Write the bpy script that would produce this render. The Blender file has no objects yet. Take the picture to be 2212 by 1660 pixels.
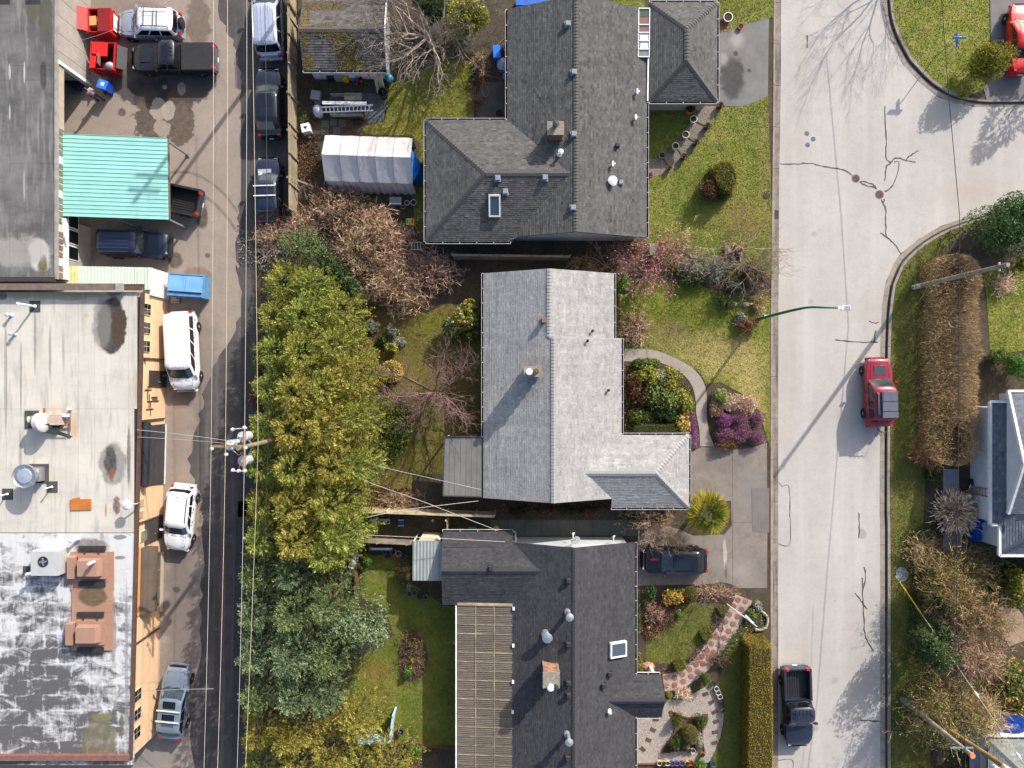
import bpy,math,random
import numpy as np
from mathutils import Vector,Matrix
rnd=random.Random(7)
scene=bpy.context.scene
COL=scene.collection
R=math.radians
CAM_H=48.0
GSD=0.0323
cam_data=bpy.data.cameras.new('camera')
cam_data.sensor_width=36.0
cam_data.lens=36.0*CAM_H/(2212*GSD)
cam_data.clip_end=600
camera=bpy.data.objects.new('camera',cam_data)
camera.location=(0,0,CAM_H)
COL.objects.link(camera)
scene.camera=camera
SUN_EL,SUN_AZ=R(29.5),math.atan2(0.59,0.81)
world=bpy.data.worlds.new('World')
scene.world=world
world.use_nodes=True
wn=world.node_tree.nodes
sky_tex=wn.new('ShaderNodeTexSky')
sky_tex.sky_type='NISHITA'
sky_tex.sun_disc=False
sky_tex.sun_elevation=SUN_EL
sky_tex.sun_rotation=SUN_AZ
sky_tex.dust_density=3.0
sky_tex.ozone_density=0.8
wn['Background'].inputs['Strength'].default_value=0.15
world.node_tree.links.new(sky_tex.outputs[0],wn['Background'].inputs['Color'])
sun_data=bpy.data.lights.new('sun','SUN')
sun_data.energy=4.0
sun_data.angle=R(0.5)
sun_data.color=(1.0,0.945,0.875)
sun=bpy.data.objects.new('sun',sun_data)
sun_dir=Vector((math.sin(SUN_AZ)*math.cos(SUN_EL),math.cos(SUN_AZ)*math.cos(SUN_EL),math.sin(SUN_EL)))
sun.rotation_euler=sun_dir.to_track_quat('Z','Y').to_euler()
sun.location=sun_dir*80
COL.objects.link(sun)
scene.view_settings.view_transform='Standard'
scene.view_settings.look='None'
scene.view_settings.gamma=1
scene.view_settings.use_curve_mapping=False
scene.view_settings.exposure=0.74
scene.render.engine='CYCLES'
scene.cycles.max_bounces=5
scene.cycles.transparent_max_bounces=8
TX=(0,750,1500,2271)
TY=(0,750,1504)
def P(u,v,z=0.0):
 k=GSD*(CAM_H-z)/CAM_H
 return Vector(((u-1106)*k,(830-v)*k,z))
def uv(t,x,y):
 return(TX[int(t[1])]*.72029+x*.34713,TY[int(t[0])]*.72029+y*.34713)
def T(t,x,y,z=0.0):
 return P(*uv(t,x,y),z)
def K(x0,y0,s,x,y,z=0.0):
 return P((x0+x/s)*.72029,(y0+y/s)*.72029,z)
def pts(t,l,z=0.0):
 return[T(t,x,y,z)for x,y in l]
class MB:
 def __init__(s):
  s.v,s.f,s.t,s.m=[],[],[],[]
 def add(s,vs,fs,tone=.5,mi=0):
  o=len(s.v)
  s.v+=[tuple(p)for p in vs]
  for f in fs:
   s.f.append([o+i for i in f]);s.t.append(tone);s.m.append(mi)
  return s
 def box(s,c,d,rz=0,tone=.5,mi=0,M=None,taper=1.0):
  x,y,z=d[0]/2,d[1]/2,d[2]/2
  k=taper
  vs=[(-x,-y,-z),(x,-y,-z),(x,y,-z),(-x,y,-z),(-x*k,-y*k,z),(x*k,-y*k,z),(x*k,y*k,z),(-x*k,y*k,z)]
  m=M if M is not None else Matrix.Rotation(rz,3,'Z')
  c=Vector(c)
  return s.add([c+m@Vector(p)for p in vs],[(0,3,2,1),(4,5,6,7),(0,1,5,4),(1,2,6,5),(2,3,7,6),(3,0,4,7)],tone,mi)
 def bar(s,a,b,w,h,tone=.5,mi=0,up=(0,0,1)):
  a,b=Vector(a),Vector(b)
  d=b-a
  x=d.normalized()
  y=Vector(up).cross(x)
  if y.length<1e-5:y=Vector((0,1,0))
  y.normalize()
  z=x.cross(y)
  M=Matrix((x,y,z)).transposed()
  return s.box((a+b)/2,(d.length,w,h),0,tone,mi,M)
 def prism(s,poly,z0,z1,tone=.5,mi=0,bottom=True):
  n=len(poly)
  area=sum(poly[i][0]*poly[(i+1)%n][1]-poly[(i+1)%n][0]*poly[i][1]for i in range(n))
  if area<0:poly=poly[::-1]
  vs=[(p[0],p[1],z0)for p in poly]+[(p[0],p[1],z1)for p in poly]
  fs=[tuple(range(n,2*n))]+[(i,(i+1)%n,n+(i+1)%n,n+i)for i in range(n)]
  if bottom:fs.append(tuple(range(n-1,-1,-1)))
  return s.add(vs,fs,tone,mi)
 def slab(s,poly3,th,tone=.5,mi=0):
  n=len(poly3)
  p=[Vector(q)for q in poly3]
  if newell(p).z<0:p=p[::-1]
  vs=p+[q-Vector((0,0,th))for q in p]
  return s.add(vs,[tuple(range(n)),tuple(range(2*n-1,n-1,-1))]+[((i+1)%n,i,n+i,n+(i+1)%n)for i in range(n)],tone,mi)
 def tube(s,path,r,n=6,tone=.5,mi=0,caps=True):
  path=[Vector(p)for p in path]
  rs=r if isinstance(r,(list,tuple))else[r]*len(path)
  vs,fs=[],[]
  prev=None
  for i,p in enumerate(path):
   d=(path[min(i+1,len(path)-1)]-path[max(i-1,0)]).normalized()
   a=prev if prev is not None else(Vector((0,0,1))if abs(d.z)<.9 else Vector((1,0,0)))
   x=(a-d*a.dot(d)).normalized()
   prev=x
   y=d.cross(x)
   for k in range(n):
    an=2*math.pi*k/n
    vs.append(p+(x*math.cos(an)+y*math.sin(an))*rs[i])
  for i in range(len(path)-1):
   for k in range(n):
    fs.append((i*n+k,i*n+(k+1)%n,(i+1)*n+(k+1)%n,(i+1)*n+k))
  if caps:
   fs.append(tuple(range(n-1,-1,-1)))
   fs.append(tuple(range(len(vs)-n,len(vs))))
  return s.add(vs,fs,tone,mi)
 def lathe(s,c,prof,n=12,tone=.5,mi=0,sx=1,sy=1,axis=None):
  c=Vector(c)
  vs,fs=[],[]
  M=Matrix.Identity(3)if axis is None else Vector(axis).to_track_quat('Z','Y').to_matrix()
  for r,z in prof:
   for k in range(n):
    a=2*math.pi*k/n
    vs.append(c+M@Vector((r*math.cos(a)*sx,r*math.sin(a)*sy,z)))
  for i in range(len(prof)-1):
   for k in range(n):
    fs.append((i*n+k,i*n+(k+1)%n,(i+1)*n+(k+1)%n,(i+1)*n+k))
  if prof[0][0]>1e-4:fs.append(tuple(range(n-1,-1,-1)))
  if prof[-1][0]>1e-4:fs.append(tuple(range(len(vs)-n,len(vs))))
  return s.add(vs,fs,tone,mi)
 def build(s,name,mats,parent=None,off=(0,0,0),smooth=0,kind=None,label=None):
  o=Vector(off)
  me=bpy.data.meshes.new(name)
  me.from_pydata([(p[0]-o[0],p[1]-o[1],p[2]-o[2])for p in s.v],[],s.f)
  mats=mats if isinstance(mats,(list,tuple))else[mats]
  for m in mats:me.materials.append(m)
  if len(mats)>1:me.polygons.foreach_set('material_index',s.m)
  a=me.attributes.new('tone','FLOAT','FACE')
  a.data.foreach_set('value',s.t)
  if smooth:
   me.polygons.foreach_set('use_smooth',[True]*len(s.f))
   me.set_sharp_from_angle(angle=R(smooth))
  me.update()
  ob=bpy.data.objects.new(name,me)
  COL.objects.link(ob)
  if parent is not None:ob.parent=parent
  else:ob.location=o
  if kind:ob['kind']=kind
  if label:ob['label']=label
  return ob
def newell(p):
 n=Vector((0,0,0))
 for i in range(len(p)):
  a,b=p[i],p[(i+1)%len(p)]
  n+=Vector(((a.y-b.y)*(a.z+b.z),(a.z-b.z)*(a.x+b.x),(a.x-b.x)*(a.y+b.y)))
 return n
def np_obj(name,V,F,tone,mat,parent=None,off=(0,0,0),kind=None):
 """V (n,3), F (m,k) with constant k, tone (m,)"""
 me=bpy.data.meshes.new(name)
 V=np.asarray(V,dtype=np.float32)-np.asarray(off,dtype=np.float32)
 m,k=F.shape
 me.vertices.add(len(V));me.vertices.foreach_set('co',V.ravel())
 me.loops.add(m*k);me.loops.foreach_set('vertex_index',F.astype(np.int32).ravel())
 me.polygons.add(m)
 me.polygons.foreach_set('loop_start',np.arange(0,m*k,k,dtype=np.int32))
 me.update(calc_edges=True)
 for mm in(mat if isinstance(mat,(list,tuple))else[mat]):me.materials.append(mm)
 a=me.attributes.new('tone','FLOAT','FACE')
 a.data.foreach_set('value',np.asarray(tone,dtype=np.float32))
 ob=bpy.data.objects.new(name,me)
 COL.objects.link(ob)
 if parent is not None:ob.parent=parent
 else:ob.location=off
 if kind:ob['kind']=kind
 return ob
def thing(name,label,cat,loc=(0,0,0),rz=0.0,group=None):
 o=bpy.data.objects.new(name,None)
 o.empty_display_size=.3
 COL.objects.link(o)
 o.location=loc;o.rotation_euler=(0,0,rz)
 o['label']=label;o['category']=cat
 if group:o['group']=group
 return o
def tag(o,label,cat,group=None):
 o['label']=label;o['category']=cat
 if group:o['group']=group
 return o
def one(mb,name,mats,label,cat,loc=(0,0,0),group=None,smooth=0):
 return tag(mb.build(name,mats,None,loc,smooth),label,cat,group)
def dup(root,loc,rz=None,label=None):
 r=root.copy();COL.objects.link(r);r.location=loc
 if rz is not None:r.rotation_euler=(0,0,rz)
 if label:r['label']=label
 for ch in list(root.children):
  c=ch.copy();COL.objects.link(c);c.parent=r
  for g in list(ch.children):
   d=g.copy();COL.objects.link(d);d.parent=c
 return r
def piece(me_ob,name,loc,parent,rot=None):
 """another copy of a shared-mesh piece"""
 o=bpy.data.objects.new(name,me_ob.data);COL.objects.link(o)
 o.parent=parent;o.location=loc
 if rot is not None:o.rotation_euler=rot
 return o
def clip_rect(poly,s0,s1,t0,t1):
 """clip a 2D polygon to a rectangle"""
 def cut(p,ax,val,keep_less):
  out=[]
  for i in range(len(p)):
   a,b=p[i],p[(i+1)%len(p)]
   ia=(a[ax]<=val)if keep_less else(a[ax]>=val)
   ib=(b[ax]<=val)if keep_less else(b[ax]>=val)
   if ia:out.append(a)
   if ia!=ib:
    k=(val-a[ax])/(b[ax]-a[ax])
    q=[a[0]+(b[0]-a[0])*k,a[1]+(b[1]-a[1])*k]
    q[ax]=val
    out.append(tuple(q))
  return out
 for ax,val,less in((0,s0,False),(0,s1,True),(1,t0,False),(1,t1,True)):
  poly=cut(poly,ax,val,less)
  if len(poly)<3:return[]
 return poly
def inside(poly,x,y):
 c=False
 n=len(poly)
 for i in range(n):
  a,b=poly[i],poly[(i+1)%n]
  if(a[1]>y)!=(b[1]>y)and x<(b[0]-a[0])*(y-a[1])/(b[1]-a[1])+a[0]:c=not c
 return c
def inside_np(poly,X,Y):
 c=np.zeros(len(X),bool)
 n=len(poly)
 for i in range(n):
  ax,ay=poly[i][0],poly[i][1]
  bx,by=poly[(i+1)%n][0],poly[(i+1)%n][1]
  if ay==by:continue
  c^=((ay>Y)!=(by>Y))&(X<(bx-ax)*(Y-ay)/(by-ay)+ax)
 return c
def smooth_line(p,n=6):
 """Catmull-Rom through points"""
 out=[]
 q=[p[0]]+list(p)+[p[-1]]
 for i in range(1,len(q)-2):
  a,b,c,d=q[i-1],q[i],q[i+1],q[i+2]
  for k in range(n):
   t=k/n
   out.append(.5*((2*b)+(c-a)*t+(2*a-5*b+4*c-d)*t*t+(3*b-a-3*c+d)*t**3))
 out.append(p[-1])
 return out
def lin(r,g,b):
 return tuple(((x/255/12.92)if x<=10 else((x/255+.055)/1.055)**2.4)for x in(r,g,b))+(1,)
class NT:
 def __init__(s,name):
  s.mat=bpy.data.materials.new(name)
  s.mat.use_nodes=True
  s.t=s.mat.node_tree
  s.b=s.t.nodes['Principled BSDF']
  s.co=s.t.nodes.new('ShaderNodeTexCoord').outputs['Object']
 def n(s,typ,ins=None,**kw):
  nd=s.t.nodes.new('ShaderNode'+typ)
  for k,v in kw.items():setattr(nd,k,v)
  for k,v in(ins or{}).items():
   if hasattr(v,'is_output'):s.t.links.new(v,nd.inputs[k])
   else:nd.inputs[k].default_value=v
  return nd
 def scaled(s,sc,co=None):
  return s.n('Mapping',{'Vector':co or s.co,'Scale':sc if hasattr(sc,'__len__')else(sc,sc,sc)}).outputs[0]
 def noise(s,sc,detail=4,rough=.55,dist=0,co=None):
  v=s.scaled(sc,co)if hasattr(sc,'__len__')else(co or s.co)
  return s.n('TexNoise',{'Vector':v,'Scale':1.0 if hasattr(sc,'__len__')else sc,'Detail':detail,'Roughness':rough,'Distortion':dist}).outputs['Fac']
 def ramp(s,fac,stops,interp='LINEAR'):
  nd=s.n('ValToRGB',{'Fac':fac})
  nd.color_ramp.interpolation=interp
  e=nd.color_ramp.elements
  while len(e)<len(stops):e.new(.5)
  for el,(p,c)in zip(e,stops):
   el.position=p
   el.color=c if hasattr(c,'__len__')else(c,c,c,1)
  return nd.outputs[0]
 def mix(s,fac,a,b,blend='MIX'):
  nd=s.n('Mix',data_type='RGBA',blend_type=blend)
  for k,v in((0,fac),(6,a),(7,b)):
   if hasattr(v,'is_output'):s.t.links.new(v,nd.inputs[k])
   else:nd.inputs[k].default_value=v
  return nd.outputs[2]
 def math(s,op,a,b=0.0,clamp=False):
  nd=s.n('Math',operation=op,use_clamp=clamp)
  for k,v in((0,a),(1,b)):
   if hasattr(v,'is_output'):s.t.links.new(v,nd.inputs[k])
   else:nd.inputs[k].default_value=v
  return nd.outputs[0]
 def attr(s):
  return s.n('Attribute',attribute_name='tone').outputs['Fac']
 def col(s,c):s.t.links.new(c,s.b.inputs['Base Color'])if hasattr(c,'is_output')else setattr(s.b.inputs['Base Color'],'default_value',c)
 def bump(s,h,strength=.3,dist=.02):
  nd=s.n('Bump',{'Height':h,'Strength':strength,'Distance':dist})
  s.t.links.new(nd.outputs[0],s.b.inputs['Normal'])
 def set(s,**kw):
  for k,v in kw.items():
   k={'rough':'Roughness','metal':'Metallic','spec':'Specular IOR Level','coat':'Coat Weight','trans':'Transmission Weight','coat_rough':'Coat Roughness'}[k]
   if hasattr(v,'is_output'):s.t.links.new(v,s.b.inputs[k])
   else:s.b.inputs[k].default_value=v
  return s
 def stain(s,base,c,r,colr,warp=.5,wscale=1.2,soft=.35,amount=1.0,rot=0,gscale=3.0,grain=.3):
  """an irregular blot of its own colour round world point c with radii r"""
  v=s.n('VectorMath',{0:s.co,1:(c[0],c[1],0)},operation='SUBTRACT').outputs[0]
  nz=s.n('TexNoise',{'Vector':s.co,'Scale':wscale,'Detail':5.0,'Roughness':.6})
  w=s.n('VectorMath',{0:nz.outputs['Color'],1:(.5,.5,.5)},operation='SUBTRACT').outputs[0]
  w=s.n('VectorMath',{0:w,'Scale':warp*2*min(r)},operation='SCALE').outputs[0]
  v=s.n('VectorMath',{0:v,1:w},operation='ADD').outputs[0]
  v=s.n('Mapping',{'Vector':v,'Rotation':(0,0,rot)}).outputs[0]
  v=s.n('VectorMath',{0:v,1:(1/r[0],1/r[1],0)},operation='MULTIPLY').outputs[0]
  d=s.n('VectorMath',{0:v},operation='LENGTH').outputs['Value']
  m=s.n('MapRange',{0:d,1:1.0,2:1.0-soft,3:0.0,4:1.0},interpolation_type='SMOOTHSTEP').outputs[0]
  g=s.n('MapRange',{0:s.noise(gscale,7,.7,.4),1:.3,2:.62,3:1-grain,4:1.0}).outputs[0]
  m=s.math('MULTIPLY',s.math('MULTIPLY',m,g),amount)
  return s.mix(m,base,colr)
MATS={}
def mat(name,c1,c2=None,scale=2.0,rough=.8,bump=0,bscale=30,tone=0.0,metal=0,spec=.4,coat=0,detail=5,lo=.35,hi=.65,emit=None,bdist=.01):
 if name in MATS:return MATS[name]
 n=NT(name)
 base=lin(*c1)
 if c2 is not None:
  f=n.n('MapRange',{0:n.noise(scale,detail),1:lo,2:hi}).outputs[0]
  base=n.mix(f,lin(*c1),lin(*c2))
 if tone:
  k=n.n('MapRange',{0:n.attr(),1:0.0,2:1.0,3:1-tone,4:1+tone}).outputs[0]
  base=n.mix(1.0,base,n.n('CombineColor',{0:k,1:k,2:k}).outputs[0],'MULTIPLY')
 n.col(base)
 n.set(rough=rough,metal=metal,spec=spec,coat=coat)
 if bump:n.bump(n.noise(bscale,4),bump,bdist)
 MATS[name]=n.mat
 return n.mat
def leafmat(name,stops,trans=.25,rough=.6,spec=.25,vscale=.8,var=.25):
 """foliage: colour ramp over the per-leaf tone, a little patchiness and translucency"""
 if name in MATS:return MATS[name]
 n=NT(name)
 c=n.ramp(n.attr(),[(i/(len(stops)-1),lin(*s))for i,s in enumerate(stops)])
 k=n.n('MapRange',{0:n.noise(vscale,3),1:.3,2:.7,3:1-var,4:1+var}).outputs[0]
 c=n.mix(1.0,c,n.n('CombineColor',{0:k,1:k,2:k}).outputs[0],'MULTIPLY')
 n.col(c)
 n.set(rough=rough,spec=spec)
 if trans:
  tr=n.n('BsdfTranslucent',{'Color':c})
  ms=n.n('MixShader',{'Fac':trans,1:n.b.outputs[0],2:tr.outputs[0]})
  n.t.links.new(ms.outputs[0],n.t.nodes['Material Output'].inputs[0])
 MATS[name]=n.mat
 return n.mat
def paint(name,c,rough=.25,metal=.0,coat=.6):
 if name in MATS:return MATS[name]
 n=NT(name)
 f=n.n('MapRange',{0:n.noise(3.0,4),1:.3,2:.7,3:.93,4:1.05}).outputs[0]
 n.col(n.mix(1.0,lin(*c),n.n('CombineColor',{0:f,1:f,2:f}).outputs[0],'MULTIPLY'))
 n.set(rough=n.n('MapRange',{0:n.noise(8.0,4),1:.3,2:.7,3:rough*.95,4:rough*1.1}).outputs[0],metal=metal,coat=coat,coat_rough=.08)
 MATS[name]=n.mat
 return n.mat
glass_dark=mat('glass_dark',(16,20,24),rough=.06,spec=.8)
glass_sky=mat('glass_sky',(60,72,80),rough=.08,spec=.9)
black_rubber=mat('black_rubber',(22,22,23),(32,32,32),12,rough=.85)
black_plastic=mat('black_plastic',(26,27,29),(34,35,38),9,rough=.55)
white_paint=mat('white_paint',(214,214,214),(196,196,194),3,rough=.55)
white_plastic=mat('white_plastic',(225,225,226),(208,208,208),5,rough=.45)
chrome=mat('chrome',(200,200,205),rough=.18,metal=1)
alu=mat('aluminium',(190,192,196),(160,162,166),10,rough=.4,metal=.8)
galv=mat('galvanised',(176,180,186),(142,146,152),6,rough=.45,metal=.6)
wood_grey=mat('weathered_wood',(142,130,112),(104,94,82),(3),rough=.9,tone=.25,bump=.3,bscale=25)
wood_pale=mat('pale_wood',(188,172,142),(150,134,106),3,rough=.85,tone=.22,bump=.25,bscale=25)
wood_brown=mat('brown_wood',(120,84,58),(84,58,42),4,rough=.85,tone=.2)
red_light=mat('red_lamp',(170,16,18),rough=.2,coat=.8)
amber_light=mat('amber_lamp',(200,110,30),rough=.2,coat=.8)
lamp_glass=mat('lamp_glass',(150,156,162),rough=.12,coat=.8)
# ground, road, lane
def wq(l):return[P(u,v)for u,v in l]
def ground_mat(name,c1,c2,c3,big=.35,mid=2.5,fine=22,f2=.5,f3=.35,rough=.9,bump=.25,stains=(),streak=None):
 n=NT(name)
 a=n.n('MapRange',{0:n.noise(big,5,.6),1:.35,2:.65}).outputs[0]
 c=n.mix(a,lin(*c1),lin(*c2))
 b=n.n('MapRange',{0:n.noise(mid,6,.65),1:.45,2:.75,4:f2}).outputs[0]
 c=n.mix(b,c,lin(*c3))
 if streak:
  st=n.n('MapRange',{0:n.noise(streak[0],4),1:.5,2:.72,4:streak[2]}).outputs[0]
  c=n.mix(st,c,lin(*streak[1]))
 g=n.n('MapRange',{0:n.noise(fine,3,.7),1:.3,2:.7,3:1-f3,4:1+f3}).outputs[0]
 c=n.mix(1.0,c,n.n('CombineColor',{0:g,1:g,2:g}).outputs[0],'MULTIPLY')
 for s in stains:
  c=n.stain(c,s[0],s[1],lin(*s[2]),**(s[3]if len(s)>3 else{}))
 n.col(c);n.set(rough=rough,spec=.3)
 if bump:n.bump(n.noise(fine*2,3),bump,.01)
 return n.mat
def S(t,x,y,rx,ry,col,**k):
 return(T(t,x,y),(rx*.0112,ry*.0112),col,k)
DK=(54,51,50)
oil=random.Random(21)
road_m=ground_mat('road_surface',(161,156,150),(170,165,159),(150,145,139),.22,1.6,26,.5,.16,streak=((.9,.06,1),(180,176,170),.5),stains=(S('03',250,700,130,900,(150,141,132),amount=.35,soft=.8),S('13',190,700,110,900,(150,141,132),amount=.4,soft=.8),*[((oil.uniform(20,25),oil.uniform(-26,20)),(oil.uniform(.1,.35),)*2,(104,98,93),dict(warp=.5,amount=oil.uniform(.2,.55),soft=.7))for _ in range(7)],S('03',700,900,40,700,(146,139,132),amount=.3,soft=.9),S('23',300,700,40,900,(150,142,135),amount=.3,soft=.9),S('13',700,1250,60,300,(128,121,116),amount=.3,soft=.8),S('23',650,200,30,40,(110,106,102),amount=.5),S('23',640,900,160,600,(148,138,130),amount=.4,soft=.8),S('03',1300,1200,330,130,(152,141,130),amount=.5,soft=.9),S('13',700,420,90,330,(156,146,136),amount=.4,soft=.9)))
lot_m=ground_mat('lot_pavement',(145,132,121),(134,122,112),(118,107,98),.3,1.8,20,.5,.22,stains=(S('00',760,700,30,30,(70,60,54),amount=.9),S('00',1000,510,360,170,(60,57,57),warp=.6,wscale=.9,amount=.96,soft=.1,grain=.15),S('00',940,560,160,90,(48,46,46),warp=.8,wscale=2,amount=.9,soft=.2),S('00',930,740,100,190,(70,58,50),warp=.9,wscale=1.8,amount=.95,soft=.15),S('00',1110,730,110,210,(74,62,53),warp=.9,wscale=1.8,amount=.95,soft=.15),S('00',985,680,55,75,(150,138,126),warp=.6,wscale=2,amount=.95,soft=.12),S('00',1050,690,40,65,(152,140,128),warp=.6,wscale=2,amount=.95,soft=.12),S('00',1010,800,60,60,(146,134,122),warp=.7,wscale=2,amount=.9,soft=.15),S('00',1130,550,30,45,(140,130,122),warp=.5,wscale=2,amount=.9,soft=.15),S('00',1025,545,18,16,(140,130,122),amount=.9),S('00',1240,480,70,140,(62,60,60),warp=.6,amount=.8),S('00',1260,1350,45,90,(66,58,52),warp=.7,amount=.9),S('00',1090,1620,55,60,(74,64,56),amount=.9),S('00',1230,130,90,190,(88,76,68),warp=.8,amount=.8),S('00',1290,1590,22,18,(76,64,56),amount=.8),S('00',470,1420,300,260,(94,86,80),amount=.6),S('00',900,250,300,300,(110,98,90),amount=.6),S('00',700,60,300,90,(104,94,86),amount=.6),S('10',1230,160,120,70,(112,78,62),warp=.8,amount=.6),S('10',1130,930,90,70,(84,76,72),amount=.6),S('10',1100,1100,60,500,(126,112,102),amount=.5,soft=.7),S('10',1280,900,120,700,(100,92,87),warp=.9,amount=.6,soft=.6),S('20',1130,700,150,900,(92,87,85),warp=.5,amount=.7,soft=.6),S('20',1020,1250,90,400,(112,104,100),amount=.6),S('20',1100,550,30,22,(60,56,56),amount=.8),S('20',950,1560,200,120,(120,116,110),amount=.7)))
lane_m=ground_mat('lane_asphalt',(84,79,77),(72,68,67),(58,56,56),.4,1.3,24,.75,.25,streak=((2.2,.09,1),(112,106,102),.65))
ground_m=ground_mat('soil',(62,54,44),(80,70,54),(40,36,30),.6,5.0,18,.8,.5,bump=.8)
concrete_m=ground_mat('drive_concrete',(126,117,109),(114,106,99),(98,91,85),.5,2.2,26,.7,.2,stains=(S('12',1560,1500,160,200,(120,116,116),amount=.5,soft=.8),S('22',1395,330,14,110,(176,166,154),warp=.9,amount=.7),S('22',1400,430,10,60,(70,62,56),warp=.8,amount=.7),S('22',1500,430,120,120,(146,138,130),amount=.5,soft=.9),S('12',1260,1330,90,70,(108,100,94),amount=.5,soft=.9)))
path_m=ground_mat('path_concrete',(150,142,132),(140,132,122),(122,114,106),.6,2.0,26,.6,.15)
driveA_m=ground_mat('old_drive',(116,114,112),(104,102,100),(94,92,90),.5,2.0,26,.5,.16,stains=(S('02',1440,490,95,150,(58,57,57),warp=.6,amount=.95,soft=.35,grain=.2),S('02',1545,447,14,12,(50,48,46),amount=.9),S('02',1460,340,18,18,(56,54,52),amount=.9),S('02',1470,250,70,90,(160,156,148),warp=.6,amount=.7,soft=.9),S('02',1390,380,40,60,(156,152,146),warp=.6,amount=.6,soft=.9)))
pave_m=ground_mat('paver',(96,96,88),(82,84,74),(62,66,54),.8,3.0,24,.6,.2)
kerb_m=ground_mat('kerb_concrete',(146,137,126),(132,122,112),(104,94,86),.7,2.2,20,.7,.2)
gut_m=ground_mat('gutter_concrete',(138,128,118),(122,112,103),(84,74,66),.5,2.0,20,.7,.2,streak=((5,.25,1),(64,54,48),.8))
gut_dark_m=ground_mat('dark_gutter',(72,66,62),(58,54,52),(44,40,38),.6,2.0,18,.7,.25)  # kerb face shading and wetness both put into this dark colour
tar_m=mat('tar_seal',(62,58,56),(80,75,72),5,rough=.7)
def sheet(name,poly,z,m,skirt=.03,kind='structure'):
 mb=MB();mb.prism(poly,z-skirt,z,bottom=False)
 return mb.build(name,m,kind=kind)
MB().box((0,0,-.05),(700,700,.1)).build('ground',ground_m,kind='structure')
gut_in_ne=pts('03',[(775,-500),(775,-100),(780,60),(800,160),(830,250),(900,395),(1000,505),(1130,610),(1230,640),(1340,665),(1660,670),(2600,668)])
gut_out_ne=pts('03',[(832,-500),(832,-100),(838,60),(856,150),(885,230),(962,370),(1082,500),(1220,588),(1310,615),(1420,630),(1660,625),(2600,620)])
gut_in_se=pts('03',[(2600,1200),(1660,1265),(1400,1322),(1140,1408),(1000,1492),(890,1582)])+pts('13',[(850,90),(800,200),(775,350),(765,600),(761,1660)])+pts('23',[(764,100),(765,1660),(766,2600)])
gut_out_se=pts('03',[(2600,1245),(1660,1305),(1420,1360),(1190,1440),(1060,1512),(975,1582)])+pts('13',[(905,100),(852,230),(832,400),(822,640),(818,1660)])+pts('23',[(822,100),(825,1660),(826,2600)])
wl_in=pts('03',[(150,-500),(149,100),(145,600),(137,1040),(134,1560)])+pts('13',[(131,400),(130,1660)])+pts('23',[(130,100),(130,2600)])
wl_out=pts('03',[(110,-500),(108,100),(105,600),(103,1040),(100,1560)])+pts('13',[(94,400),(93,1660)])+pts('23',[(93,100),(93,2600)])
wl_yard=pts('03',[(98,-500),(97,100),(95,600),(90,1040),(86,1560)])+pts('13',[(79,400),(78,1660)])+pts('23',[(78,100),(78,2600)])
sheet('road',gut_in_ne[::-1]+wl_in+gut_in_se[::-1],.012,road_m)
sheet('lot_pavement',wq([(-800,-700),(640,-700),(646,440),(600,455),(556,520),(553,1100),(545,2300),(-800,2300)]),.006,lot_m)
lane_w=[(1330,-500),(1370,60),(1440,250),(1480,400),(1500,560),(1510,900),(1490,1200),(1475,1400),(1480,1660)]
lane_pts=[uv('00',x,y)for x,y in lane_w]+[uv('10',x,y)for x,y in[(1470,100),(1495,300),(1480,450),(1340,700),(1270,900),(1230,1100),(1180,1300),(1230,1500)]]+[uv('20',x,y)for x,y in[(1260,50),(1270,400),(1240,700),(1250,950),(1180,1250),(1200,1660),(1190,2600)]]
lane_line=smooth_line([P(*q)for q in lane_pts],5)
r2=random.Random(3)
lane_line=[p+Vector((r2.uniform(-.18,.18),0,0))for p in lane_line]
sheet('lane',lane_line+wq([(545,2300),(553,1100),(556,520),(600,455),(646,440),(640,-700)]),.010,lane_m,.003)
patch=ground_mat('asphalt_patch',(60,59,60),(70,68,68),(84,80,78),.5,3,24,.5,.2)
for l in([(1500,520),(1540,560),(1545,1660),(1490,1660),(1500,1200)],):
 sheet('asphalt_patch',pts('00',l),.016,patch,.004)
sheet('asphalt_patch',pts('20',[(1470,0),(1545,0),(1530,1660),(1440,1660),(1450,900)]),.016,patch,.004)
sheet('asphalt_patch',pts('10',[(1500,300),(1560,300),(1545,1660),(1480,1660),(1500,1000)]),.016,patch,.004)
YZ=.12
sheet('yard_ground',wl_yard+wq([(545,2300),(553,1100),(556,520),(600,455),(646,440),(640,-700)]),YZ,ground_m,.2)
sheet('yard_ground',gut_out_ne+wq([(2600,-700)]),YZ,ground_m,.2)
sheet('yard_ground',gut_out_se+wq([(2900,2300),(2900,440)]),YZ,ground_m,.2)
def resample(line,step):
 out,acc=[line[0]],0
 for a,b in zip(line,line[1:]):
  d=(b-a).length;t=step-acc
  while t<=d:
   out.append(a+(b-a)*(t/d));t+=step
  acc=d-(t-step)
 return out
def near_on(line,p):
 best=None
 for a,b in zip(line,line[1:]):
  ab=b-a;t=max(0,min(1,(p-a).dot(ab)/ab.length_squared));q=a+ab*t
  if best is None or(q-p).length<best[0]:best=((q-p).length,q)
 return best[1]
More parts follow.
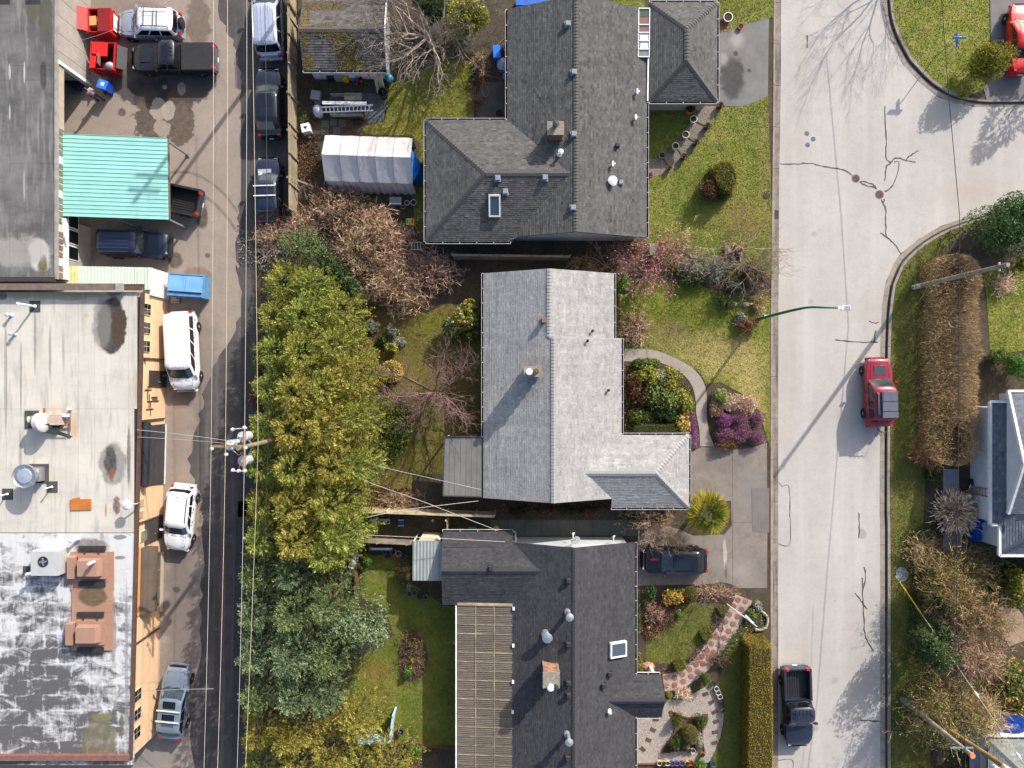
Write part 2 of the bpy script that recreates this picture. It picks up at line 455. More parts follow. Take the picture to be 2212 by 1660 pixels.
def band(root,name,la,lb,z,m,seg,sub=4,gap=.012,z0=-.04):
 a=resample(la,seg/sub)
 b=[near_on(lb,p)for p in a]
 for i in range(0,len(a)-sub,sub):
  if max(abs(a[i].x)/42,abs(a[i].y)/32)>1:continue
  pa,pb=[p.copy()for p in a[i:i+sub+1]],[p.copy()for p in b[i:i+sub+1]]
  for q in(pa,pb):
   d=(q[-1]-q[0]).normalized()*gap
   q[0]+=d;q[-1]-=d
  MB().prism(pa+pb[::-1],z0,z+rnd.uniform(-.004,.004),bottom=False).build(name,m,root)
def struct_root(name,**k):
 o=bpy.data.objects.new(name,None);COL.objects.link(o);o['kind']='structure'
 return o
kerb_w=struct_root('kerb');gutter_w=struct_root('gutter')
band(gutter_w,'gutter_segment',wl_in,wl_out,.018,gut_m,2.9)
band(kerb_w,'kerb_segment',wl_out,wl_yard,YZ+.035,kerb_m,2.9)
def lerp_line(a,b,k):return[p+(near_on(b,p)-p)*k for p in resample(a,.4)]
for nm,gi,go,gm in(('kerb',gut_in_ne,gut_out_ne,gut_dark_m),('kerb',gut_in_se,gut_out_se,gut_dark_m)):
 mid1,mid2=lerp_line(gi,go,.5),lerp_line(gi,go,.72)
 kr,gr=struct_root('kerb'),struct_root('gutter')
 band(gr,'gutter_segment',resample(gi,.4),mid1,.018,kerb_m,2.9)
 band(gr,'gutter_channel',mid1,mid2,.014,gm,2.9)
 band(kr,'kerb_segment',mid2,resample(go,.4),YZ+.03,kerb_m,2.9)
cracks=[('03',l)for l in([(140,1020),(250,1022),(330,1018),(420,1040),(520,1055),(592,1092)],[(640,1130),(690,1140),(725,1155),(742,1180)],[(637,1133),(665,1153),(735,1170)],[(793,660),(798,800),(803,900),(800,980),(825,1018),(800,1042),(795,1130)],[(825,1018),(865,985),(930,1002),(985,1010)],[(920,1000),(945,975),(1000,938)],[(790,1195),(845,1150),(882,1020),(850,1010)],[(768,1245),(797,1300),(800,1380),(804,1470),(855,1520),(895,1580)],[(765,1450),(805,1482)],[(790,1240),(785,1262)],[(309,222),(313,300)])]+[('13',l)for l in([(485,560),(600,573),(750,575)],[(695,445),(730,456),(755,450)],[(735,500),(728,572)],[(130,1440),(152,1470),(198,1475),(200,1660)])]+[('23',l)for l in([(200,0),(204,260),(130,262)],[(630,70),(634,150),(631,228)],[(665,410),(674,480),(655,560),(660,680),(668,820),(690,880),(722,932)],[(653,475),(656,540)],[(607,570),(645,620),(680,668)],[(640,1362),(690,1366),(768,1368)],[(130,1610),(215,1610),(216,1700)])]
for t,l in cracks:
 line=smooth_line(pts(t,l),5)
 mb=MB();w=.045
 thin=t=='23' and l[0]in((200,0),(130,1610))or(t=='13' and l[0]==(130,1440))
 for i in range(len(line)-1):
  pass
 L,Rr=[],[]
 for i,p in enumerate(line):
  d=(line[min(i+1,len(line)-1)]-line[max(i-1,0)]).normalized()
  nrm=Vector((-d.y,d.x,0))
  q=p+nrm*rnd.uniform(-.03,.03)
  ww=(.022 if thin else w)*rnd.uniform(.6,1.35)
  L.append(q+nrm*ww);Rr.append(q-nrm*ww)
 n=len(L)
 mb.add([(a.x,a.y,.017)for a in L]+[(a.x,a.y,.017)for a in Rr],[(i+n,i+1+n,i+1,i)for i in range(n-1)])
 mb.build('tar_seal',tar_m,kind='structure')
rust_m=mat('rusty_iron',(98,72,62),(74,56,50),9,rough=.8,bump=.5,bscale=40)
iron_m=mat('dark_iron',(44,40,40),(58,52,50),9,rough=.75,bump=.4,bscale=40)
blue_iron=mat('blue_grey_iron',(98,100,124),(80,82,104),9,rough=.7)
def cover(t,x,y,r,m,label,z=.012,name='manhole_cover',grp=None):
 c=T(t,x,y,0);c.z=0
 th=thing(name,label,'manhole cover',c,0,grp)
 MB().lathe((0,0,z),[(r*1.12,-.02),(r*1.12,.006),(r*.98,.007)],20).build('rim',kerb_m if m is rust_m else m,th)
 mb=MB();mb.lathe((0,0,z),[(r*.96,-.02),(r*.96,.010),(r*.8,.014),(0,.014)],20)
 for a in range(6):
  mb.box((math.cos(a*1.047)*r*.5,math.sin(a*1.047)*r*.5,z+.016),(r*.5,.03,.01),a*1.047)
 mb.build('lid',m,th)
cover('03',613,1112,.27,rust_m,'rusty manhole cover where the long crack from the kerb ends')
cover('03',760,1212,.29,rust_m,'rusty manhole cover in the middle of the junction with cracks on three sides')
cover('03',308,833,.15,blue_iron,'small blue grey valve lid, northern one of the three in the road',grp='valve lids in the road')
cover('03',348,867,.15,blue_iron,'small blue grey valve lid, eastern one of the three in the road',grp='valve lids in the road')
cover('03',313,903,.15,blue_iron,'small blue grey valve lid, southern one of the three in the road',grp='valve lids in the road')
cover('03',52,1222,.22,iron_m,'black round lid set in the front lawn beside the kerb',YZ+.03)
g=thing('storm_grate','small iron storm drain grate in the western gutter','drain grate',T('03',117,1335)*1.0)
mb=MB().box((0,0,.02),(.36,.62,.012));mb.build('frame',iron_m,g)
for i in range(6):MB().box((0,-.24+i*.096,.032),(.3,.04,.014)).build('grate_bar',rust_m,g)
one(MB().box((0,0,.13),(.3,.5,.03)).box((0,0,.15),(.26,.46,.02)),'valve_box',mat('valve_box_lid',(82,78,78),(66,62,62),6),'grey rectangular utility lid in the verge grass near the leaning pole','utility box',T('13',880,420)*1.0)
def slabs(name,polys,xs,ys,z,m,gap=.02,piece_name='slab',z0=-.02):
 root=struct_root(name)
 for poly in polys:
  p2=[(p.x,p.y)for p in poly]
  for i in range(len(xs)-1):
   for j in range(len(ys)-1):
    c=clip_rect(p2,xs[i]+gap/2,xs[i+1]-gap/2,ys[j]+gap/2,ys[j+1]-gap/2)
    if len(c)>=3:
     MB().prism(c,z0,z+rnd.uniform(-.004,.004),bottom=False).build(piece_name,m,root)
 return root
driveB=[T('12',*q)for q in[(1165,1270),(1195,1255),(1250,1225),(1330,1225),(1420,1238),(1500,1240),(1580,1225),(1655,1200),(1658,1700)]]+[T('22',*q)for q in[(1656,640),(1585,600),(1510,552),(1430,512),(1380,500),(1290,512),(852,522),(852,140),(1050,150),(1200,212),(1390,205),(1437,150),(1432,0)]]+[T('12',1432,1560),T('12',1165,1560)]
X=lambda u:(u-1106)*GSD
Y=lambda v:(830-v)*GSD
slabs('driveway',[driveB],[X(1370),X(1581),X(1668)],[Y(1270),Y(1128),Y(965.5),Y(930)],YZ+.022,concrete_m,.018)
driveA=[T('02',*q)for q in[(1300,60),(1355,200),(1420,200),(1500,160),(1580,145),(1668,115),(1662,605),(1590,640),(1500,668),(1380,668),(1340,640),(1300,640)]]
slabs('driveway',[driveA],[X(1500),X(1700)],[Y(260),Y(20)],YZ+.022,driveA_m)
sheet('drive_patch',[P(1622,1054),P(1660,1054),P(1660,1150),P(1624,1148)],YZ+.03,ground_mat('drive_patch',(112,106,102),(104,98,95),(92,87,84),.6,2,26,.6,.18),.01)
walkA=[T('02',*q)for q in[(1205,665),(1370,668),(1300,795),(1232,895),(1150,992),(1062,1075),(940,1108),(900,1100),(900,1010),(1010,978),(1060,930),(1170,795),(1205,730)]]
walkA_m=ground_mat('old_path',(128,120,112),(114,106,98),(96,88,80),.6,2.4,26,.6,.2)
sheet('path',walkA,YZ+.03,walkA_m,.05)
po=smooth_line(pts('12',[(740,615),(840,615),(925,620),(1010,640),(1120,690),(1210,750),(1265,830),(1283,920),(1281,1020),(1298,1140),(1330,1222)]),4)
pi=smooth_line(pts('12',[(740,695),(840,694),(910,693),(1000,705),(1090,745),(1160,800),(1200,870),(1214,950),(1217,1020),(1236,1120),(1240,1222)]),4)
pathB=struct_root('path')
n=len(po)
cutp=[0,5,12,18,23,28,33,n-1]
for a,b in zip(cutp,cutp[1:]):
 sa=[q.copy()for q in po[a:b+1]];sb=[q.copy()for q in pi[a:b+1]]
 d0=(sa[1]-sa[0]).normalized()*.008
 sa[0]+=d0;sb[0]+=d0
 MB().prism(sa+sb[::-1],0,YZ+.026,bottom=False).build('slab',path_m,pathB)
side=struct_root('path')
for i in range(9):
 x0,x1=T('22',-60+i*106,150).x,T('22',-60+(i+1)*106,150).x
 MB().box(((x0+x1)/2,T('22',0,163).y,YZ),(x1-x0-.025,1.12,.06+rnd.uniform(0,.01))).build('paver',pave_m,side)
for i,(x,y)in enumerate([(70,40),(180,60),(300,40),(420,66),(560,50)]):
 pass
tyre_m=mat('tyre_mark',(104,94,87),(122,110,101),2.5,rough=.9)
for l in([(1060,1075),(1180,1075),(1300,1130),(1400,1215),(1480,1320)],[(1230,1200),(1320,1255),(1410,1350),(1465,1430)]):
 line=smooth_line(pts('00',l),6);n=len(line);A_,B_2=[],[]
 for i,p in enumerate(line):
  d=(line[min(i+1,n-1)]-line[max(i-1,0)]).normalized();nn_=Vector((-d.y,d.x,0))*.1*rnd.uniform(.7,1.2)
  A_.append((p.x+nn_.x,p.y+nn_.y,.0105));B_2.append((p.x-nn_.x,p.y-nn_.y,.0105))
 MB().add(A_+B_2,[(i+n,i+1+n,i+1,i)for i in range(n-1)]).build('tyre_mark',tyre_m,kind='structure')
line=pts('00',[(1330,60),(1345,300),(1335,620),(1345,900),(1330,1200),(1335,1660)]);line=smooth_line(line,10)
mb=MB();n=len(line);q=[(p.x+rnd.uniform(-.03,.03),p.y)for p in line]
mb.add([(x-.015,y,.0105)for x,y in q]+[(x+.015,y,.0105)for x,y in q],[(i,i+n,i+n+1,i+1)for i in range(n-1)]).build('pavement_crack',tyre_m,kind='structure')
# buildings
def shingle_mat(name,c1,c2,var=.3,moss=None,wear=()):
 n=NT(name)
 c=n.ramp(n.attr(),[(0,lin(*c1)),(1,lin(*c2))])
 k=n.n('MapRange',{0:n.noise(.5,5,.6),1:.3,2:.7,3:.9,4:1.08}).outputs[0]
 g=n.n('MapRange',{0:n.noise(34,3,.7),1:.3,2:.7,3:.86,4:1.14}).outputs[0]
 k=n.math('MULTIPLY',k,g)
 for ax in((.25,2.2,1),(2.2,.25,1)):
  k=n.math('MULTIPLY',k,n.n('MapRange',{0:n.noise(ax,5,.65),1:.3,2:.72,3:.88,4:1.1}).outputs[0])
 c=n.mix(1.0,c,n.n('CombineColor',{0:k,1:k,2:k}).outputs[0],'MULTIPLY')
 if moss:
  for s in moss:c=n.stain(c,s[0],s[1],lin(*s[2]),**(s[3]if len(s)>3 else{}))
 n.col(c);n.set(rough=.9,spec=.25)
 n.bump(n.noise(60,3),.3,.006)
 return n.mat
SHR=random.Random(11)
def shingle_field(mb,poly,ex=.125,w=(.13,.3),th=.02,lift=.01):
 p=[Vector(q)for q in poly]
 nrm=newell(p).normalized()
 if nrm.z<0:p=p[::-1];nrm=-nrm
 d=Vector((nrm.x*nrm.z,nrm.y*nrm.z,nrm.z*nrm.z-1))
 if d.length<1e-4:d=Vector((0,-1,0))
 d.normalize();e=d.cross(nrm)*-1
 o=p[0]
 q2=[((q-o).dot(e),(q-o).dot(d))for q in p]
 t0,t1=min(a[1]for a in q2),max(a[1]for a in q2)
 s0,s1=min(a[0]for a in q2),max(a[0]for a in q2)
 def at(s,t,h):return o+e*s+d*t+nrm*h
 tb=t1+.02
 while tb>t0:
  ta=tb-ex
  s=s0-SHR.uniform(0,.3)
  row=SHR.uniform(-.06,.06)
  while s<s1:
   sb=s+SHR.uniform(*w)
   cs=((s,ta),(sb,ta),(sb,tb),(s,tb))
   ins=[inside(q2,x,y)for x,y in cs]
   c=list(cs)if all(ins)else clip_rect(q2,s,sb,ta,tb)
   if len(c)>=3:
    tone=max(0,min(1,.5+row+SHR.gauss(0,.15)))
    hh=th*SHR.uniform(.75,1.25)
    vs=[at(x,y,lift+hh*(.15+.85*(y-ta)/ex))for x,y in c]
    mb.add(vs,[tuple(range(len(c)))],tone)
    for i in range(len(c)):
     a,b=c[i],c[(i+1)%len(c)]
     if abs(a[1]-tb)<1e-5 and abs(b[1]-tb)<1e-5:
      mb.add([at(a[0],a[1],0),at(b[0],b[1],0),at(b[0],b[1],lift+hh),at(a[0],a[1],lift+hh)],[(0,1,2,3)],tone)
   s=sb+.006
  tb=ta
CAPS={}
def cap_piece(m):
 if m.name not in CAPS:
  mb=MB()
  w,l=.17,.2
  vs=[(-l/2,-w,-.05),(-l/2,0,.012),(-l/2,w,-.05),(l/2,-w,-.03),(l/2,0,.04),(l/2,w,-.03),(-l/2,-w,-.1),(-l/2,w,-.1),(l/2,-w,-.1),(l/2,w,-.1)]
  mb.add(vs,[(0,3,4,1),(1,4,5,2),(3,8,9,5,4),(0,6,8,3),(2,5,9,7)],.5)
  CAPS[m.name]=mb
 return CAPS[m.name]
class House:
 def __init__(s,name,label,cat,base,shm,deckm,gutm=None):
  s.root=thing(name,label,cat,base)
  s.off=Vector(base)
  s.deck,s.sh,s.planes,s.ridges=MB(),MB(),[],[]
  s.shm,s.deckm=shm,deckm
  s.th=.016
 def plane(s,poly,shingle=True,**k):
  poly=[Vector(p)for p in poly]
  s.planes.append(poly)
  s.deck.slab(poly,.14)
  if shingle:shingle_field(s.sh,poly,**k)
 def z(s,x,y,default=3.0):
  best=None
  for p in s.planes:
   if inside([(q.x,q.y)for q in p],x,y):
    n=newell(p)
    zz=p[0].z-(n.x*(x-p[0].x)+n.y*(y-p[0].y))/n.z
    best=zz if best is None else max(best,zz)
  return default if best is None else best
 def on(s,u,v):
  z=3.3
  for _ in range(5):
   p=P(u,v,z);z=s.z(p.x,p.y,z)
  return P(u,v,z)
 def finish(s,caps=True):
  s.roof=s.deck.build('roof',s.deckm,s.root,s.off)
  if s.sh.f:
   o=s.sh.build('shingles',s.shm,s.roof,s.off,kind='stuff')
  me=None
  for a,b in s.ridges:
   a,b=Vector(a),Vector(b)
   d=b-a;n=int(d.length/.21)
   if n<1:continue
   for i in range(n):
    c=a+d*((i+.5)/n)+Vector((0,0,.035))-s.off
    rot=Matrix((d.normalized(),Vector((0,0,1)).cross(d).normalized(),d.normalized().cross(Vector((0,0,1)).cross(d).normalized()))).transposed().to_euler()
    if me is None:
     cb=MB();q=cap_piece(s.shm);cb.add(q.v,q.f,.45)
     ob=cb.build('ridge_cap',s.shm,s.roof);me=ob
     ob.location=c;ob.rotation_euler=rot
    else:piece(me,'ridge_cap',c,s.roof,rot)
 def walls(s,poly,z0,z1,m,name='wall'):
  mb=MB();mb.prism(poly,z0,z1);return mb.build(name,m,s.root,s.off)
 def gable(s,a,b,apex,m,th=.15,z0=.0):
  a,b,apex=Vector(a),Vector(b),Vector(apex)
  n=(b-a).cross(Vector((0,0,1))).normalized()*th
  vs=[Vector((a.x,a.y,z0)),Vector((b.x,b.y,z0)),b,apex,a]
  vs+=[v+n for v in vs]
  mb=MB().add(vs,[(0,1,2,3,4),(9,8,7,6,5)]+[((i+1)%5,i,i+5,(i+1)%5+5)for i in range(5)])
  return mb.build('gable_wall',m,s.root,s.off)
 def gutter(s,a,b,out,wm=None,step=.95,w=.13):
  a,b,out=Vector(a),Vector(b),Vector(out).normalized()
  mb=MB()
  h=Vector((0,0,-.05))
  mb.bar(a+out*(w*.5)+Vector((0,0,-.11)),b+out*(w*.5)+Vector((0,0,-.11)),w,.02,.2,1)
  mb.bar(a+out*w+h,b+out*w+h,.022,.12,.5,0)
  d=b-a;n=max(2,int(d.length/step))
  for i in range(n+1):
   c=a+d*(i/n)+out*(w*.5)+Vector((0,0,.012))
   mb.bar(c-out*(w*.5),c+out*(w*.5),.035,.015,.5,0)
  return mb.build('gutter',[wm or gutter_white,gutter_in],s.root,s.off)
gutter_white=mat('gutter_white',(186,182,184),(164,160,162),3,rough=.6)
gutter_in=mat('gutter_inside',(48,34,42),(36,28,32),8,rough=.9)  # dark brownish purple inside of the roof gutters
sh_A=shingle_mat('shingle_charcoal',(58,58,57),(104,103,101))
sh_B=shingle_mat('shingle_silver',(126,125,123),(164,163,161),wear=())
sh_C=shingle_mat('shingle_slate',(48,48,51),(76,76,79))
sh_D=shingle_mat('shingle_blue_grey',(70,76,86),(112,118,126))
sh_G=shingle_mat('shingle_greenish',(98,102,98),(146,150,144))
deck_dark=mat('roof_deck',(50,48,46),(40,40,40),3,rough=.9)
fascia=white_paint
stucco_w=mat('white_stucco',(176,180,182),(160,164,168),2,rough=.9,bump=.2)
stucco_b=mat('beige_stucco',(150,140,124),(138,128,114),2,rough=.9,bump=.2)
brick_m=mat('chimney_brick',(132,92,74),(104,70,58),6,rough=.9,tone=.3)
E_=2.7
def vent_box(h,t,x,y,m,sz=.34,hh=.16,name='roof_vent'):
 p=h.on(*uv(t,x,y))
 mb=MB();mb.box(p+Vector((0,0,.0)),(sz*1.25,sz*1.25,.05));mb.box(p+Vector((0,0,hh*.6)),(sz*.8,sz*.8,hh*1.1));mb.box(p+Vector((0,0,hh*1.3)),(sz*1.08,sz*1.08,.07),taper=.72)
 return mb.build(name,m,h.roof,h.off)
def pipe_vent(h,t,x,y,m,r=.06,hh=.45,cap=True,name='vent_pipe',n=10):
 p=h.on(*uv(t,x,y))
 prof=[(r*2.2,-.05),(r*1.8,.04),(r,.07),(r,hh)]
 if cap:prof+=[(r*1.9,hh),(r*2.0,hh+.06),(r*.6,hh+.14)]
 prof+=[(0,prof[-1][1]+.003)]
 return MB().lathe(p,prof,n).build(name,m,h.roof,h.off,40)
def tee_vent(h,t,x,y,m):
 p=h.on(*uv(t,x,y));mb=MB()
 mb.lathe(p,[(.08,-.05),(.05,.05),(.05,.3),(0,.3)],8);mb.bar(p+Vector((0,-.17,.34)),p+Vector((0,.17,.34)),.1,.1)
 mb.bar(p+Vector((-.02,0,.34)),p+Vector((.16,0,.34)),.09,.09)
 return mb.build('vent_pipe',m,h.roof,h.off)
def skylight(h,t,x,y,w,l,glass=None,frm=None):
 p=h.on(*uv(t,x,y))
 pl=[q for q in h.planes if inside([(a.x,a.y)for a in q],p.x,p.y)][-1]
 n=newell(pl).normalized();n=n if n.z>0 else-n
 ex=Vector((1,0,-n.x/n.z)).normalized();ey=n.cross(ex);M=Matrix((ex,ey,n)).transposed()
 mb=MB()
 for dx,dy,sx,sy in((0,l/2,w+.1,.1),(0,-l/2,w+.1,.1),(w/2,0,.1,l-.1),(-w/2,0,.1,l-.1)):
  mb.box(p+M@Vector((dx,dy,.12)),(sx,sy,.26),M=M)
 o=mb.build('skylight_frame',frm or white_paint,h.roof,h.off)
 MB().box(p+M@Vector((0,0,.2)),(w-.1,l-.1,.02),M=M).build('pane',glass or glass_sky,h.roof,h.off)
 return o
def chimney(h,t,x,y,w,d,ztop,m,flue=None,courses=True):
 p=h.on(*uv(t,x,y));p=P(*uv(t,x,y),ztop)
 z0=h.z(p.x,p.y)-.3
 mb=MB();nc=int((ztop-z0)/.09);r=random.Random(5)
 for i in range(nc):
  zz=z0+(i+.5)*(ztop-z0)/nc
  nb=4
  for side in range(4):
   L=w if side%2==0 else d
   for k in range(nb):
    f=(k+.5+(.5 if i%2 else 0))/nb-.5
    if f>.5:f-=1
    sgn=-1 if side<2 else 1
    c=Vector((f*(L-.1),sgn*(d/2-.05),0))if side%2==0 else Vector((sgn*(w/2-.05),f*(L-.1),0))
    mb.box(p+Vector((c.x,c.y,zz-ztop)),((L/nb-.012,.1,.078)if side%2==0 else(.1,L/nb-.012,.078)),0,r.random())
 o=mb.build('chimney',m,h.roof,h.off)
 MB().box(p+Vector((0,0,.02)),(w+.1,d+.1,.07)).build('chimney_cap',mat('chimney_mortar',(140,134,124),(110,104,92),6,rough=.95),h.roof,h.off)
 if flue:
  for fx,fy,fr,fm in flue:
   MB().lathe(p+Vector((fx,fy,.04)),[(fr,0),(fr,.25),(fr*1.5,.26),(fr*1.5,.34),(0,.38)],12).build('flue',fm,h.roof,h.off,40)
 return o
hA=House('house','house with the large charcoal shingle roof, west wing and attached hip roofed garage','house',P(1240,300),sh_A,deck_dark)
x1,xr,x2=P(1096,0,E_).x,P(1245,0,4.45).x,P(1397,0,E_).x
yN,yS=P(0,21,E_).y,P(0,513.8,E_).y
sl=1.75/(xr-x1)
xw,yw1,yw2=P(920,0,E_).x,P(0,260,E_).y,P(0,522.5,E_).y
hd=(yw1-yw2)/2;yr=(yw1+yw2)/2;zw=E_+sl*hd
xv=x1+hd
V=Vector
kq=(yr-yS)
hA.plane([V((x1,yN,E_)),V((x1,yw1,E_)),V((xv,yr,zw)),V((xv-kq,yS,zw-sl*kq)),V((xr,yS,4.45)),V((xr,yN,4.45))])
hA.plane([V((xr,yN,4.45)),V((xr,yS,4.45)),V((x2,yS,E_)),V((x2,yN,E_))])
hA.plane([V((xw,yw1,E_)),V((xw+hd,yr,zw)),V((xv,yr,zw)),V((x1,yw1,E_))])
hA.plane([V((xw,yw2,E_)),V((x1,yw2,E_)),V((xv,yr,zw)),V((xw+hd,yr,zw))])
hA.plane([V((xw,yw1,E_)),V((xw,yw2,E_)),V((xw+hd,yr,zw))])
hA.ridges+=[((xr,yN,4.45),(xr,yS,4.45)),((xw,yw1,E_),(xw+hd,yr,zw)),((xw,yw2,E_),(xw+hd,yr,zw)),((xw+hd,yr,zw),(xv,yr,zw))]
ga=[P(1403,6,2.6),P(1549,6,2.6),P(1549,220,2.6),P(1403,220,2.6)]
gz=2.6+.44*(ga[1].x-ga[0].x)/2
gx=(ga[0].x+ga[1].x)/2;gh=(ga[1].x-ga[0].x)/2
r1,r2_=V((gx,ga[0].y-gh,gz)),V((gx,ga[2].y+gh,gz))
hA.plane([ga[0],ga[3],r2_,r1]);hA.plane([ga[1],r1,r2_,ga[2]]);hA.plane([ga[0],r1,ga[1]]);hA.plane([ga[3],ga[2],r2_])
hA.ridges+=[(ga[0],r1),(ga[1],r1),(ga[2],r2_),(ga[3],r2_),(r1,r2_)]
hA.finish()
I=.45
hA.walls([V((x1+I,yN-I,0)),V((x2-I,yN-I,0)),V((x2-I,yS+.5,0)),V((x1+I,yS+.5,0))],0,E_,stucco_w)
hA.walls([V((xw+I,yw1-I,0)),V((x1+I-.02,yw1-I,0)),V((x1+I-.02,yw2+I,0)),V((xw+I,yw2+I,0))],0,E_-.05,stucco_w)
hA.walls([ga[0]+V((.35,-.35,0)),ga[1]+V((-.35,-.35,0)),ga[2]+V((-.35,.4,0)),ga[3]+V((.35,.4,0))],0,2.5,stucco_b)
hA.gable((x2-I,yS+.33,E_),(x1+I,yS+.33,E_),(xr,yS+.33,4.4),stucco_w)
hA.gable((x1+I,yN-.33,E_),(x2-I,yN-.33,E_),(xr,yN-.33,4.4),stucco_w)
hA.gutter((x1,yN,E_),(x1,yw1+.05,E_),(-1,0,0));hA.gutter((xw,yw1,E_),(x1-.1,yw1,E_),(0,1,0));hA.gutter((xw,yw1,E_),(xw,yw2,E_),(-1,0,0))
hA.gutter((xw,yw2,E_),(P(1103,0,E_).x,yw2,E_),(0,-1,0));hA.gutter((x2,P(0,222,E_).y,E_),(x2,yS,E_),(1,0,0))
for a,b,o in((ga[0],ga[1],(0,1,0)),(ga[1],ga[2],(1,0,0)),(ga[2],ga[3],(0,-1,0))):hA.gutter(a,b,o)
pa=[T('02',862,54,2.9),T('02',930,54,2.9),T('02',927,356,2.9),T('02',860,354,2.9)]
ps=MB()
for i,yy in enumerate((54,155,204,255,308,355)):
 ps.bar(T('02',860,yy,2.93),T('02',930,yy,2.93),.06,.08)
ps.bar(pa[0],pa[3],.06,.1);ps.bar(pa[1],pa[2],.06,.1)
ps.build('passage_frame',white_paint,hA.root,hA.off)
pane_cols=[(70,84,66),(122,92,84),(120,90,84),(196,200,206),(200,205,210),(110,122,130)]
for i,(ya,yb)in enumerate(((58,105),(108,152),(158,202),(207,252),(258,306),(310,352))):
 m=mat('passage_pane_%d'%i,pane_cols[i],rough=.12,coat=.4)
 MB().slab([T('02',866,ya,2.9),T('02',926,ya,2.9),T('02',926,yb,2.9),T('02',866,yb,2.9)],.02).build('pane',m,hA.root,hA.off)
MB().bar(T('02',921,360,2.75),T('02',917,632,2.75),.1,.14).build('fascia_board',white_paint,hA.root,hA.off)
vent_grey=mat('vent_metal',(132,136,146),(116,120,130),5,rough=.5,metal=.2)
vent_dark=mat('vent_dark',(38,39,43),(50,50,54),5,rough=.6)
for t,x,y in(('02',420,155),('02',458,455),('02',457,840),('02',452,1297),('02',278,1110),('01',1540,1113),('01',1588,1197)):vent_box(hA,t,x,y,vent_grey)
vent_box(hA,'02',750,1138,vent_grey,.28,.12);vent_box(hA,'02',728,910,vent_dark,.26,.2)
for x,y in((848,583),(838,742),(697,1030)):tee_vent(hA,'02',x,y,white_plastic)
pipe_vent(hA,'02',695,1133,white_plastic,.15,.28);pipe_vent(hA,'02',373,963,white_plastic,.09,.5)
skylight(hA,'01',1522,1280,.66,1.3)
moss_m=leafmat('moss',[(58,50,28),(90,78,32),(122,106,34)],0)
chimney(hA,'02',345,800,.95,.75,5.1,brick_m,[(0,.18,.14,vent_dark)])
MB().tube(pts('02',[(50,1505),(60,1488),(100,1478)],2.6),.05,6).build('downspout',white_plastic,hA.root,hA.off)
hB=House('house','house with the pale silver shingle roof, brick chimney and front garage wing','house',P(1220,830),sh_B,deck_dark)
xL,xa,xR1,xR2=P(1044.5,0,E_).x,P(1187,0,4.6).x,P(1326,0,E_).x,P(1342.5,0,E_).x
s=(4.6-E_)/(xa-xL)
xb=P(1196,0,4.65).x;zb=E_+s*(xb-xL)
bN,bM,bS=P(0,591,E_).y,P(0,732,E_).y,P(0,1076,E_).y
gT,gB=P(0,940.4,E_).y,P(0,1097,E_).y;gG=P(1488,0,E_).x
gy=(gT+gB)/2;gd=(gT-gB)/2;sr=(zb-E_)/(xR2-xb);gzr=E_+gd*.447;xvv=xR2-gd*.447/sr
q=gy-bS
hB.plane([V((xL,bN,E_)),V((xL,bS,E_)),V((xb,bS,zb)),V((xb,bM,zb)),V((xa,bM,4.6)),V((xa,bN,4.6))])
hB.plane([V((xa,bN,4.6)),V((xa,bM,4.6)),V((xR1,bM,E_)),V((xR1,bN,E_))])
hB.plane([V((xb,bM,zb)),V((xb,bS,zb)),V((xvv+q,bS,zb-sr*(xvv+q-xb))),V((xvv,gy,gzr)),V((xR2,gT,E_)),V((xR2,bM,E_))])
hB.plane([V((xR2,gT,E_)),V((xvv,gy,gzr)),V((gG-gd,gy,gzr)),V((gG,gT,E_))])
hB.plane([V((gG,gT,E_)),V((gG-gd,gy,gzr)),V((gG,gB,E_))])
hB.plane([V((xvv,gy,gzr)),V((xvv+q,bS,gzr-.447*q)),V((xvv+q,gB,E_)),V((gG,gB,E_)),V((gG-gd,gy,gzr))])
hB.ridges+=[((xa,bN,4.6),(xa,bM,4.6)),((xb,bM,zb),(xb,bS,zb)),((xvv,gy,gzr),(gG-gd,gy,gzr)),((gG,gB,E_),(gG-gd,gy,gzr)),((gG,gT,E_),(gG-gd,gy,gzr))]
hB.finish()
MB().slab([V((xb-.3,bM+.02,zb-.05)),V((xb,bM+.02,zb+.03)),V((xR2,bM+.02,E_+.03)),V((xR2,bM-.1,E_+.03)),V((xb,bM-.1,zb+.03)),V((xb-.3,bM-.1,zb-.05))],.16).build('rake_board',mat('rake_grey',(150,150,150),(130,130,130),3,rough=.8),hB.root,hB.off)
hB.walls([V((xL+I,bN-.4,0)),V((xR1-I,bN-.4,0)),V((xR1-I,bM,0)),V((xR2-I,bM,0)),V((xR2-I,bS+.4,0)),V((xL+I,bS+.4,0))],0,E_-.02,stucco_b)
hB.walls([V((xR2-I-.05,gT-I,0)),V((gG-I,gT-I,0)),V((gG-I,gB+I,0)),V((xR2-I-.05,gB+I,0))],0,E_-.06,stucco_b)
hB.gable((xL+I,bN-.3,E_),(xR1-I,bN-.3,E_),(xa,bN-.3,4.55),stucco_b);hB.gable((xR2-I,bS+.3,E_),(xL+I,bS+.3,E_),(xb,bS+.3,zb-.05),stucco_b)
hB.gutter((xL,bN,E_),(xL,gT-.1,E_),(-1,0,0));hB.gutter((xR1,bN,E_),(xR1,bM,E_),(1,0,0));hB.gutter((xR2,bM,E_),(xR2,gT+.1,E_),(1,0,0))
hB.gutter((xR2+.1,gT,E_),(gG,gT,E_),(0,1,0));hB.gutter((gG,gT,E_),(gG,gB,E_),(1,0,0));hB.gutter((xvv+q,gB,E_),(gG,gB,E_),(0,-1,0))
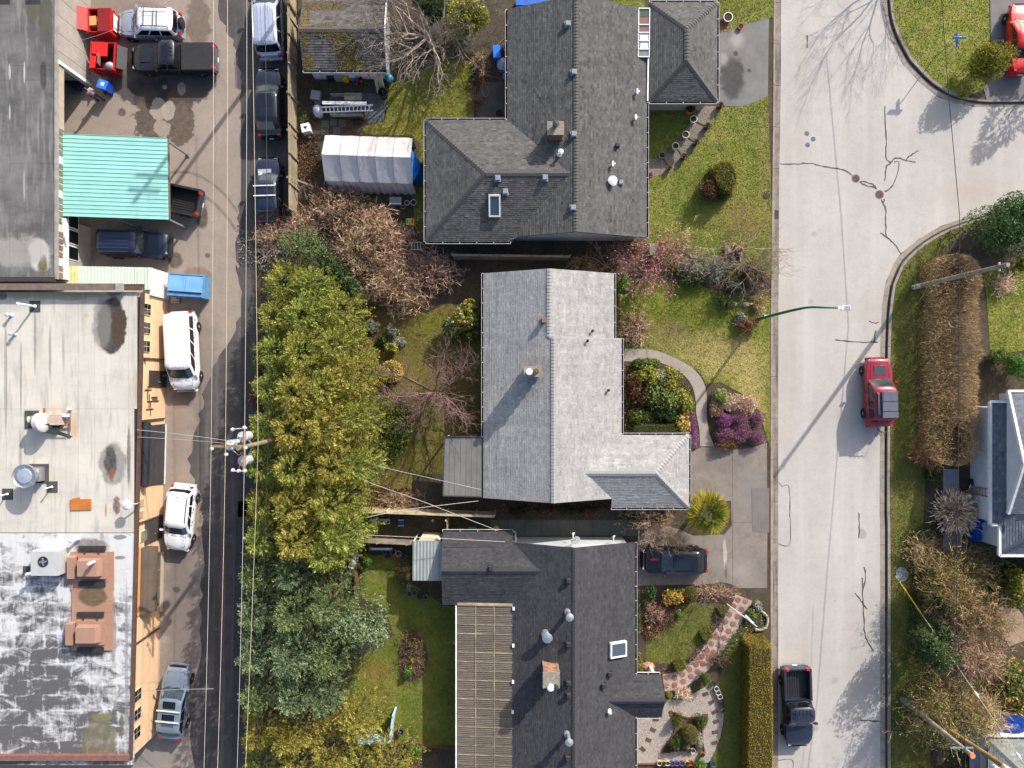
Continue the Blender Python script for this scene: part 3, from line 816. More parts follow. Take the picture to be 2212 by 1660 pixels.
chimney(hB,'12',200,758,.98,.56,5.5,mat('pale_brick',(150,118,100),(126,96,82),5,rough=.9,tone=.3),[(-.2,0,.14,white_plastic),(.22,0,.13,mat('mossy_pot',(92,78,50),(72,66,40),8,rough=.95))])
vent_box(hB,'12',270,443,mat('brown_vent',(112,96,84),(96,82,72),4,rough=.7),.3,.3)
for x,y in((573,505),(542,567),(672,873)):pipe_vent(hB,'12',x,y,vent_dark,.05,.22,True)
awn=[T('11',1210,1160,2.45),T('11',1447,1162,2.6),T('11',1445,1537,2.6),T('11',1201,1530,2.45)]
metal_grey=mat('patio_sheet',(112,110,106),(102,100,97),1.5,rough=.6,tone=.06)
ap=bpy.data.objects.new('patio_roof',None);COL.objects.link(ap);ap.parent=hB.root
for i in range(7):
 a,b=i/7+.003,(i+1)/7-.003
 def L(p,q,k):return p+(q-p)*k
 MB().slab([L(awn[0],awn[1],a),L(awn[0],awn[1],b),L(awn[3],awn[2],b),L(awn[3],awn[2],a)],.05,rnd.random()).build('roof_panel',metal_grey,ap,hB.off)
mb=MB();mb.bar(awn[0]+V((0,0,.02)),awn[1]+V((0,0,.02)),.07,.12);mb.bar(awn[0]+V((0,0,.02)),awn[3]+V((0,0,.02)),.07,.12);mb.bar(awn[3]+V((0,0,.02)),awn[2]+V((0,0,.02)),.07,.12)
mb.build('roof_edge',mat('dark_edge',(60,56,54),rough=.6),ap,hB.off)
for k in(awn[0],awn[3]):MB().box((k.x+.12,k.y+(-.12 if k is awn[0]else .12),1.2),(.1,.1,2.4)).build('post',white_paint,hB.root,hB.off)
hC=House('house','house with the dark slate shingle roof, long ribbed patio cover and street porch','house',P(1230,1450),sh_C,deck_dark)
cr,cR=P(1242,0,4.3).x,P(1372,0,E_).x
sc_=1.6/(cR-cr);cL=P(1085,0,2.37).x;zL=4.3-sc_*(cr-cL)
cN,cS=P(0,1172,E_).y,P(0,1790,E_).y
wn_,ws_,wW,wr=P(0,1149,2.5).y,P(0,1306,2.5).y,P(956,0,2.5).x,P(0,1234,3.45).y
cv=cr-(4.3-3.45)/sc_;cq=cr-1.8/sc_
kN=(cN-wr)/(wn_-wr)
xq=cv+(cq-cv)*kN;zq=3.45-.95*kN
pT,pB,pX=P(0,1457.5,2.6).y,P(0,1548,2.6).y,P(1432,0,2.6).x
py=(pT+pB)/2;pz=3.4;pv=cR-(pz-E_)/sc_
hC.plane([V((cL,cS,zL)),V((cr,cS,4.3)),V((cr,cN,4.3)),V((xq,cN,zq)),V((cv,wr,3.45)),V((cq,ws_,2.5)),V((cL,ws_,zL))])
hC.plane([V((cr,cN,4.3)),V((cr,cS,4.3)),V((cR,cS,E_)),V((cR,pB,E_)),V((pv,py,pz)),V((cR,pT,E_)),V((cR,cN,E_))])
hC.plane([V((wW,wn_,2.5)),V((wW,wr,3.45)),V((cv,wr,3.45)),V((xq,cN,zq)),V((P(1108,0,2.6).x,cN,zq)),V((P(1108,0,2.6).x,wn_,2.5))])
hC.plane([V((wW,wr,3.45)),V((wW,ws_,2.5)),V((cq,ws_,2.5)),V((cv,wr,3.45))])
hC.plane([V((cR,pT,2.62)),V((pv,py,pz)),V((pX,py,pz)),V((pX-.15,pT,2.62))]);hC.plane([V((cR,pB,2.62)),V((pX-.15,pB,2.62)),V((pX,py,pz)),V((pv,py,pz))])
hC.ridges+=[((cr,cN,4.3),(cr,P(0,1700,4.3).y,4.3)),((wW,wr,3.45),(cv,wr,3.45)),((pv,py,pz),(pX,py,pz))]
hC.finish()
hC.walls([V((cL+.9,cN-.35,0)),V((cR-I,cN-.35,0)),V((cR-I,cS+.4,0)),V((cL+.9,cS+.4,0))],0,2.6,stucco_w)
hC.walls([V((wW+.4,wn_-.4,0)),V((cL+.95,wn_-.4,0)),V((cL+.95,ws_+.4,0)),V((wW+.4,ws_+.4,0))],0,2.4,stucco_w)
hC.gable((cL+.9,cN-.22,E_-.1),(cR-I,cN-.22,E_),(cr,cN-.22,4.2),stucco_w);hC.gable((wW+.5,ws_+.4,2.5),(wW+.5,wn_-.4,2.5),(wW+.5,wr,3.4),stucco_w)
hC.gutter((wW,wn_,2.5),(P(1108,0,2.5).x,wn_,2.5),(0,1,0));hC.gutter((cR,cN,E_),(cR,pT+.1,E_),(1,0,0));hC.gutter((cR,pB-.05,E_),(cR,cS,E_),(1,0,0))
hC.gutter((cR+.1,pT,2.62),(pX-.2,pT,2.62),(0,1,0));hC.gutter((cR+.1,pB,2.62),(pX-.2,pB,2.62),(0,-1,0));hC.gutter((P(1108,0,2.5).x,wn_,2.5),(P(1108,0,2.5).x,cN+.05,2.5),(1,0,0))
MB().prism([V((pX-.5,pT-.3,0)),V((pX-.3,pT-.3,0)),V((pX-.3,pT-.5,0)),V((pX-.5,pT-.5,0))],0,2.55).build('post',white_paint,hC.root,hC.off)
MB().prism([V((pX-.5,pB+.3,0)),V((pX-.3,pB+.3,0)),V((pX-.3,pB+.5,0)),V((pX-.5,pB+.5,0))],0,2.55).build('post',white_paint,hC.root,hC.off)
for t,x,y in(('22',425,490),('22',425,885),('22',425,1125),('22',425,1200),('22',420,1590),('22',682,1070),('22',643,1142),('21',1497,412)):vent_box(hC,t,x,y,vent_dark,.3,.2)
pipe_vent(hC,'22',425,690,galv,.13,.95,True);pipe_vent(hC,'22',422,1450,galv,.13,.95,True);pipe_vent(hC,'22',290,828,alu,.17,.6,True);pipe_vent(hC,'22',678,1302,white_plastic,.07,.25,True)
skylight(hC,'22',727,917,1.1,.9)
chimney(hC,'22',318,1112,.95,.9,5.3,mat('pink_stone',(158,122,104),(120,92,80),3,rough=.9,tone=.2),[(-.05,-.34,.14,white_plastic),(.28,-.34,.11,vent_dark)])
dish=MB();c=T('22',470,245,3.4);dish.lathe(c,[(0,0),(.15,.02),(.25,.06)],16,axis=(-.3,.5,.7),sx=1.3);dish.tube([c,c+V((-.1,.5,.3))],.02,6);dish.tube([c,c+V((0,-.2,-.9))],.03,6)
dish.build('satellite_dish',mat('dish_grey',(150,152,154),(132,134,138),6,rough=.6),hC.root,hC.off)
for x,y in((453,203),(705,222)):
 c=T('22',x,y,2.4);mb=MB();mb.tube([c+V((0,-.35,.1)),c],.03,6);mb.lathe(c,[(.07,-.08),(.08,0),(.05,.08),(0,.1)],8);mb.bar(c,c+V((.12,.1,0)),.06,.06);mb.build('floodlight',white_plastic,hC.root,hC.off)
def translucent_sheet(name,c1,c2,fac=.45):
 n=NT(name)
 c=n.mix(n.n('MapRange',{0:n.noise(1.2,5),1:.35,2:.65}).outputs[0],lin(*c1),lin(*c2))
 c=n.mix(n.math('MULTIPLY',n.attr(),.35),c,lin(86,76,66));n.col(c);n.set(rough=.55)
 tr=n.n('BsdfTranslucent',{'Color':c});ms=n.n('MixShader',{'Fac':fac,1:n.b.outputs[0],2:tr.outputs[0]})
 n.t.links.new(ms.outputs[0],n.t.nodes['Material Output'].inputs[0]);return n.mat
ribm=translucent_sheet('ribbed_sheet',(134,123,109),(116,107,95))
pale_beam=mat('pale_beam',(156,146,126),(112,102,84),1.6,rough=.8,tone=.35)
pcx0,pcx1=T('21',1290,0,2.5).x,T('21',1633,0,2.75).x
pc=bpy.data.objects.new('patio_cover',None);COL.objects.link(pc);pc.parent=hC.root
rows=[T('21',0,652,2.65).y-i*.615 for i in range(24)]
xs=[pcx0,T('21',1404,0,2.6).x,T('21',1519,0,2.6).x,pcx1]
zz=lambda x:2.5+.25*(x-pcx0)/(pcx1-pcx0)
for j in range(3):
 w=xs[j+1]-xs[j]-.03;h=.6
 base=None
 for i in range(23):
  mbp=None
  if base is None or rnd.random()<.55:
   mbp=MB();n=5
   vs=[]
   for k in range(n*2+1):
    yy=h/2-k*h/(n*2);dz=.03 if k%2 else 0
    sl_=.25/(pcx1-pcx0)*w/2
    vs+=[(-w/2,yy,dz-sl_),(w/2,yy,dz+sl_)]
   mbp.add(vs,[(2*k,2*k+2,2*k+3,2*k+1)for k in range(n*2)],rnd.random())
   base=mbp.build('roof_panel',ribm,pc);o=base
  else:o=piece(base,'roof_panel',(0,0,0),pc)
  cx=(xs[j]+xs[j+1])/2
  o.location=V((cx,rows[i]-.3075,zz(cx)+rnd.uniform(0,.006)))-hC.off
for i in range(24):
 MB().bar((pcx0,rows[i],zz(pcx0)+.02),(pcx1,rows[i],zz(pcx1)+.02),.032,.05,rnd.random()).build('rafter',pale_beam,pc,hC.off)
for x in xs[1:3]:MB().bar((x,rows[0],zz(x)+.035),(x,rows[23],zz(x)+.035),.05,.04,.6).build('purlin',pale_beam,pc,hC.off)
MB().bar((pcx0,rows[0]+.12,2.56),(pcx1,rows[0]+.12,2.8),.16,.08,.7).build('end_beam',pale_beam,pc,hC.off)
MB().bar((pcx0-.08,rows[0],2.45),(pcx0-.08,rows[23],2.45),.1,.16).build('gutter',white_paint,pc,hC.off)
for t,x,y in(('21',1640,668),('21',1638,898),('21',1636,1124),('21',1634,1312)):MB().box(T(t,x,y,2.85),(.14,.2,.12)).build('bracket',white_plastic,pc,hC.off)
for i in(1,8,15,22):MB().box((pcx0+.1,rows[i],1.22),(.1,.1,2.44)).build('post',white_paint,hC.root,hC.off)
lt=[T('21',1012,248,2.15),T('21',1200,248,2.4),T('21',1200,495,2.4),T('21',1010,493,2.15)]
pale_sheet=mat('pale_corrugated',(150,158,154),(136,144,142),1.5,rough=.5,tone=.05)
lp=bpy.data.objects.new('lean_to_roof',None);COL.objects.link(lp);lp.parent=hC.root
for i in range(9):
 a,b=i/9+.002,(i+1)/9-.002
 L0,L1,L2,L3=L(lt[0],lt[1],a),L(lt[0],lt[1],b),L(lt[3],lt[2],b),L(lt[3],lt[2],a)
 m0,m1=(L0+L1)/2+V((0,0,.03)),(L3+L2)/2+V((0,0,.03))
 MB().add([L0,m0,L1,L3,m1,L2],[(3,4,1,0),(4,5,2,1)],rnd.random()).build('roof_panel',pale_sheet,lp,hC.off)
MB().prism([T('21',1060,228,2.0),T('21',1160,232,2.0),T('21',1180,247,2.0),T('21',1045,247,2.0)],.1,2.0).build('lean_to_wall',mat('cream_board',(190,184,160),rough=.8),hC.root,hC.off)
for k in(lt[0],lt[3]):MB().box((k.x+.08,k.y,1.05),(.08,.08,2.1)).build('post',white_paint,hC.root,hC.off)
hD=House('house','white walled house with blue grey roofs and white eaves at the east edge','house',P(2200,1020),sh_D,deck_dark)
d0,d1=P(2138,0,2.6).x,P(2181,0,3.25).x;dN,dS=P(0,868,2.6).y,P(0,1133,2.6).y
hD.plane([V((d0,dN,2.6)),V((d0,dS,2.6)),V((d1+.3,dS,3.3)),V((d1+.3,dN,3.3))],w=(.2,.34),ex=.16)
ug=P(2177,0,3.4).x;ua=P(0,1002,4.75).y;un,us=P(0,845,3.4).y,P(0,1110,3.4).y
far=ug+9
hD.plane([V((ug,un,3.4)),V((ug+.0,ua,4.75)),V((far,ua,4.75)),V((far,un,3.4))],w=(.2,.34),ex=.16)
hD.plane([V((ug,us,3.4)),V((far,us,3.4)),V((far,ua,4.75)),V((ug,ua,4.75))],w=(.2,.34),ex=.16)
e0,eN,eS=P(2157,0,2.7).x,P(0,1128,2.7).y,P(0,1200,2.7).y
hD.plane([V((e0,eN,2.7)),V((e0,eS,2.7)),V((e0+2.4,eS+2.0,3.7)),V((e0+2.4,eN+.4,3.7))],w=(.2,.34),ex=.16)
hD.plane([V((e0,eS,2.7)),V((e0+6,eS,2.7)),V((e0+6,eS+2.0,3.7)),V((e0+2.4,eS+2.0,3.7))],w=(.2,.34),ex=.16)
hD.ridges+=[((e0,eS,2.7),(e0+2.4,eS+2,3.7)),((ug,ua,4.75),(far,ua,4.75))]
hD.finish()
white_wall=mat('white_siding',(190,194,200),(178,182,188),1.5,rough=.8)
hD.walls([V((d0+.35,dN-.4,0)),V((far,dN-.4,0)),V((far,dS+.1,0)),V((d0+.35,dS+.1,0))],0,2.5,white_wall)
hD.walls([V((e0+.45,eN+2,0)),V((far,eN+2,0)),V((far,eS+.4,0)),V((e0+.45,eS+.4,0))],0,2.6,white_wall)
hD.gable((ug+.15,us+.2,3.4),(ug+.15,un-.2,3.4),(ug+.15,ua,4.68),white_wall,z0=2.4)
for a,b in(((ug,un,3.42),(ug,ua,4.8)),((ug,us,3.42),(ug,ua,4.8)),((d0,dN,2.62),(d0,dS,2.62)),((d0,dN,2.62),(d1,dN,3.2)),((ug,un,3.42),(far,un,3.42)),((e0,eN,2.75),(e0,eS,2.75)),((e0,eS,2.75),(e0+6,eS,2.75)),((d0,dS,2.7),(e0,dS,2.75))):
 MB().bar(a,b,.16,.2).build('eaves_board',white_paint,hD.root,hD.off)
hE=House('outbuilding','outbuilding with grey green hip roof and white wall in the south-east corner','outbuilding',P(2180,1640),sh_G,deck_dark)
a0,a1,aN,aS=P(2134,0,2.4).x,P(2134,0,2.4).x+7,P(0,1597,2.4).y,P(0,1597,2.4).y-6
hE.plane([V((a0,aN,2.4)),V((a0+3,aN-3,3.5)),V((a1,aN-3,3.5)),V((a1,aN,2.4))]);hE.plane([V((a0,aN,2.4)),V((a0,aS,2.4)),V((a0+3,aN-3,3.5))])
hE.plane([V((a0,aS,2.4)),V((a1,aS,2.4)),V((a1,aN-3,3.5)),V((a0+3,aN-3,3.5))])
hE.ridges+=[((a0,aN,2.4),(a0+3,aN-3,3.5))]
hE.finish()
hE.walls([V((a0+.3,aN-.3,0)),V((a1,aN-.3,0)),V((a1,aS+.3,0)),V((a0+.3,aS+.3,0))],0,2.3,white_wall)
hE.gutter((a0,aN,2.4),(a1,aN,2.4),(0,1,0))
one(MB().box(K(2650,1950,4.689,1365,1500,.55)+V((0,0,0)),(.95,1.6,1.1)).box(K(2650,1950,4.689,1365,1500,1.15),(1.02,1.7,.1)),'storage_cabinet',mat('pale_cabinet',(170,172,178),(156,158,166),2,rough=.7),'pale flat topped cabinet beside the grey green roof and the leaning pole','cabinet',K(2650,1950,4.689,1365,1500)*1.0)
MOSS=[(T('01',470,200,2.6),(1.1,.45),(98,80,26),dict(warp=.8,wscale=2,amount=.9,grain=.7)),(T('01',560,240,2.6),(.8,.5),(74,56,28),dict(warp=.8,wscale=2,amount=.85,grain=.7)),(T('01',640,400,2.3),(1.1,.5),(108,96,28),dict(warp=.8,wscale=2,amount=.95,grain=.6)),(T('01',360,390,2.3),(.35,.5),(112,98,28),dict(warp=.7,amount=.95)),(T('01',350,180,2.5),(.3,1.5),(116,88,28),dict(warp=.8,amount=.8)),(T('01',600,300,2.5),(.9,.7),(66,52,34),dict(warp=.9,amount=.7)),(T('01',450,30,2.5),(1.6,.4),(84,66,30),dict(warp=.9,amount=.6)),(T('01',740,420,2.3),(1,.2),(116,104,26),dict(warp=.9,amount=.8))]
sb=P(745,80)
MOSS=[((m[0].x-sb.x,m[0].y-sb.y),m[1],m[2],m[3])for m in MOSS]
sh_S=shingle_mat('shingle_old',(58,55,54),(112,108,105),moss=MOSS)
hS=House('shed','garden shed with a mossy old shingle roof and white walls','shed',sb,sh_S,deck_dark)
sx0,sx1=T('01',330,0,2.1).x,T('01',850,0,2.1).x;sN,sS_,sR=T('01',0,-20,2.1).y,T('01',0,440,2.1).y,T('01',0,185,3.0).y
hS.plane([V((sx0,sN,2.1)),V((sx0,sR,3)),V((sx1,sR,3)),V((sx1,sN,2.1))],ex=.16);hS.plane([V((sx0,sS_,2.1)),V((sx1,sS_,2.1)),V((sx1,sR,3)),V((sx0,sR,3))],ex=.16)
hS.ridges+=[((sx0,sR,3),(sx1,sR,3))]
hS.finish()
hS.walls([V((sx0+.25,sN-.3,0)),V((sx1-.15,sN-.3,0)),V((sx1-.15,sS_+.3,0)),V((sx0+.25,sS_+.3,0))],0,2.05,white_wall)
for a,b in(((sx1+.03,sN,2.12),(sx1+.03,sR,3.02)),((sx1+.03,sS_,2.12),(sx1+.03,sR,3.02))):MB().bar(a,b,.07,.2).build('rake_board',white_paint,hS.root,hS.off)
hS.gutter((sx0,sS_,2.1),(sx1,sS_,2.1),(0,-1,0));
for i in range(5):MB().box((sx0+.8+i*1.1,sS_+.29,1.0),(.03,.04,2.0)).build('wall_batten',mat('batten_grey',(120,122,128)),hS.root,hS.off)
mrng=np.random.RandomState(4)
mv,mf,mt=[],[],[]
for c,r,_,_ in MOSS:
 n=int(520*r[0]*r[1])+40
 for _ in range(n):
  a,d=mrng.rand()*6.28,mrng.rand()**.5
  x,y=c[0]+sb.x+math.cos(a)*d*r[0],c[1]+sb.y+math.sin(a)*d*r[1]
  if not(sx0<x<sx1 and sS_<y<sN):continue
  z=hS.z(x,y)+.02;q=len(mv);w=mrng.uniform(.025,.07)
  mv+=[(x-w,y-w,z),(x+w,y-w*.6,z),(x,y+w,z),(x,y,z+w*.8)];tt=mrng.rand()*(.5 if _%3 else 1)
  mf+=[(q,q+1,q+3),(q+1,q+2,q+3),(q+2,q,q+3)];mt+=[tt]*3
np_obj('moss',np.array(mv),np.array(mf),np.array(mt),moss_m,hS.roof,sb,'stuff')
def membrane(name,c1,c2,c3,stains=(),streakc=(90,88,86),streaka=.4,off=(0,0),extra=None,tone=.05):
 n=NT(name)
 a=n.n('MapRange',{0:n.noise(.5,6,.6),1:.35,2:.65}).outputs[0]
 c=n.mix(a,lin(*c1),lin(*c2))
 b=n.n('MapRange',{0:n.noise((3.0,.35,1),5,.6),1:.52,2:.75,4:streaka}).outputs[0]
 c=n.mix(b,c,lin(*streakc))
 b2=n.n('MapRange',{0:n.noise((.7,1.6,1),5,.65),1:.5,2:.75,4:.6}).outputs[0]
 c=n.mix(b2,c,lin(*c3))
 k=n.n('MapRange',{0:n.attr(),1:0.0,2:1.0,3:1-tone,4:1+tone}).outputs[0]
 k=n.math('MULTIPLY',k,n.n('MapRange',{0:n.noise(30,3,.7),1:.3,2:.7,3:.93,4:1.07}).outputs[0])
 c=n.mix(1.0,c,n.n('CombineColor',{0:k,1:k,2:k}).outputs[0],'MULTIPLY')
 if extra:c=extra(n,c)
 for s in stains:c=n.stain(c,(s[0][0]-off[0],s[0][1]-off[1]),s[1],lin(*s[2]),**(s[3]if len(s)>3 else{}))
 n.col(c);n.set(rough=.7,spec=.3);n.bump(n.noise(40,3),.2,.006)
 return n.mat
def SZ(z,t,x,y,rx,ry,col,**k):return(T(t,x,y,z),(rx*.0112*(1-z/48),ry*.0112*(1-z/48)),col,k)
peach=mat('peach_stucco',(212,180,145),(204,172,136),1.5,rough=.85,bump=.15,tone=.06)
brown_trim=mat('brown_trim',(92,68,58),(76,58,50),4,rough=.6)
dark_door=mat('dark_door',(52,46,44),(60,54,50),3,rough=.6)
ZW=3.6
wb=P(100,300)
wst=[SZ(ZW,'00',265,480,70,150,(58,56,54),warp=.25,amount=.0),SZ(ZW,'00',270,470,24,110,(52,50,47),warp=.5,amount=.9),SZ(ZW,'00',210,40,60,150,(78,74,60),warp=.7,amount=.9),SZ(ZW,'00',290,120,50,220,(74,70,58),warp=.6,amount=.8),SZ(ZW,'00',250,1590,80,130,(180,176,170),warp=.7,amount=.9),SZ(ZW,'00',270,1640,30,60,(92,84,52),warp=.6,amount=.9),SZ(ZW,'10',265,110,35,55,(86,80,48),warp=.6,amount=.8),SZ(ZW,'00',120,1560,220,120,(150,146,140),warp=.8,amount=.7),SZ(ZW,'00',60,450,8,60,(170,168,166),warp=.4),SZ(ZW,'00',152,450,7,80,(170,168,166),warp=.4),SZ(ZW,'00',60,700,6,60,(170,168,166),warp=.4),SZ(ZW,'00',150,1150,8,120,(150,148,146),warp=.4),SZ(ZW,'00',100,1000,200,200,(116,114,112),warp=.9,amount=.6,soft=.9)]
wm=membrane('workshop_membrane',(80,79,78),(106,105,103),(66,65,64),wst,(136,134,131),.75,(wb.x,wb.y))
wsb=thing('workshop_building','dark grey flat roofed workshop building in the north-west corner','building',wb)
wx=P(120,0,ZW).x;wyS=T('10',0,182,ZW).y;wyN=40
MB().box(((wx-30)/2-8+.0,(wyS+wyN)/2,ZW-.12),(1,1,.01)).build('roof_core',deck_dark,wsb,wb)if False else None
wroof=MB().prism([V((wx-28,wyS,0)),V((wx-.02,wyS,0)),V((wx-.02,wyN,0)),V((wx-28,wyN,0))],ZW-.25,ZW-.03).build('roof',deck_dark,wsb,wb)
seams=[335,250,155,60,-35,-130]
for i in range(len(seams)-1):
 xa_,xb_=T('00',seams[i+1],0,ZW).x,T('00',seams[i],0,ZW).x
 for j,(ya_,yb_)in enumerate(((-60,410),(410,1020),(1020,1740))):
  ya2,yb2=T('00',0,ya_+i%2*90,ZW).y,max(T('00',0,yb_+i%2*90,ZW).y,wyS)
  MB().box(((xa_+xb_)/2,(ya2+yb2)/2,ZW-.02+.004*((i+j)%2)),(xb_-xa_-.012,abs(ya2-yb2)-.012,.03),0,rnd.random()).build('membrane_strip',wm,wroof,wb)
ledge=mat('roof_ledge',(150,144,138),(126,120,114),2,rough=.7)
MB().box((wx+.03,(wyS+wyN)/2,ZW-.06),(.16,wyN-wyS,.2)).build('roof_edging',ledge,wsb,wb)
MB().box((wx-14,wyS-.02,ZW-.04),(28,.3,.2)).build('roof_edging',mat('dark_edging',(58,54,52),(48,46,44),3,rough=.8),wsb,wb)
siding=mat('grey_siding',(150,146,140),(138,134,130),2,rough=.7,tone=.08)
xwl=wx+.02
yq=T('00',0,520,0).y
yv=wyN
k=0
while yv>yq+.05:
 ye=max(yq,yv-1.15)
 if yv<29:
  MB().box((xwl,(yv+ye)/2,1.75),(.1,yv-ye-.025,3.5),0,rnd.random()).build('wall_panel',siding,wsb,wb)
 yv=ye
MB().box((xwl-.05,yq-.12,1.75),(.36,.22,3.5)).build('corner_post',white_paint,wsb,wb)
MB().box((xwl-2.4,yq-.06,1.75),(4.6,.1,3.5)).build('wall',siding,wsb,wb)
ys0,ys1=T('00',0,800,3.3).y,wyS+.1
MB().box((xwl-.02,(yq+ys0)/2,3.2),(.1,yq-ys0,.75)).build('fascia_board',mat('beige_band',(168,156,142),(150,138,124),3,rough=.8),wsb,wb)
MB().box((xwl-.06,(ys0+ys1)/2,3.2),(.1,ys0-ys1,.75)).build('window_band',white_paint,wsb,wb)
np_=22;st=(ys0-ys1)/np_
panem=mat('clerestory_pane',(120,108,92),(96,86,76),2,rough=.15,coat=.5)
for i in range(np_):
 if i%5==4:continue
 MB().box((xwl-.02,ys0-(i+.5)*st,3.2),(.1,st-.1,.58)).build('pane',panem,wsb,wb)
yb0,yb1=P(0,472,2.8).y,wyS+.1
MB().box((xwl+.06,(yb0+yb1)/2,2.72),(.2,yb0-yb1,.3)).build('beam',white_paint,wsb,wb)
MB().box((xwl,(yb0+yb1)/2,1.28),(.1,yb0-yb1,2.56)).build('wall',siding,wsb,wb)
for yy in(665,712,760):
 c=P(0,(yy)*.72029,2.0);w_=MB().box((xwl+.06,c.y,1.95),(.06,.95,1.1)).build('window',white_paint,wsb,wb);MB().box((xwl+.08,c.y,1.95),(.06,.82,.96)).build('pane',glass_dark,w_,wb)
MB().tube([V((xwl+.2,yb0-.2,3.3)),V((xwl+.25,yb1+2.2,2.9))],.05,6).build('drain_pipe',white_paint,wsb,wb)
cb=P(240,390)
cz=lambda x:2.95-.28*(x-ca[0].x)/(ca[1].x-ca[0].x)
ca=[T('00',378,832,2.95),T('00',1040,860,2.67),T('00',1048,1368,2.67),T('00',376,1345,2.95)]
can=thing('metal_canopy','turquoise ribbed metal canopy attached to the workshop wall','canopy',cb)
turq=mat('turquoise_sheet',(142,194,184),(134,186,176),1.2,rough=.55,tone=.06,detail=3)
NP=20
for i in range(NP):
 a,b=i/NP,(i+1)/NP
 A,B,C_,D=L(ca[0],ca[3],a),L(ca[1],ca[2],a),L(ca[1],ca[2],b),L(ca[0],ca[3],b)
 g=.1
 mb=MB();up=V((0,0,.05))
 r=[(0,0),(.02,.03),(.09,.03),(.11,.0),(.99,.0)]
 vs=[]
 for k,h in r:vs+=[L(A,D,k)+V((0,0,h)),L(B,C_,k)+V((0,0,h))]
 mb.add(vs,[(2*q+2,2*q+3,2*q+1,2*q)for q in range(4)],rnd.random())
 mb.slab([L(A,D,.01)-up*.3,L(B,C_,.01)-up*.3,L(B,C_,.98)-up*.3,L(A,D,.98)-up*.3],.02)
 mb.build('roof_panel',turq,can,cb)
MB().bar(ca[1]-V((0,0,.1)),ca[2]-V((0,0,.1)),.12,.16).build('edge_beam',mat('canopy_beam',(104,100,92),(88,84,78),4,rough=.7),can,cb)
for t,x,y in(('00',1170,968),('00',1160,1420),('00',858,1418)):
 b=T(t,x,y);mb=MB();mb.box((b.x,b.y,1.3),(.11,.11,2.6));mb.box((b.x,b.y,.05),(.24,.24,.08));mb.build('post',mat('post_grey',(128,126,120),(108,106,102),4,rough=.7),can,cb)
mb_=P(240,600)
lean=thing('lean_to','narrow lean-to with pale mint metal roof and white sided end wall','lean-to',mb_)
mint=mat('mint_sheet',(172,190,172),(164,182,164),1.5,rough=.55,tone=.05)
rusty_mint=mat('rust_stained_sheet',(186,176,130),(168,150,96),2,rough=.7)
for i in range(26):
 xa_,xb_=405+i*20.6,405+(i+1)*20.6
 y0_,y1_=100+10*i/26,212+(36 if i>23 else 0)
 A,B,C_,D=T('10',xa_,y0_,2.4),T('10',xb_,y0_,2.4),T('10',xb_,y1_,2.55),T('10',xa_,y1_,2.55)
 up=V((0,0,.035))
 MB().add([A,L(A,B,.2)+up,L(A,B,.4),B,D,L(D,C_,.2)+up,L(D,C_,.4),C_],[(5,1,0,4),(6,2,1,5),(7,3,2,6)],rnd.random()).build('roof_panel',rusty_mint if i in(1,2,3)else mint,lean,mb_)
we=T('10',940,180,2.4).x
wy0,wy1=T('10',0,112,2.4).y,T('10',0,300,1.0).y
MB().box((we-4.2,(wy0+wy1)/2,1.15),(8.4,wy0-wy1-.06,2.3)).build('wall',siding,lean,mb_)
for i in range(12):
 MB().box((we+.02,(wy0+wy1)/2,.1+i*.19+.095),(.05,wy0-wy1,.175),0,rnd.random()).build('board',white_paint,lean,mb_)
MB().bar((we+.03,wy0,2.36),(we+.03,wy1,2.44),.12,.16).build('eaves_board',white_paint,lean,mb_)
pb=P(150,1100)
A0,B0=P(306,632,3.4),P(281,1640,3.4)
A0.z=B0.z=0
peach_b=thing('flat_roofed_building','long peach building with pale flat roof and brown eaves along the lane','building',pb)
wdir=(B0-A0).normalized();wnrm=V((-wdir.y,wdir.x,0))
if wnrm.x<0:wnrm=-wnrm
mb=MB();mb.prism([A0+V((-32,0,0)),A0,B0,B0+V((-32,0,0))],0,3.3);mb.build('wall',peach,peach_b,pb)
def wall_y(t,y,z):
 """point of the lane wall seen at row y of a survey sheet, at height z"""
 yy=T(t,0,y,z).y;k=(A0.y-yy)/(A0.y-B0.y);p=A0+(B0-A0)*k
 return V((p.x,p.y,z))
wang=math.atan2(wdir.y,wdir.x)
def wall_box(name,t,y,z,w,h,d,m,parent=None,out=0.0,tone=.5):
 c=wall_y(t,y,z)+wnrm*(d/2+out)
 return MB().box(c,(w,d,h),wang,tone).build(name,m,parent or peach_b,pb)
def SP(t,x,y,rx,ry,col,**k):return SZ(3.3,t,x,y,rx,ry,col,**k)
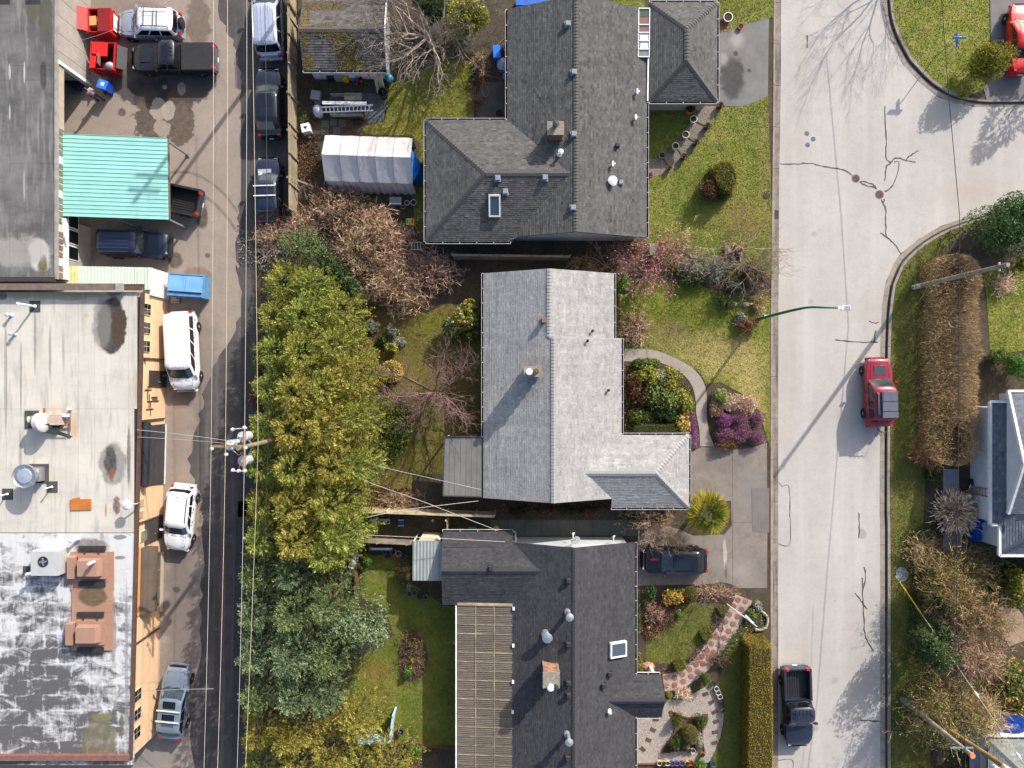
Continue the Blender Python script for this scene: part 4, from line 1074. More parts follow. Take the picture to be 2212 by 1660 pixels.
mem_st=[SP('10',700,470,100,190,(40,37,35),warp=.4,wscale=1.2,amount=.97,soft=.15,grain=.15),SP('10',640,460,70,190,(112,110,106),warp=.5,amount=.85),SP('10',740,480,55,150,(66,52,38),warp=.4,amount=.9),SP('10',705,1330,95,150,(120,116,112),warp=.35,amount=.9,soft=.2),SP('10',690,1310,50,120,(50,46,44),warp=.6,amount=.92),SP('10',698,1400,18,50,(128,82,52),warp=.3,amount=.9),SP('10',805,1280,14,220,(86,82,78),warp=.5,wscale=3,amount=.85),SP('10',350,285,400,30,(150,146,96),warp=.8,amount=.7),SP('10',540,410,25,25,(156,148,92),amount=.6,soft=.8),SP('10',470,1110,30,110,(176,136,98),warp=.6,amount=.7,soft=.8),SP('10',360,980,120,40,(178,150,124),amount=.4,soft=.9),SP('10',730,1590,26,70,(92,62,50),warp=.8,wscale=5,amount=.9),SP('10',662,1620,8,50,(150,116,74),warp=.4,amount=.9),SP('10',310,1480,40,90,(172,168,136),amount=.7),SP('10',240,560,50,180,(136,134,132),amount=.5,soft=.9),SP('10',400,640,14,220,(120,118,116),warp=.4,amount=.6,soft=.8),SP('10',315,640,9,200,(110,108,106),warp=.4,amount=.7),SP('10',222,560,9,260,(112,110,108),warp=.4,amount=.7),SP('10',135,800,9,260,(116,114,112),warp=.4,amount=.7),SP('10',40,800,12,420,(122,120,118),warp=.4,amount=.7),SP('10',130,1300,10,220,(126,124,122),warp=.4,amount=.6),SP('10',850,850,30,120,(168,140,118),warp=.6,amount=.5),SP('10',720,255,70,50,(84,80,76),warp=.7,amount=.8),SP('10',20,285,40,30,(80,76,62),amount=.8)]
main_mem=membrane('pale_membrane',(186,181,170),(176,171,161),(160,154,146),mem_st,(132,130,127),.7,(pb.x,pb.y),tone=.04)
yM=T('20',0,195,3.3).y
proof=MB().prism([A0+V((-32,-.3,0)),A0+V((-.1,-.3,0)),B0+V((-.1,.1,0)),B0+V((-32,.1,0))],3.3,3.34).build('roof',deck_dark,peach_b,pb)
edges=[870,800,690,590,490,410,320,225,130,40,-50,-150]
for i in range(len(edges)-1):
 for j,(t0_,y0_,t1_,y1_)in enumerate((('10',262,'10',990),('10',990,'20',195))):
  a_,b_=T(t0_,edges[i+1],y0_,3.36),T(t1_,edges[i],y1_,3.36)
  kx=-.018*0
  xe=min(b_.x,A0.x+(B0.x-A0.x)*(A0.y-b_.y)/(A0.y-B0.y)-.12)if i==0 else b_.x
  MB().box(((a_.x+xe)/2,(a_.y+b_.y)/2,3.35+.004*((i+j)%2)),(xe-a_.x-.01,a_.y-b_.y-.01,.03),0,rnd.random()).build('membrane_strip',main_mem,proof,pb)
def patchy(n,c):
 """worn white coating over dark felt laid in courses"""
 w=n.n('TexNoise',{'Vector':n.scaled((.55,1.1,1)),'Scale':1.0,'Detail':8.0,'Roughness':.68,'Distortion':.6}).outputs['Fac']
 f=n.noise((5.5,1.2,1),5,.7)
 nz=n.n('TexNoise',{'Vector':n.co,'Scale':.8,'Detail':6.0,'Roughness':.65})
 wv=n.n('VectorMath',{0:n.co,1:n.n('VectorMath',{0:nz.outputs['Color'],'Scale':.9},operation='SCALE').outputs[0]},operation='ADD').outputs[0]
 br=n.n('TexBrick',{'Vector':wv,'Color1':(.2,.2,.2,1),'Color2':(.75,.75,.75,1),'Mortar':(.0,.0,.0,1),'Scale':1.0,'Mortar Size':.12,'Brick Width':1.9,'Row Height':1.0,'Mortar Smooth':1.0,'Bias':.1}).outputs['Color']
 sep=n.n('SeparateXYZ',{0:n.co}).outputs
 gy_=n.n('MapRange',{0:sep[1],1:T('20',0,250,3.3).y-pb.y,2:T('20',0,1250,3.3).y-pb.y,3:-.15,4:.14}).outputs[0]
 gx_=n.n('MapRange',{0:sep[0],1:T('20',300,0,3.3).x-pb.x,2:T('20',800,0,3.3).x-pb.x,3:.03,4:-.08}).outputs[0]
 v=n.math('ADD',n.math('ADD',n.math('MULTIPLY',w,1.3),n.math('MULTIPLY',f,.42)),n.math('MULTIPLY',br,.2))
 v=n.math('ADD',v,n.math('ADD',gy_,gx_))
 m=n.n('MapRange',{0:v,1:.86,2:1.1,4:.9}).outputs[0]
 return n.mix(m,c,lin(58,58,59))
s_st=[SP('20',620,1490,120,150,(98,92,72),warp=.3,amount=.95,soft=.2,grain=.3),SP('20',760,1400,14,90,(96,90,64),warp=.4,amount=.9),SP('20',640,1340,80,30,(120,112,70),warp=.6,amount=.7),SP('20',560,900,170,80,(92,78,74),warp=.5,amount=.8),SP('20',570,280,130,60,(88,76,72),warp=.6,amount=.8),SP('20',415,480,36,60,(112,108,102),warp=.4,amount=.9),SP('20',710,800,20,250,(110,98,94),warp=.6,amount=.7),SP('20',420,830,26,100,(104,98,94),warp=.5,amount=.8),SP('20',750,222,50,18,(84,72,66),warp=.5,amount=.8),SP('20',750,350,40,14,(86,80,76),amount=.8),SP('20',790,1000,14,600,(120,118,124),warp=.9,wscale=4,amount=.7),SP('20',760,1610,20,60,(128,88,48),warp=.5,amount=.9),SP('20',635,215,16,26,(130,128,124),amount=.8)]
coat_m=membrane('white_coating',(190,190,190),(184,184,185),(168,168,170),s_st,(150,150,150),.4,(pb.x,pb.y),patchy,tone=.02)
for i in range(4):
 x0_=-130+i*233
 a_,b_=T('20',x0_,198,3.33),T('20',x0_+233,1640,3.33)
 xe=b_.x if i<3 else B0.x+.25
 MB().box(((a_.x+xe)/2,(a_.y+b_.y)/2,3.34),(xe-a_.x-.008,a_.y-b_.y-.008,.03),0,rnd.random()).build('membrane_strip',coat_m,proof,pb)
MB().bar(A0+V((-.05,.0,3.36))+wnrm*.1,B0+V((-.05,0,3.36))+wnrm*.1,.22,.16).build('gutter',brown_trim,peach_b,pb)
c0,c1=T('10',0,232,3.9),T('10',770,238,3.9)
MB().box(((c0.x+c1.x)/2-8,c0.y,3.62),(c1.x-c0.x+16,.22,.6)).build('parapet',mat('parapet_board',(84,72,66),(66,58,54),2.5,rough=.85),peach_b,pb)
MB().box(((c0.x+c1.x)/2-8,c0.y+.02,3.94),(c1.x-c0.x+16,.42,.06)).build('parapet_cap',mat('parapet_cap',(112,96,88),(92,80,74),2.5,rough=.8),peach_b,pb)
MB().box(T('10',745,235,3.96),(.5,.5,.1)).build('parapet_cap',ledge,peach_b,pb)
MB().box(T('10',830,240,3.5),(1.0,.2,.25)).build('parapet',brown_trim,peach_b,pb)
MB().box((B0.x-10,B0.y+.15,3.45),(20,.35,.3)).build('parapet',mat('red_parapet',(122,84,76),(104,72,66),3,rough=.8),peach_b,pb)
wframe=mat('window_frame',(200,184,160),rough=.7)
def fwin(t,y,z,w,h,nx=2,nz=2,gl=None,fm=None):
 f=wall_box('window',t,y,z,w,h,.06,fm or wframe,out=.0)
 for i in range(nx):
  for j in range(nz):
   c=wall_y(t,y,z)+wdir*((i-(nx-1)/2)*(w-.04)/nx)+V((0,0,(j-(nz-1)/2)*(h-.04)/nz))+wnrm*.06
   MB().box(c,((w-.04)/nx-.05,.03,(h-.04)/nz-.05),wang).build('pane',gl or glass_dark,f,pb)
for y in(370,485,600):fwin('10',y,2.75,.78,.85)
for y in(1205,1325,1440):fwin('20',y,2.75,.8,.85)
fwin('20',215,2.5,.75,.8,1,1,mat('green_glass',(120,122,92),(100,104,84),2,rough=.15),wframe)
for y in(1572,1645):fwin('10',y,2.85,.5,.5,1,3,mat('amber_slats',(170,128,84),rough=.6))
for t,y,z,w,m in(('10',803,1.15,1.12,dark_door),('20',180,1.2,1.5,mat('grey_door',(78,72,68),(68,62,58),3,rough=.5))):
 d=wall_box('door',t,y,z,w,2.25,.07,m);wall_box('handle',t,y+20,z-.1,.06,.16,.1,alu,d,.05)
rd=wall_box('roller_door','10',1275,1.35,4.05,2.6,.06,mat('roller_door',(62,60,64),(54,52,56),2,rough=.45))
for i in range(13):wall_box('slat','10',1275,.18+i*.2,4.0,.18,.03,MATS['roller_door'],rd,.06)
wall_box('door_sill','10',1272,.04,4.15,.08,.12,white_paint,out=.02)
hs=MB();c=wall_y('10',1275,2.95);hs.tube([c-wdir*2.15+wnrm*.28,c+wdir*2.0+wnrm*.28],.27,10);hs.build('shutter_housing',mat('shutter_black',(34,36,42),(44,46,54),3,rough=.4),peach_b,pb,40)
aw=MB();n=8
ya_,yb_=wall_y('20',295,2.9),wall_y('20',705,2.9)
vs=[]
for k in range(n+1):
 a=k/n*1.5;o=wnrm*(math.sin(a)*.85)+V((0,0,-(1-math.cos(a))*.85))
 vs+=[ya_+o,yb_+o]
aw.add(vs,[(2*k,2*k+1,2*k+3,2*k+2)for k in range(n)])
aw.add([ya_+V((0,0,-.85))]+vs[0::2],[tuple(range(n+2))]);aw.add([yb_+V((0,0,-.85))]+vs[1::2],[tuple(range(n+1,-1,-1))])
aw.build('awning',mat('awning_cloth',(92,78,66),(76,68,62),1.2,rough=.7),peach_b,pb,30)
wall_box('awning_batten','20',500,2.98,4.5,.1,.12,mat('orange_batten',(204,146,84),rough=.7))
sw=wall_box('shop_window','20',500,1.15,3.9,1.9,.06,mat('stone_sill',(168,152,134),rough=.8))
for i in range(3):MB().box(wall_y('20',500,1.15)+wdir*((i-1)*1.26)+wnrm*.07,(1.2,.04,1.75),wang).build('pane',mat('shop_glass',(84,82,74),(70,70,66),2,rough=.12,coat=.5),sw,pb)
wall_box('window_sill','20',500,.16,4.2,.14,.22,mat('stone_sill',(168,152,134)),out=.02)
for t,y in(('10',678),('10',1056),('20',112),('20',838)):
 wall_box('downspout',t,y,1.75,.09,3.1,.09,brown_trim,out=.02)
for i in range(11):
 wall_box('board','20',930,.12+i*.27,4.3,.25,.03,peach,tone=rnd.random())
wall_box('base_band','20',930,.1,4.4,.25,.06,mat('stone_sill',(168,152,134)))
for y,z,hgt in((870,2.2,1.2),(940,1.7,1.5),(990,2.1,.9)):wall_box('conduit','10',y,z,.04,hgt,.05,brown_trim,out=.02)
wall_box('electric_box','10',890,1.6,.5,.7,.2,mat('peach_box',(200,170,134),rough=.7),out=.0)
for i in range(3):wall_box('conduit','10',890+i*50,2.4-i*.2,.9,.035,.05,brown_trim,out=.01)
wall_box('wall_lamp','10',683,2.9,.2,.14,.16,mat('lamp_brown',(70,62,56),rough=.6))
gb=wall_y('20',5,3.2);gl=thing('lamp','round white disc lamp on an arm above the peach building eaves','lamp',(gb.x,gb.y,0))
go=V((gb.x,gb.y,0))
MB().tube([gb+wnrm*.1,gb+wnrm*.25+V((0,0,.6)),gb+V((-.1,0,1.0))],.05,8).build('arm',alu,gl,go,40)
MB().lathe(gb+V((-.12,0,.95)),[(.1,0),(.31,.08),(.33,.16),(.2,.26),(0,.3)],20).build('lamp_shade',white_plastic,gl,go,40)
# vehicles
windscreen_m=mat('windscreen_glass',(62,76,80),(40,50,52),1.6,rough=.1,spec=.8)  # paler tint paints in the sky reflection and pale interior
RIM=mat('alloy_rim',(168,170,174),(140,142,146),12,rough=.35,metal=.7)
grille_m=mat('grille_black',(24,24,26),rough=.4)
plate_m=mat('licence_plate',(214,216,220),rough=.5)
trim_m=mat('black_trim',(34,34,37),(42,42,45),6,rough=.6)
def loft(mb,rings,caps=True,mi=0):
 n=len(rings[0]);vs=[p for r in rings for p in r];fs=[]
 for i in range(len(rings)-1):
  for k in range(n-1):
   fs.append((i*n+k,i*n+k+1,(i+1)*n+k+1,(i+1)*n+k))
  fs.append((i*n+n-1,i*n,(i+1)*n,(i+1)*n+n-1))
 if caps:fs+=[tuple(range(n-1,-1,-1)),tuple(range(len(vs)-n,len(vs)))]
 mb.add(vs,fs,.5,mi)
def vehicle(name,label,cat,pos,head,L,W,Ht,col,hood,cabin,belt=1.0,hoodz=.98,deckz=None,nwin=3,group=None,bed=None,roofcol=None,rake=(.55,.28),plan=(.62,.8),narrow=.1,extras=None,wheel_r=.36,box=False):
 """hood: cowl x; cabin: (front base x, rear base x); bed: (x0, x1, cover) for a pickup"""
 hx=Vector(head);rz=math.atan2(hx.y,hx.x)
 t=thing(name,label,cat,(pos.x,pos.y,0),rz,group)
 f,r=L/2,-L/2
 hw=W/2
 cf,cr_=cabin
 nose=.8 if not box else .45
 def ztop(x):
  if x>hood:return hoodz-(hoodz-.72-(0 if not box else .18))*max(0,(x-hood)/(f-hood))**2.2
  if x<cr_ and deckz:return deckz
  return belt
 xs=[f,f-.05,f-.14,f-.3,f-.55,f-.9,hood+.1,hood-.15,(cf+cr_)/2,cr_+.2]
 if deckz:xs+=[cr_-.1]
 if bed:xs=[x for x in xs if x>bed[0]+.12]+[bed[0]+.1]
 else:xs+=[r+.55,r+.3,r+.14,r+.05,r]
 xs=sorted(set(xs),reverse=True)
 def wid(x):
  d=min(f-x,x-r);k=1.0
  e=plan[0]if f-x<x-r else plan[1]
  if d<.9:k=e+(1-e)*math.sin(min(1,d/.9)*math.pi/2)**.75
  return hw*k
 rings=[]
 for x in xs:
  w,zt=wid(x),ztop(x)
  end=min(f-x,x-r)
  zb=.24+max(0,.12-end)*1.2
  if end<.03:zt-=.16
  elif end<.1:zt-=.05
  ring=[(x,-w*.86,zb),(x,-w*.97,zb+.12),(x,-w,zb+.35),(x,-w*.985,zt-.16),(x,-w*.93,zt-.03),(x,-w*.62,zt+.02),(x,0,zt+.035)]
  rings.append(ring+[(a,-b,c)for a,b,c in ring[-2::-1]])
 body=MB();loft(body,rings);body.build('body',col,t,smooth=38)
 rc=roofcol or col
 cw,rw=hw*.93,hw*.93-narrow
 ft,rt=cf-rake[0],cr_+rake[1]
 zt=Ht
 z1=belt-.02
 def ring(xf,xr_,w,z,c=.12):
  return[(xf,-w*.55,z),(xf-c,-w*.93,z),(xf-c*2.2,-w,z),(xr_+c*1.6,-w,z),(xr_+c*.6,-w*.93,z),(xr_,-w*.55,z),(xr_,w*.55,z),(xr_+c*.6,w*.93,z),(xr_+c*1.6,w,z),(xf-c*2.2,w,z),(xf-c,w*.93,z),(xf,w*.55,z)]
 rr=[ring(cf,cr_,cw,z1),ring(ft+.02,rt-.02,rw+.02,zt-.1),ring(ft-.1,rt+.08,rw-.07,zt-.02),ring(ft-.35,rt+.3,rw-.3,zt+.015)]
 cab=MB();loft(cab,rr);cab.build('roof',rc,t,smooth=32)
 def pane(nm,p,m=glass_dark,inset=.06,lift=.012):
  p=[Vector(q)for q in p];c=sum(p,Vector())/4
  n=newell(p).normalized()
  if n.dot(c-Vector(((cf+cr_)/2,0,1.0)))<0:n=-n
  q=[a+(c-a).normalized()*inset+n*lift for a in p]
  mbp=MB().add(q+[a-n*.03 for a in q],[(0,1,2,3),(0,4,5,1),(1,5,6,2),(2,6,7,3),(3,7,4,0)])
  return mbp.build(nm,m,t)
 r0,r1=rr[0],rr[1]
 def wrap_pane(nm,ids,dx):
  lo,hi=[Vector(r0[i])for i in ids],[Vector(r1[i])for i in ids]
  lo,hi=[a+(b-a)*.10 for a,b in zip(lo,hi)],[a+(b-a)*.93 for a,b in zip(lo,hi)]
  for q in(lo,hi):
   c=(q[0]+q[-1])/2
   for p in q:p.y=c.y+(p.y-c.y)*.95;p.x+=dx
  mbp=MB();n_=len(ids)
  mbp.add(lo+hi+[p-Vector((dx*1.6,0,0))for p in lo+hi],[(i,i+1,n_+i+1,n_+i)for i in range(n_-1)]+[(2*n_+i+1,2*n_+i,3*n_+i,3*n_+i+1)for i in range(n_-1)])
  mbp.build(nm,windscreen_m if nm=='windscreen' else glass_dark,t)
 wrap_pane('windscreen',(1,0,11,10),.016)
 wrap_pane('rear_window',(4,5,6,7),-.016)
 xa,xb_,ya_,yb_=r0[2][0],r0[3][0],r1[2][0],r1[3][0]
 for sgn in(-1,1):
  for i in range(nwin):
   k0,k1=i/nwin,(i+1)/nwin
   pane('side_window',[(xa+(xb_-xa)*k0,sgn*cw,z1),(xa+(xb_-xa)*k1,sgn*cw,z1),(ya_+(yb_-ya_)*k1,sgn*(rw+.02),zt-.1),(ya_+(yb_-ya_)*k0,sgn*(rw+.02),zt-.1)],inset=.05)
  mbm=MB();mbm.box((cf-.28,sgn*(hw+.1),belt+.08),(.12,.22,.16));mbm.box((cf-.26,sgn*(hw-.02),belt+.02),(.06,.1,.06));mbm.build('mirror',trim_m if rnd.random()<.4 else col,t)
  for x in(f-.2,):
   w=wid(x);MB().box((x+.015,sgn*(w-.2),ztop(x)-.1),(.22,.3,.12),rz=-sgn*.25).build('headlight',lamp_glass,t)
  MB().box((r+.06,sgn*(wid(r+.1)-.13),(deckz or belt)-.16),(.14,.2,.3)).build('tail_light',red_light,t)
  for x in(f-L*.18,r+L*.19):
   y=sgn*(hw-.1)
   w_=MB().lathe((x,y-.11,wheel_r),[(wheel_r*.7,0),(wheel_r*.95,.01),(wheel_r,.04),(wheel_r,.19),(wheel_r*.95,.22),(wheel_r*.62,.225)],16,axis=(0,1,0))if sgn>0 else MB().lathe((x,y+.11,wheel_r),[(wheel_r*.7,0),(wheel_r*.95,.01),(wheel_r,.04),(wheel_r,.19),(wheel_r*.95,.22),(wheel_r*.62,.225)],16,axis=(0,-1,0))
   tyre=w_.build('wheel',black_rubber,t,smooth=40)
   rm=MB();rm.lathe((x,y+sgn*.1,wheel_r),[(0,.03),(wheel_r*.2,.03),(wheel_r*.25,0),(wheel_r*.66,.01)],12,axis=(0,sgn,0))
   rm.build('rim',RIM,tyre)
 MB().box((f-.03,0,.55),(.12,wid(f-.1)*1.35,.2)).build('grille',grille_m,t)
 bm_=MB();bm_.box((f-.02,0,.36),(.2,wid(f-.12)*1.86,.2));bm_.build('bumper',trim_m if bed else col,t)
 bm_=MB();bm_.box((r+.02,0,.42),(.2,wid(r+.12)*1.86,.22));bm_.build('bumper',chrome if bed else col,t)
 MB().box((r-.085,0,.5),(.02,.32,.13)).build('licence_plate',plate_m,t)
 mb=MB()
 for sgn in(-.35,.25):mb.bar((cf+.03,sgn,belt+.03),(cf-.12,sgn+.5,belt+.15),.02,.02)
 mb.build('wiper',trim_m,t)
 mb=MB()
 for sgn in(-1,1):
  mb.bar((hood+.12,sgn*hw*.7,hoodz+.025),(f-.35,sgn*hw*.62,ztop(f-.35)+.02),.022,.014)
  for k in range(nwin):x=xa+(xb_-xa)*(k+.5)/nwin;mb.box((x,sgn*hw*.965,belt-.08),(.02,.05,.1));mb.box((x-.2,sgn*hw*.99,belt-.14),(.18,.03,.03))
 mb.bar((f-.32,-hw*.62,ztop(f-.32)+.02),(f-.32,hw*.62,ztop(f-.32)+.02),.022,.014);mb.build('panel_seam',trim_m,t)
 if bed:
  b0,b1,cover=bed
  mb=MB();zt_=1.0;w=hw*.985
  for sgn in(-1,1):mb.box(((b0+b1)/2,sgn*(w-.09),.68),(b0-b1,.18,.66));
  mb.box((b0-.03,0,.68),(.06,w*1.7,.66));mb.box((b1+.05,0,.66),(.1,w*1.72,.62))
  mb.build('cargo_bed',col,t)
  MB().box(((b0+b1)/2,0,.5),(b0-b1-.12,w*2-.3,.06)).build('bed_floor',black_plastic,t)
  if cover:
   MB().box(((b0+b1)/2,0,1.03),(b0-b1-.02,w*2-.12,.06)).build('tonneau_cover',mat('tonneau_vinyl',(40,41,44),(34,35,38),4,rough=.8),t)
  else:
   n=9
   for i in range(n):MB().box(((b0+b1)/2,(i-(n-1)/2)*(w*2-.4)/n,.54),(b0-b1-.2,.07,.025)).build('bed_rib',trim_m,t)
   mb=MB()
   for sgn in(-1,1):mb.box(((b0+b1)/2,sgn*(w-.08),1.02),(b0-b1,.14,.03))
   mb.build('bed_rail',trim_m,t)
 if extras:extras(t,dict(f=f,r=r,hw=hw,rw=rw,ft=ft,rt=rt,zt=zt,col=col,cf=cf,cr=cr_,belt=belt,hood=hood,hoodz=hoodz))
 return t
def ribs(t,g,n=4,m=None,x0=None,x1=None):
 x0=g['ft']-.5 if x0 is None else x0;x1=g['rt']+.4 if x1 is None else x1
 for i in range(n):
  MB().box(((x0+x1)/2,(i-(n-1)/2)*.24,g['zt']+.02),(x0-x1,.07,.03)).build('roof_rib',m or g['col'],t)
def rails(t,g,m=None,xo=0):
 for s in(-1,1):
  mb=MB();y=s*(g['rw']-.1);mb.tube([(g['ft']-.35,y,g['zt']-.02),(g['ft']-.5,y,g['zt']+.07),(g['rt']+.4,y,g['zt']+.07),(g['rt']+.25,y,g['zt']-.02)],.022,6);mb.build('roof_rail',m or trim_m,t)
def bars(t,g,xs,m,w=.07):
 for x in xs:MB().box((x,0,g['zt']+.1),(w,g['rw']*2+.04,.04)).build('roof_bar',m,t)
def sunroof(t,g,x,l=.55,w=.8,m=None):MB().box((x,0,g['zt']+.018),(l,w,.012)).build('sunroof',m or glass_dark,t)
def hood_scoop(t,g,m,l=.7,w=.8):MB().box((g['hood']+.55,0,g['hoodz']+.0),(l,w,.06),taper=.9).build('hood_panel',m,t)
silver=paint('silver_paint',(150,156,172),.28,.25);white_car=paint('white_car_paint',(222,222,224),.3);dgrey=paint('dark_grey_paint',(30,31,36),.3,.1);navy=paint('navy_paint',(24,30,48),.22);navy2=paint('deep_navy_paint',(20,23,36),.2);bluegrey=paint('blue_grey_paint',(112,124,138),.3,.2)
crimson=paint('crimson_paint',(140,18,42),.22);red_car=paint('bright_red_paint',(200,16,26),.22);black_car=paint('black_paint',(16,17,22),.15);blackblue=paint('black_truck_paint',(26,27,30),.3);slatec=paint('slate_blue_paint',(34,38,54),.28,.1);minivan=paint('minivan_silver',(168,176,192),.26,.3)
def ex1(t,g):
 for s in(-1,1):MB().tube([(g['ft']-.3,s*.62,g['zt']),(g['ft']-.35,s*.62,g['zt']+.16),(g['rt']+.25,s*.62,g['zt']+.16),(g['rt']+.2,s*.62,g['zt'])],.028,6).build('roof_rail',trim_m,t)
 for x in(-.1,-.75,-1.0):MB().tube([(x,-.62,g['zt']+.16),(x,.62,g['zt']+.16)],.024,6).build('roof_bar',trim_m,t)
 MB().tube([(-.1,-.35,g['zt']+.17),(-1.0,-.35,g['zt']+.17)],.018,6).build('roof_bar',trim_m,t)
 w=MB().lathe((g['r']-.1,0,1.0),[(.12,-.12),(.34,-.1),(.38,-.02),(.38,.1),(.3,.12),(.12,.1)],18,axis=(-1,0,0)).build('spare_wheel',black_rubber,t,smooth=40)
 MB().lathe((g['r']-.2,0,1.0),[(0,.04),(.2,.03),(.22,0)],12,axis=(-1,0,0)).build('rim',trim_m,w)
vehicle('suv','silver SUV with white roof, black roof rack and spare wheel on its tail','car',T('00',930,150,.8),(-1,.03,0),4.35,1.88,1.62,silver,1.0,(1.05,-2.0),roofcol=white_car,extras=ex1,rake=(.62,.1),group='vehicles in the workshop yard')
def ex2(t,g):
 sunroof(t,g,.1,.42,.8);ribs(t,g,3,None,-.15,-.38)
 MB().box((g['hood']+.6,0,g['hoodz']+.0),(.75,.9,.07),taper=.9).build('hood_panel',g['col'],t)
 MB().box((.95,-.35,1.12),(.25,.22,.06)).build('dashboard_paper',mat('red_paper',(190,60,50),rough=.7),t)
vehicle('pickup_truck','dark grey crew cab pickup with its cargo bed under a black cover','truck',T('00',1078,362,.8),(-1,0,0),5.75,1.96,1.76,dgrey,1.15,(1.2,-.62),nwin=2,bed=(-.66,-2.86,True),rake=(.6,.16),extras=ex2,hoodz=1.05,belt=1.08,group='vehicles in the workshop yard')
tail=T('00',1250,1275,.6);hd_=V((-.967,.2,0)).normalized()
vehicle('pickup_truck','black pickup with open bed backed out from under the turquoise canopy','truck',tail+hd_*2.72,hd_,5.5,1.95,1.8,blackblue,1.1,(1.15,-.6),nwin=2,bed=(-.64,-2.72,False),rake=(.6,.16),hoodz=1.05,belt=1.05,group='vehicles in the workshop yard')
def ex4(t,g):
 ribs(t,g,7,mat('rib_grey_blue',(40,50,76),rough=.4),.1,-1.9)
 for s in(-1,1):MB().box((1.5,s*.86,1.0),(.95,.26,.12),taper=.85).build('fender',slatec,t)
 MB().box((g['f']+.06,0,.62),(.22,1.7,.2)).build('bull_bar',trim_m,t)
 MB().box((.95,0,1.13),(.12,1.4,.02)).build('hood_seam',trim_m,t)
vehicle('suv','dark blue boxy off-roader with ribbed roof south of the canopy','car',T('00',842,1520,.8),(1,-.02,0),4.55,1.84,1.86,paint('off_road_blue',(20,27,46),.35),.75,(.8,-2.2),rake=(.3,.06),narrow=.08,belt=1.12,hoodz=1.1,box=True,extras=ex4,group='vehicles in the workshop yard')
def ex5(t,g):
 ribs(t,g,5,white_car,1.1,-2.3)
vehicle('van','white passenger van parked nose south against the peach wall','van',T('10',1128,630,1.0),(.045,-1,0),5.4,2.0,1.7,white_car,1.7,(1.9,-2.6),belt=1.08,hoodz=1.04,nwin=4,rake=(.7,.1),narrow=.07,extras=ex5,group='vehicles along the lane wall')
def ex6(t,g):rails(t,g);MB().box((-1.55,0,g['zt']+.04),(.05,.05,.05)).build('aerial',trim_m,t)
vehicle('suv','white station wagon SUV with black roof rails parked by the peach wall','car',P(388,1120,.8),(-14,-135,0),4.5,1.84,1.46,white_car,1.0,(1.1,-2.05),rake=(.6,.2),narrow=.07,extras=ex6,group='vehicles along the lane wall')
def ex7(t,g):
 sunroof(t,g,.12,.5,.85);sunroof(t,g,-.72,.42,.85);MB().box((-1.25,0,g['zt']+.016),(.2,.85,.012)).build('roof_panel',mat('roof_grey',(70,76,84),rough=.3),t)
 bars(t,g,(-.25,-.98),white_paint,.08)
vehicle('station_wagon','blue grey wagon with two sunroofs and pale roof bars','car',T('20',1085,1250,.7),(.10,.995,0),4.9,1.86,1.44,bluegrey,1.05,(1.2,-2.2),rake=(.75,.4),extras=ex7,group='vehicles along the lane wall')
def ex8(t,g):rails(t,g,alu);ribs(t,g,4,minivan,.5,-1.9)
vehicle('minivan','silver minivan at the north end of the lane fence','car',T('01',112,128,.8),(-.05,1,0),5.0,1.95,1.75,minivan,1.35,(1.55,-2.3),rake=(.85,.25),extras=ex8,group='vehicles along the lane fence')
def ex9(t,g):sunroof(t,g,-.2,.9,.9,mat('tint_roof',(28,32,44),rough=.1))
vehicle('suv','plain dark navy hatchback SUV between the minivan and the car with roof bars','car',T('01',122,640,.7),(-.03,1,0),4.7,1.86,1.6,navy2,1.0,(1.15,-2.0),rake=(.75,.45),extras=ex9,group='vehicles along the lane fence')
def ex10(t,g):
 bars(t,g,(.05,-.62),white_paint,.07);MB().box((g['hood']+.25,.15,g['hoodz']+.06),(.3,.9,.03)).build('hood_scoop',mat('scoop_silver',(150,156,168),rough=.3),t)
 MB().box((1.0,.45,1.06),(.3,.25,.03)).build('dashboard_paper',plate_m,t);rails(t,g)
vehicle('suv','navy estate car with two white roof bars by the lane fence','car',T('01',118,1185,.7),(-.03,1,0),4.5,1.78,1.55,navy,.95,(1.1,-1.95),rake=(.7,.35),extras=ex10,group='vehicles along the lane fence')
def ex11(t,g):
 MB().box((g['hood']+.62,0,g['hoodz']+.015),(.72,.82,.05),taper=.95).build('hood_panel',mat('hood_wrap',(58,60,68),rough=.5),t)
 box_=MB()
 for i,(a,b)in enumerate(((.05,-.62),(-.64,-1.28),(-1.3,-1.72))):MB().box(((a+b)/2,-.12,g['zt']+.13),(a-b-.01,1.06,.2),taper=.97).build('roof_box_panel',mat('roof_box_grey',(88,90,104),(80,82,96),3,rough=.5),t)
 MB().box((-.8,.56,g['zt']+.06),(1.7,.2,.12),taper=.8).build('roof_tent_edge',mat('tent_grey',(70,72,80),rough=.8),t)
 rails(t,g)
 mb=MB();r=g['r']
 mb.tube([(r,.05,.5),(r-.35,.05,.6),(r-.4,.05,1.25)],.03,6);mb.tube([(r-.4,-.5,1.25),(r-.4,.5,1.25)],.025,6)
 for y in(-.45,-.15,.15,.45):mb.tube([(r-.4,y,1.25),(r-.62,y,1.2),(r-.66,y,1.0),(r-.5,y,.95)],.016,5)
 mb.build('bike_rack',trim_m,t)
vehicle('suv','crimson SUV with grey roof box and bicycle rack at the eastern kerb','car',T('13',748,885,.7)+V((.05,0,0)),(-.035,1,0),4.65,1.84,1.74,crimson,.85,(.95,-2.05),rake=(.62,.16),extras=ex11,nwin=3,box=True)
def ex12(t,g):sunroof(t,g,.3,.5,.85,mat('tint_roof2',(40,44,58),rough=.15));ribs(t,g,5,slatec,.15,-.25)
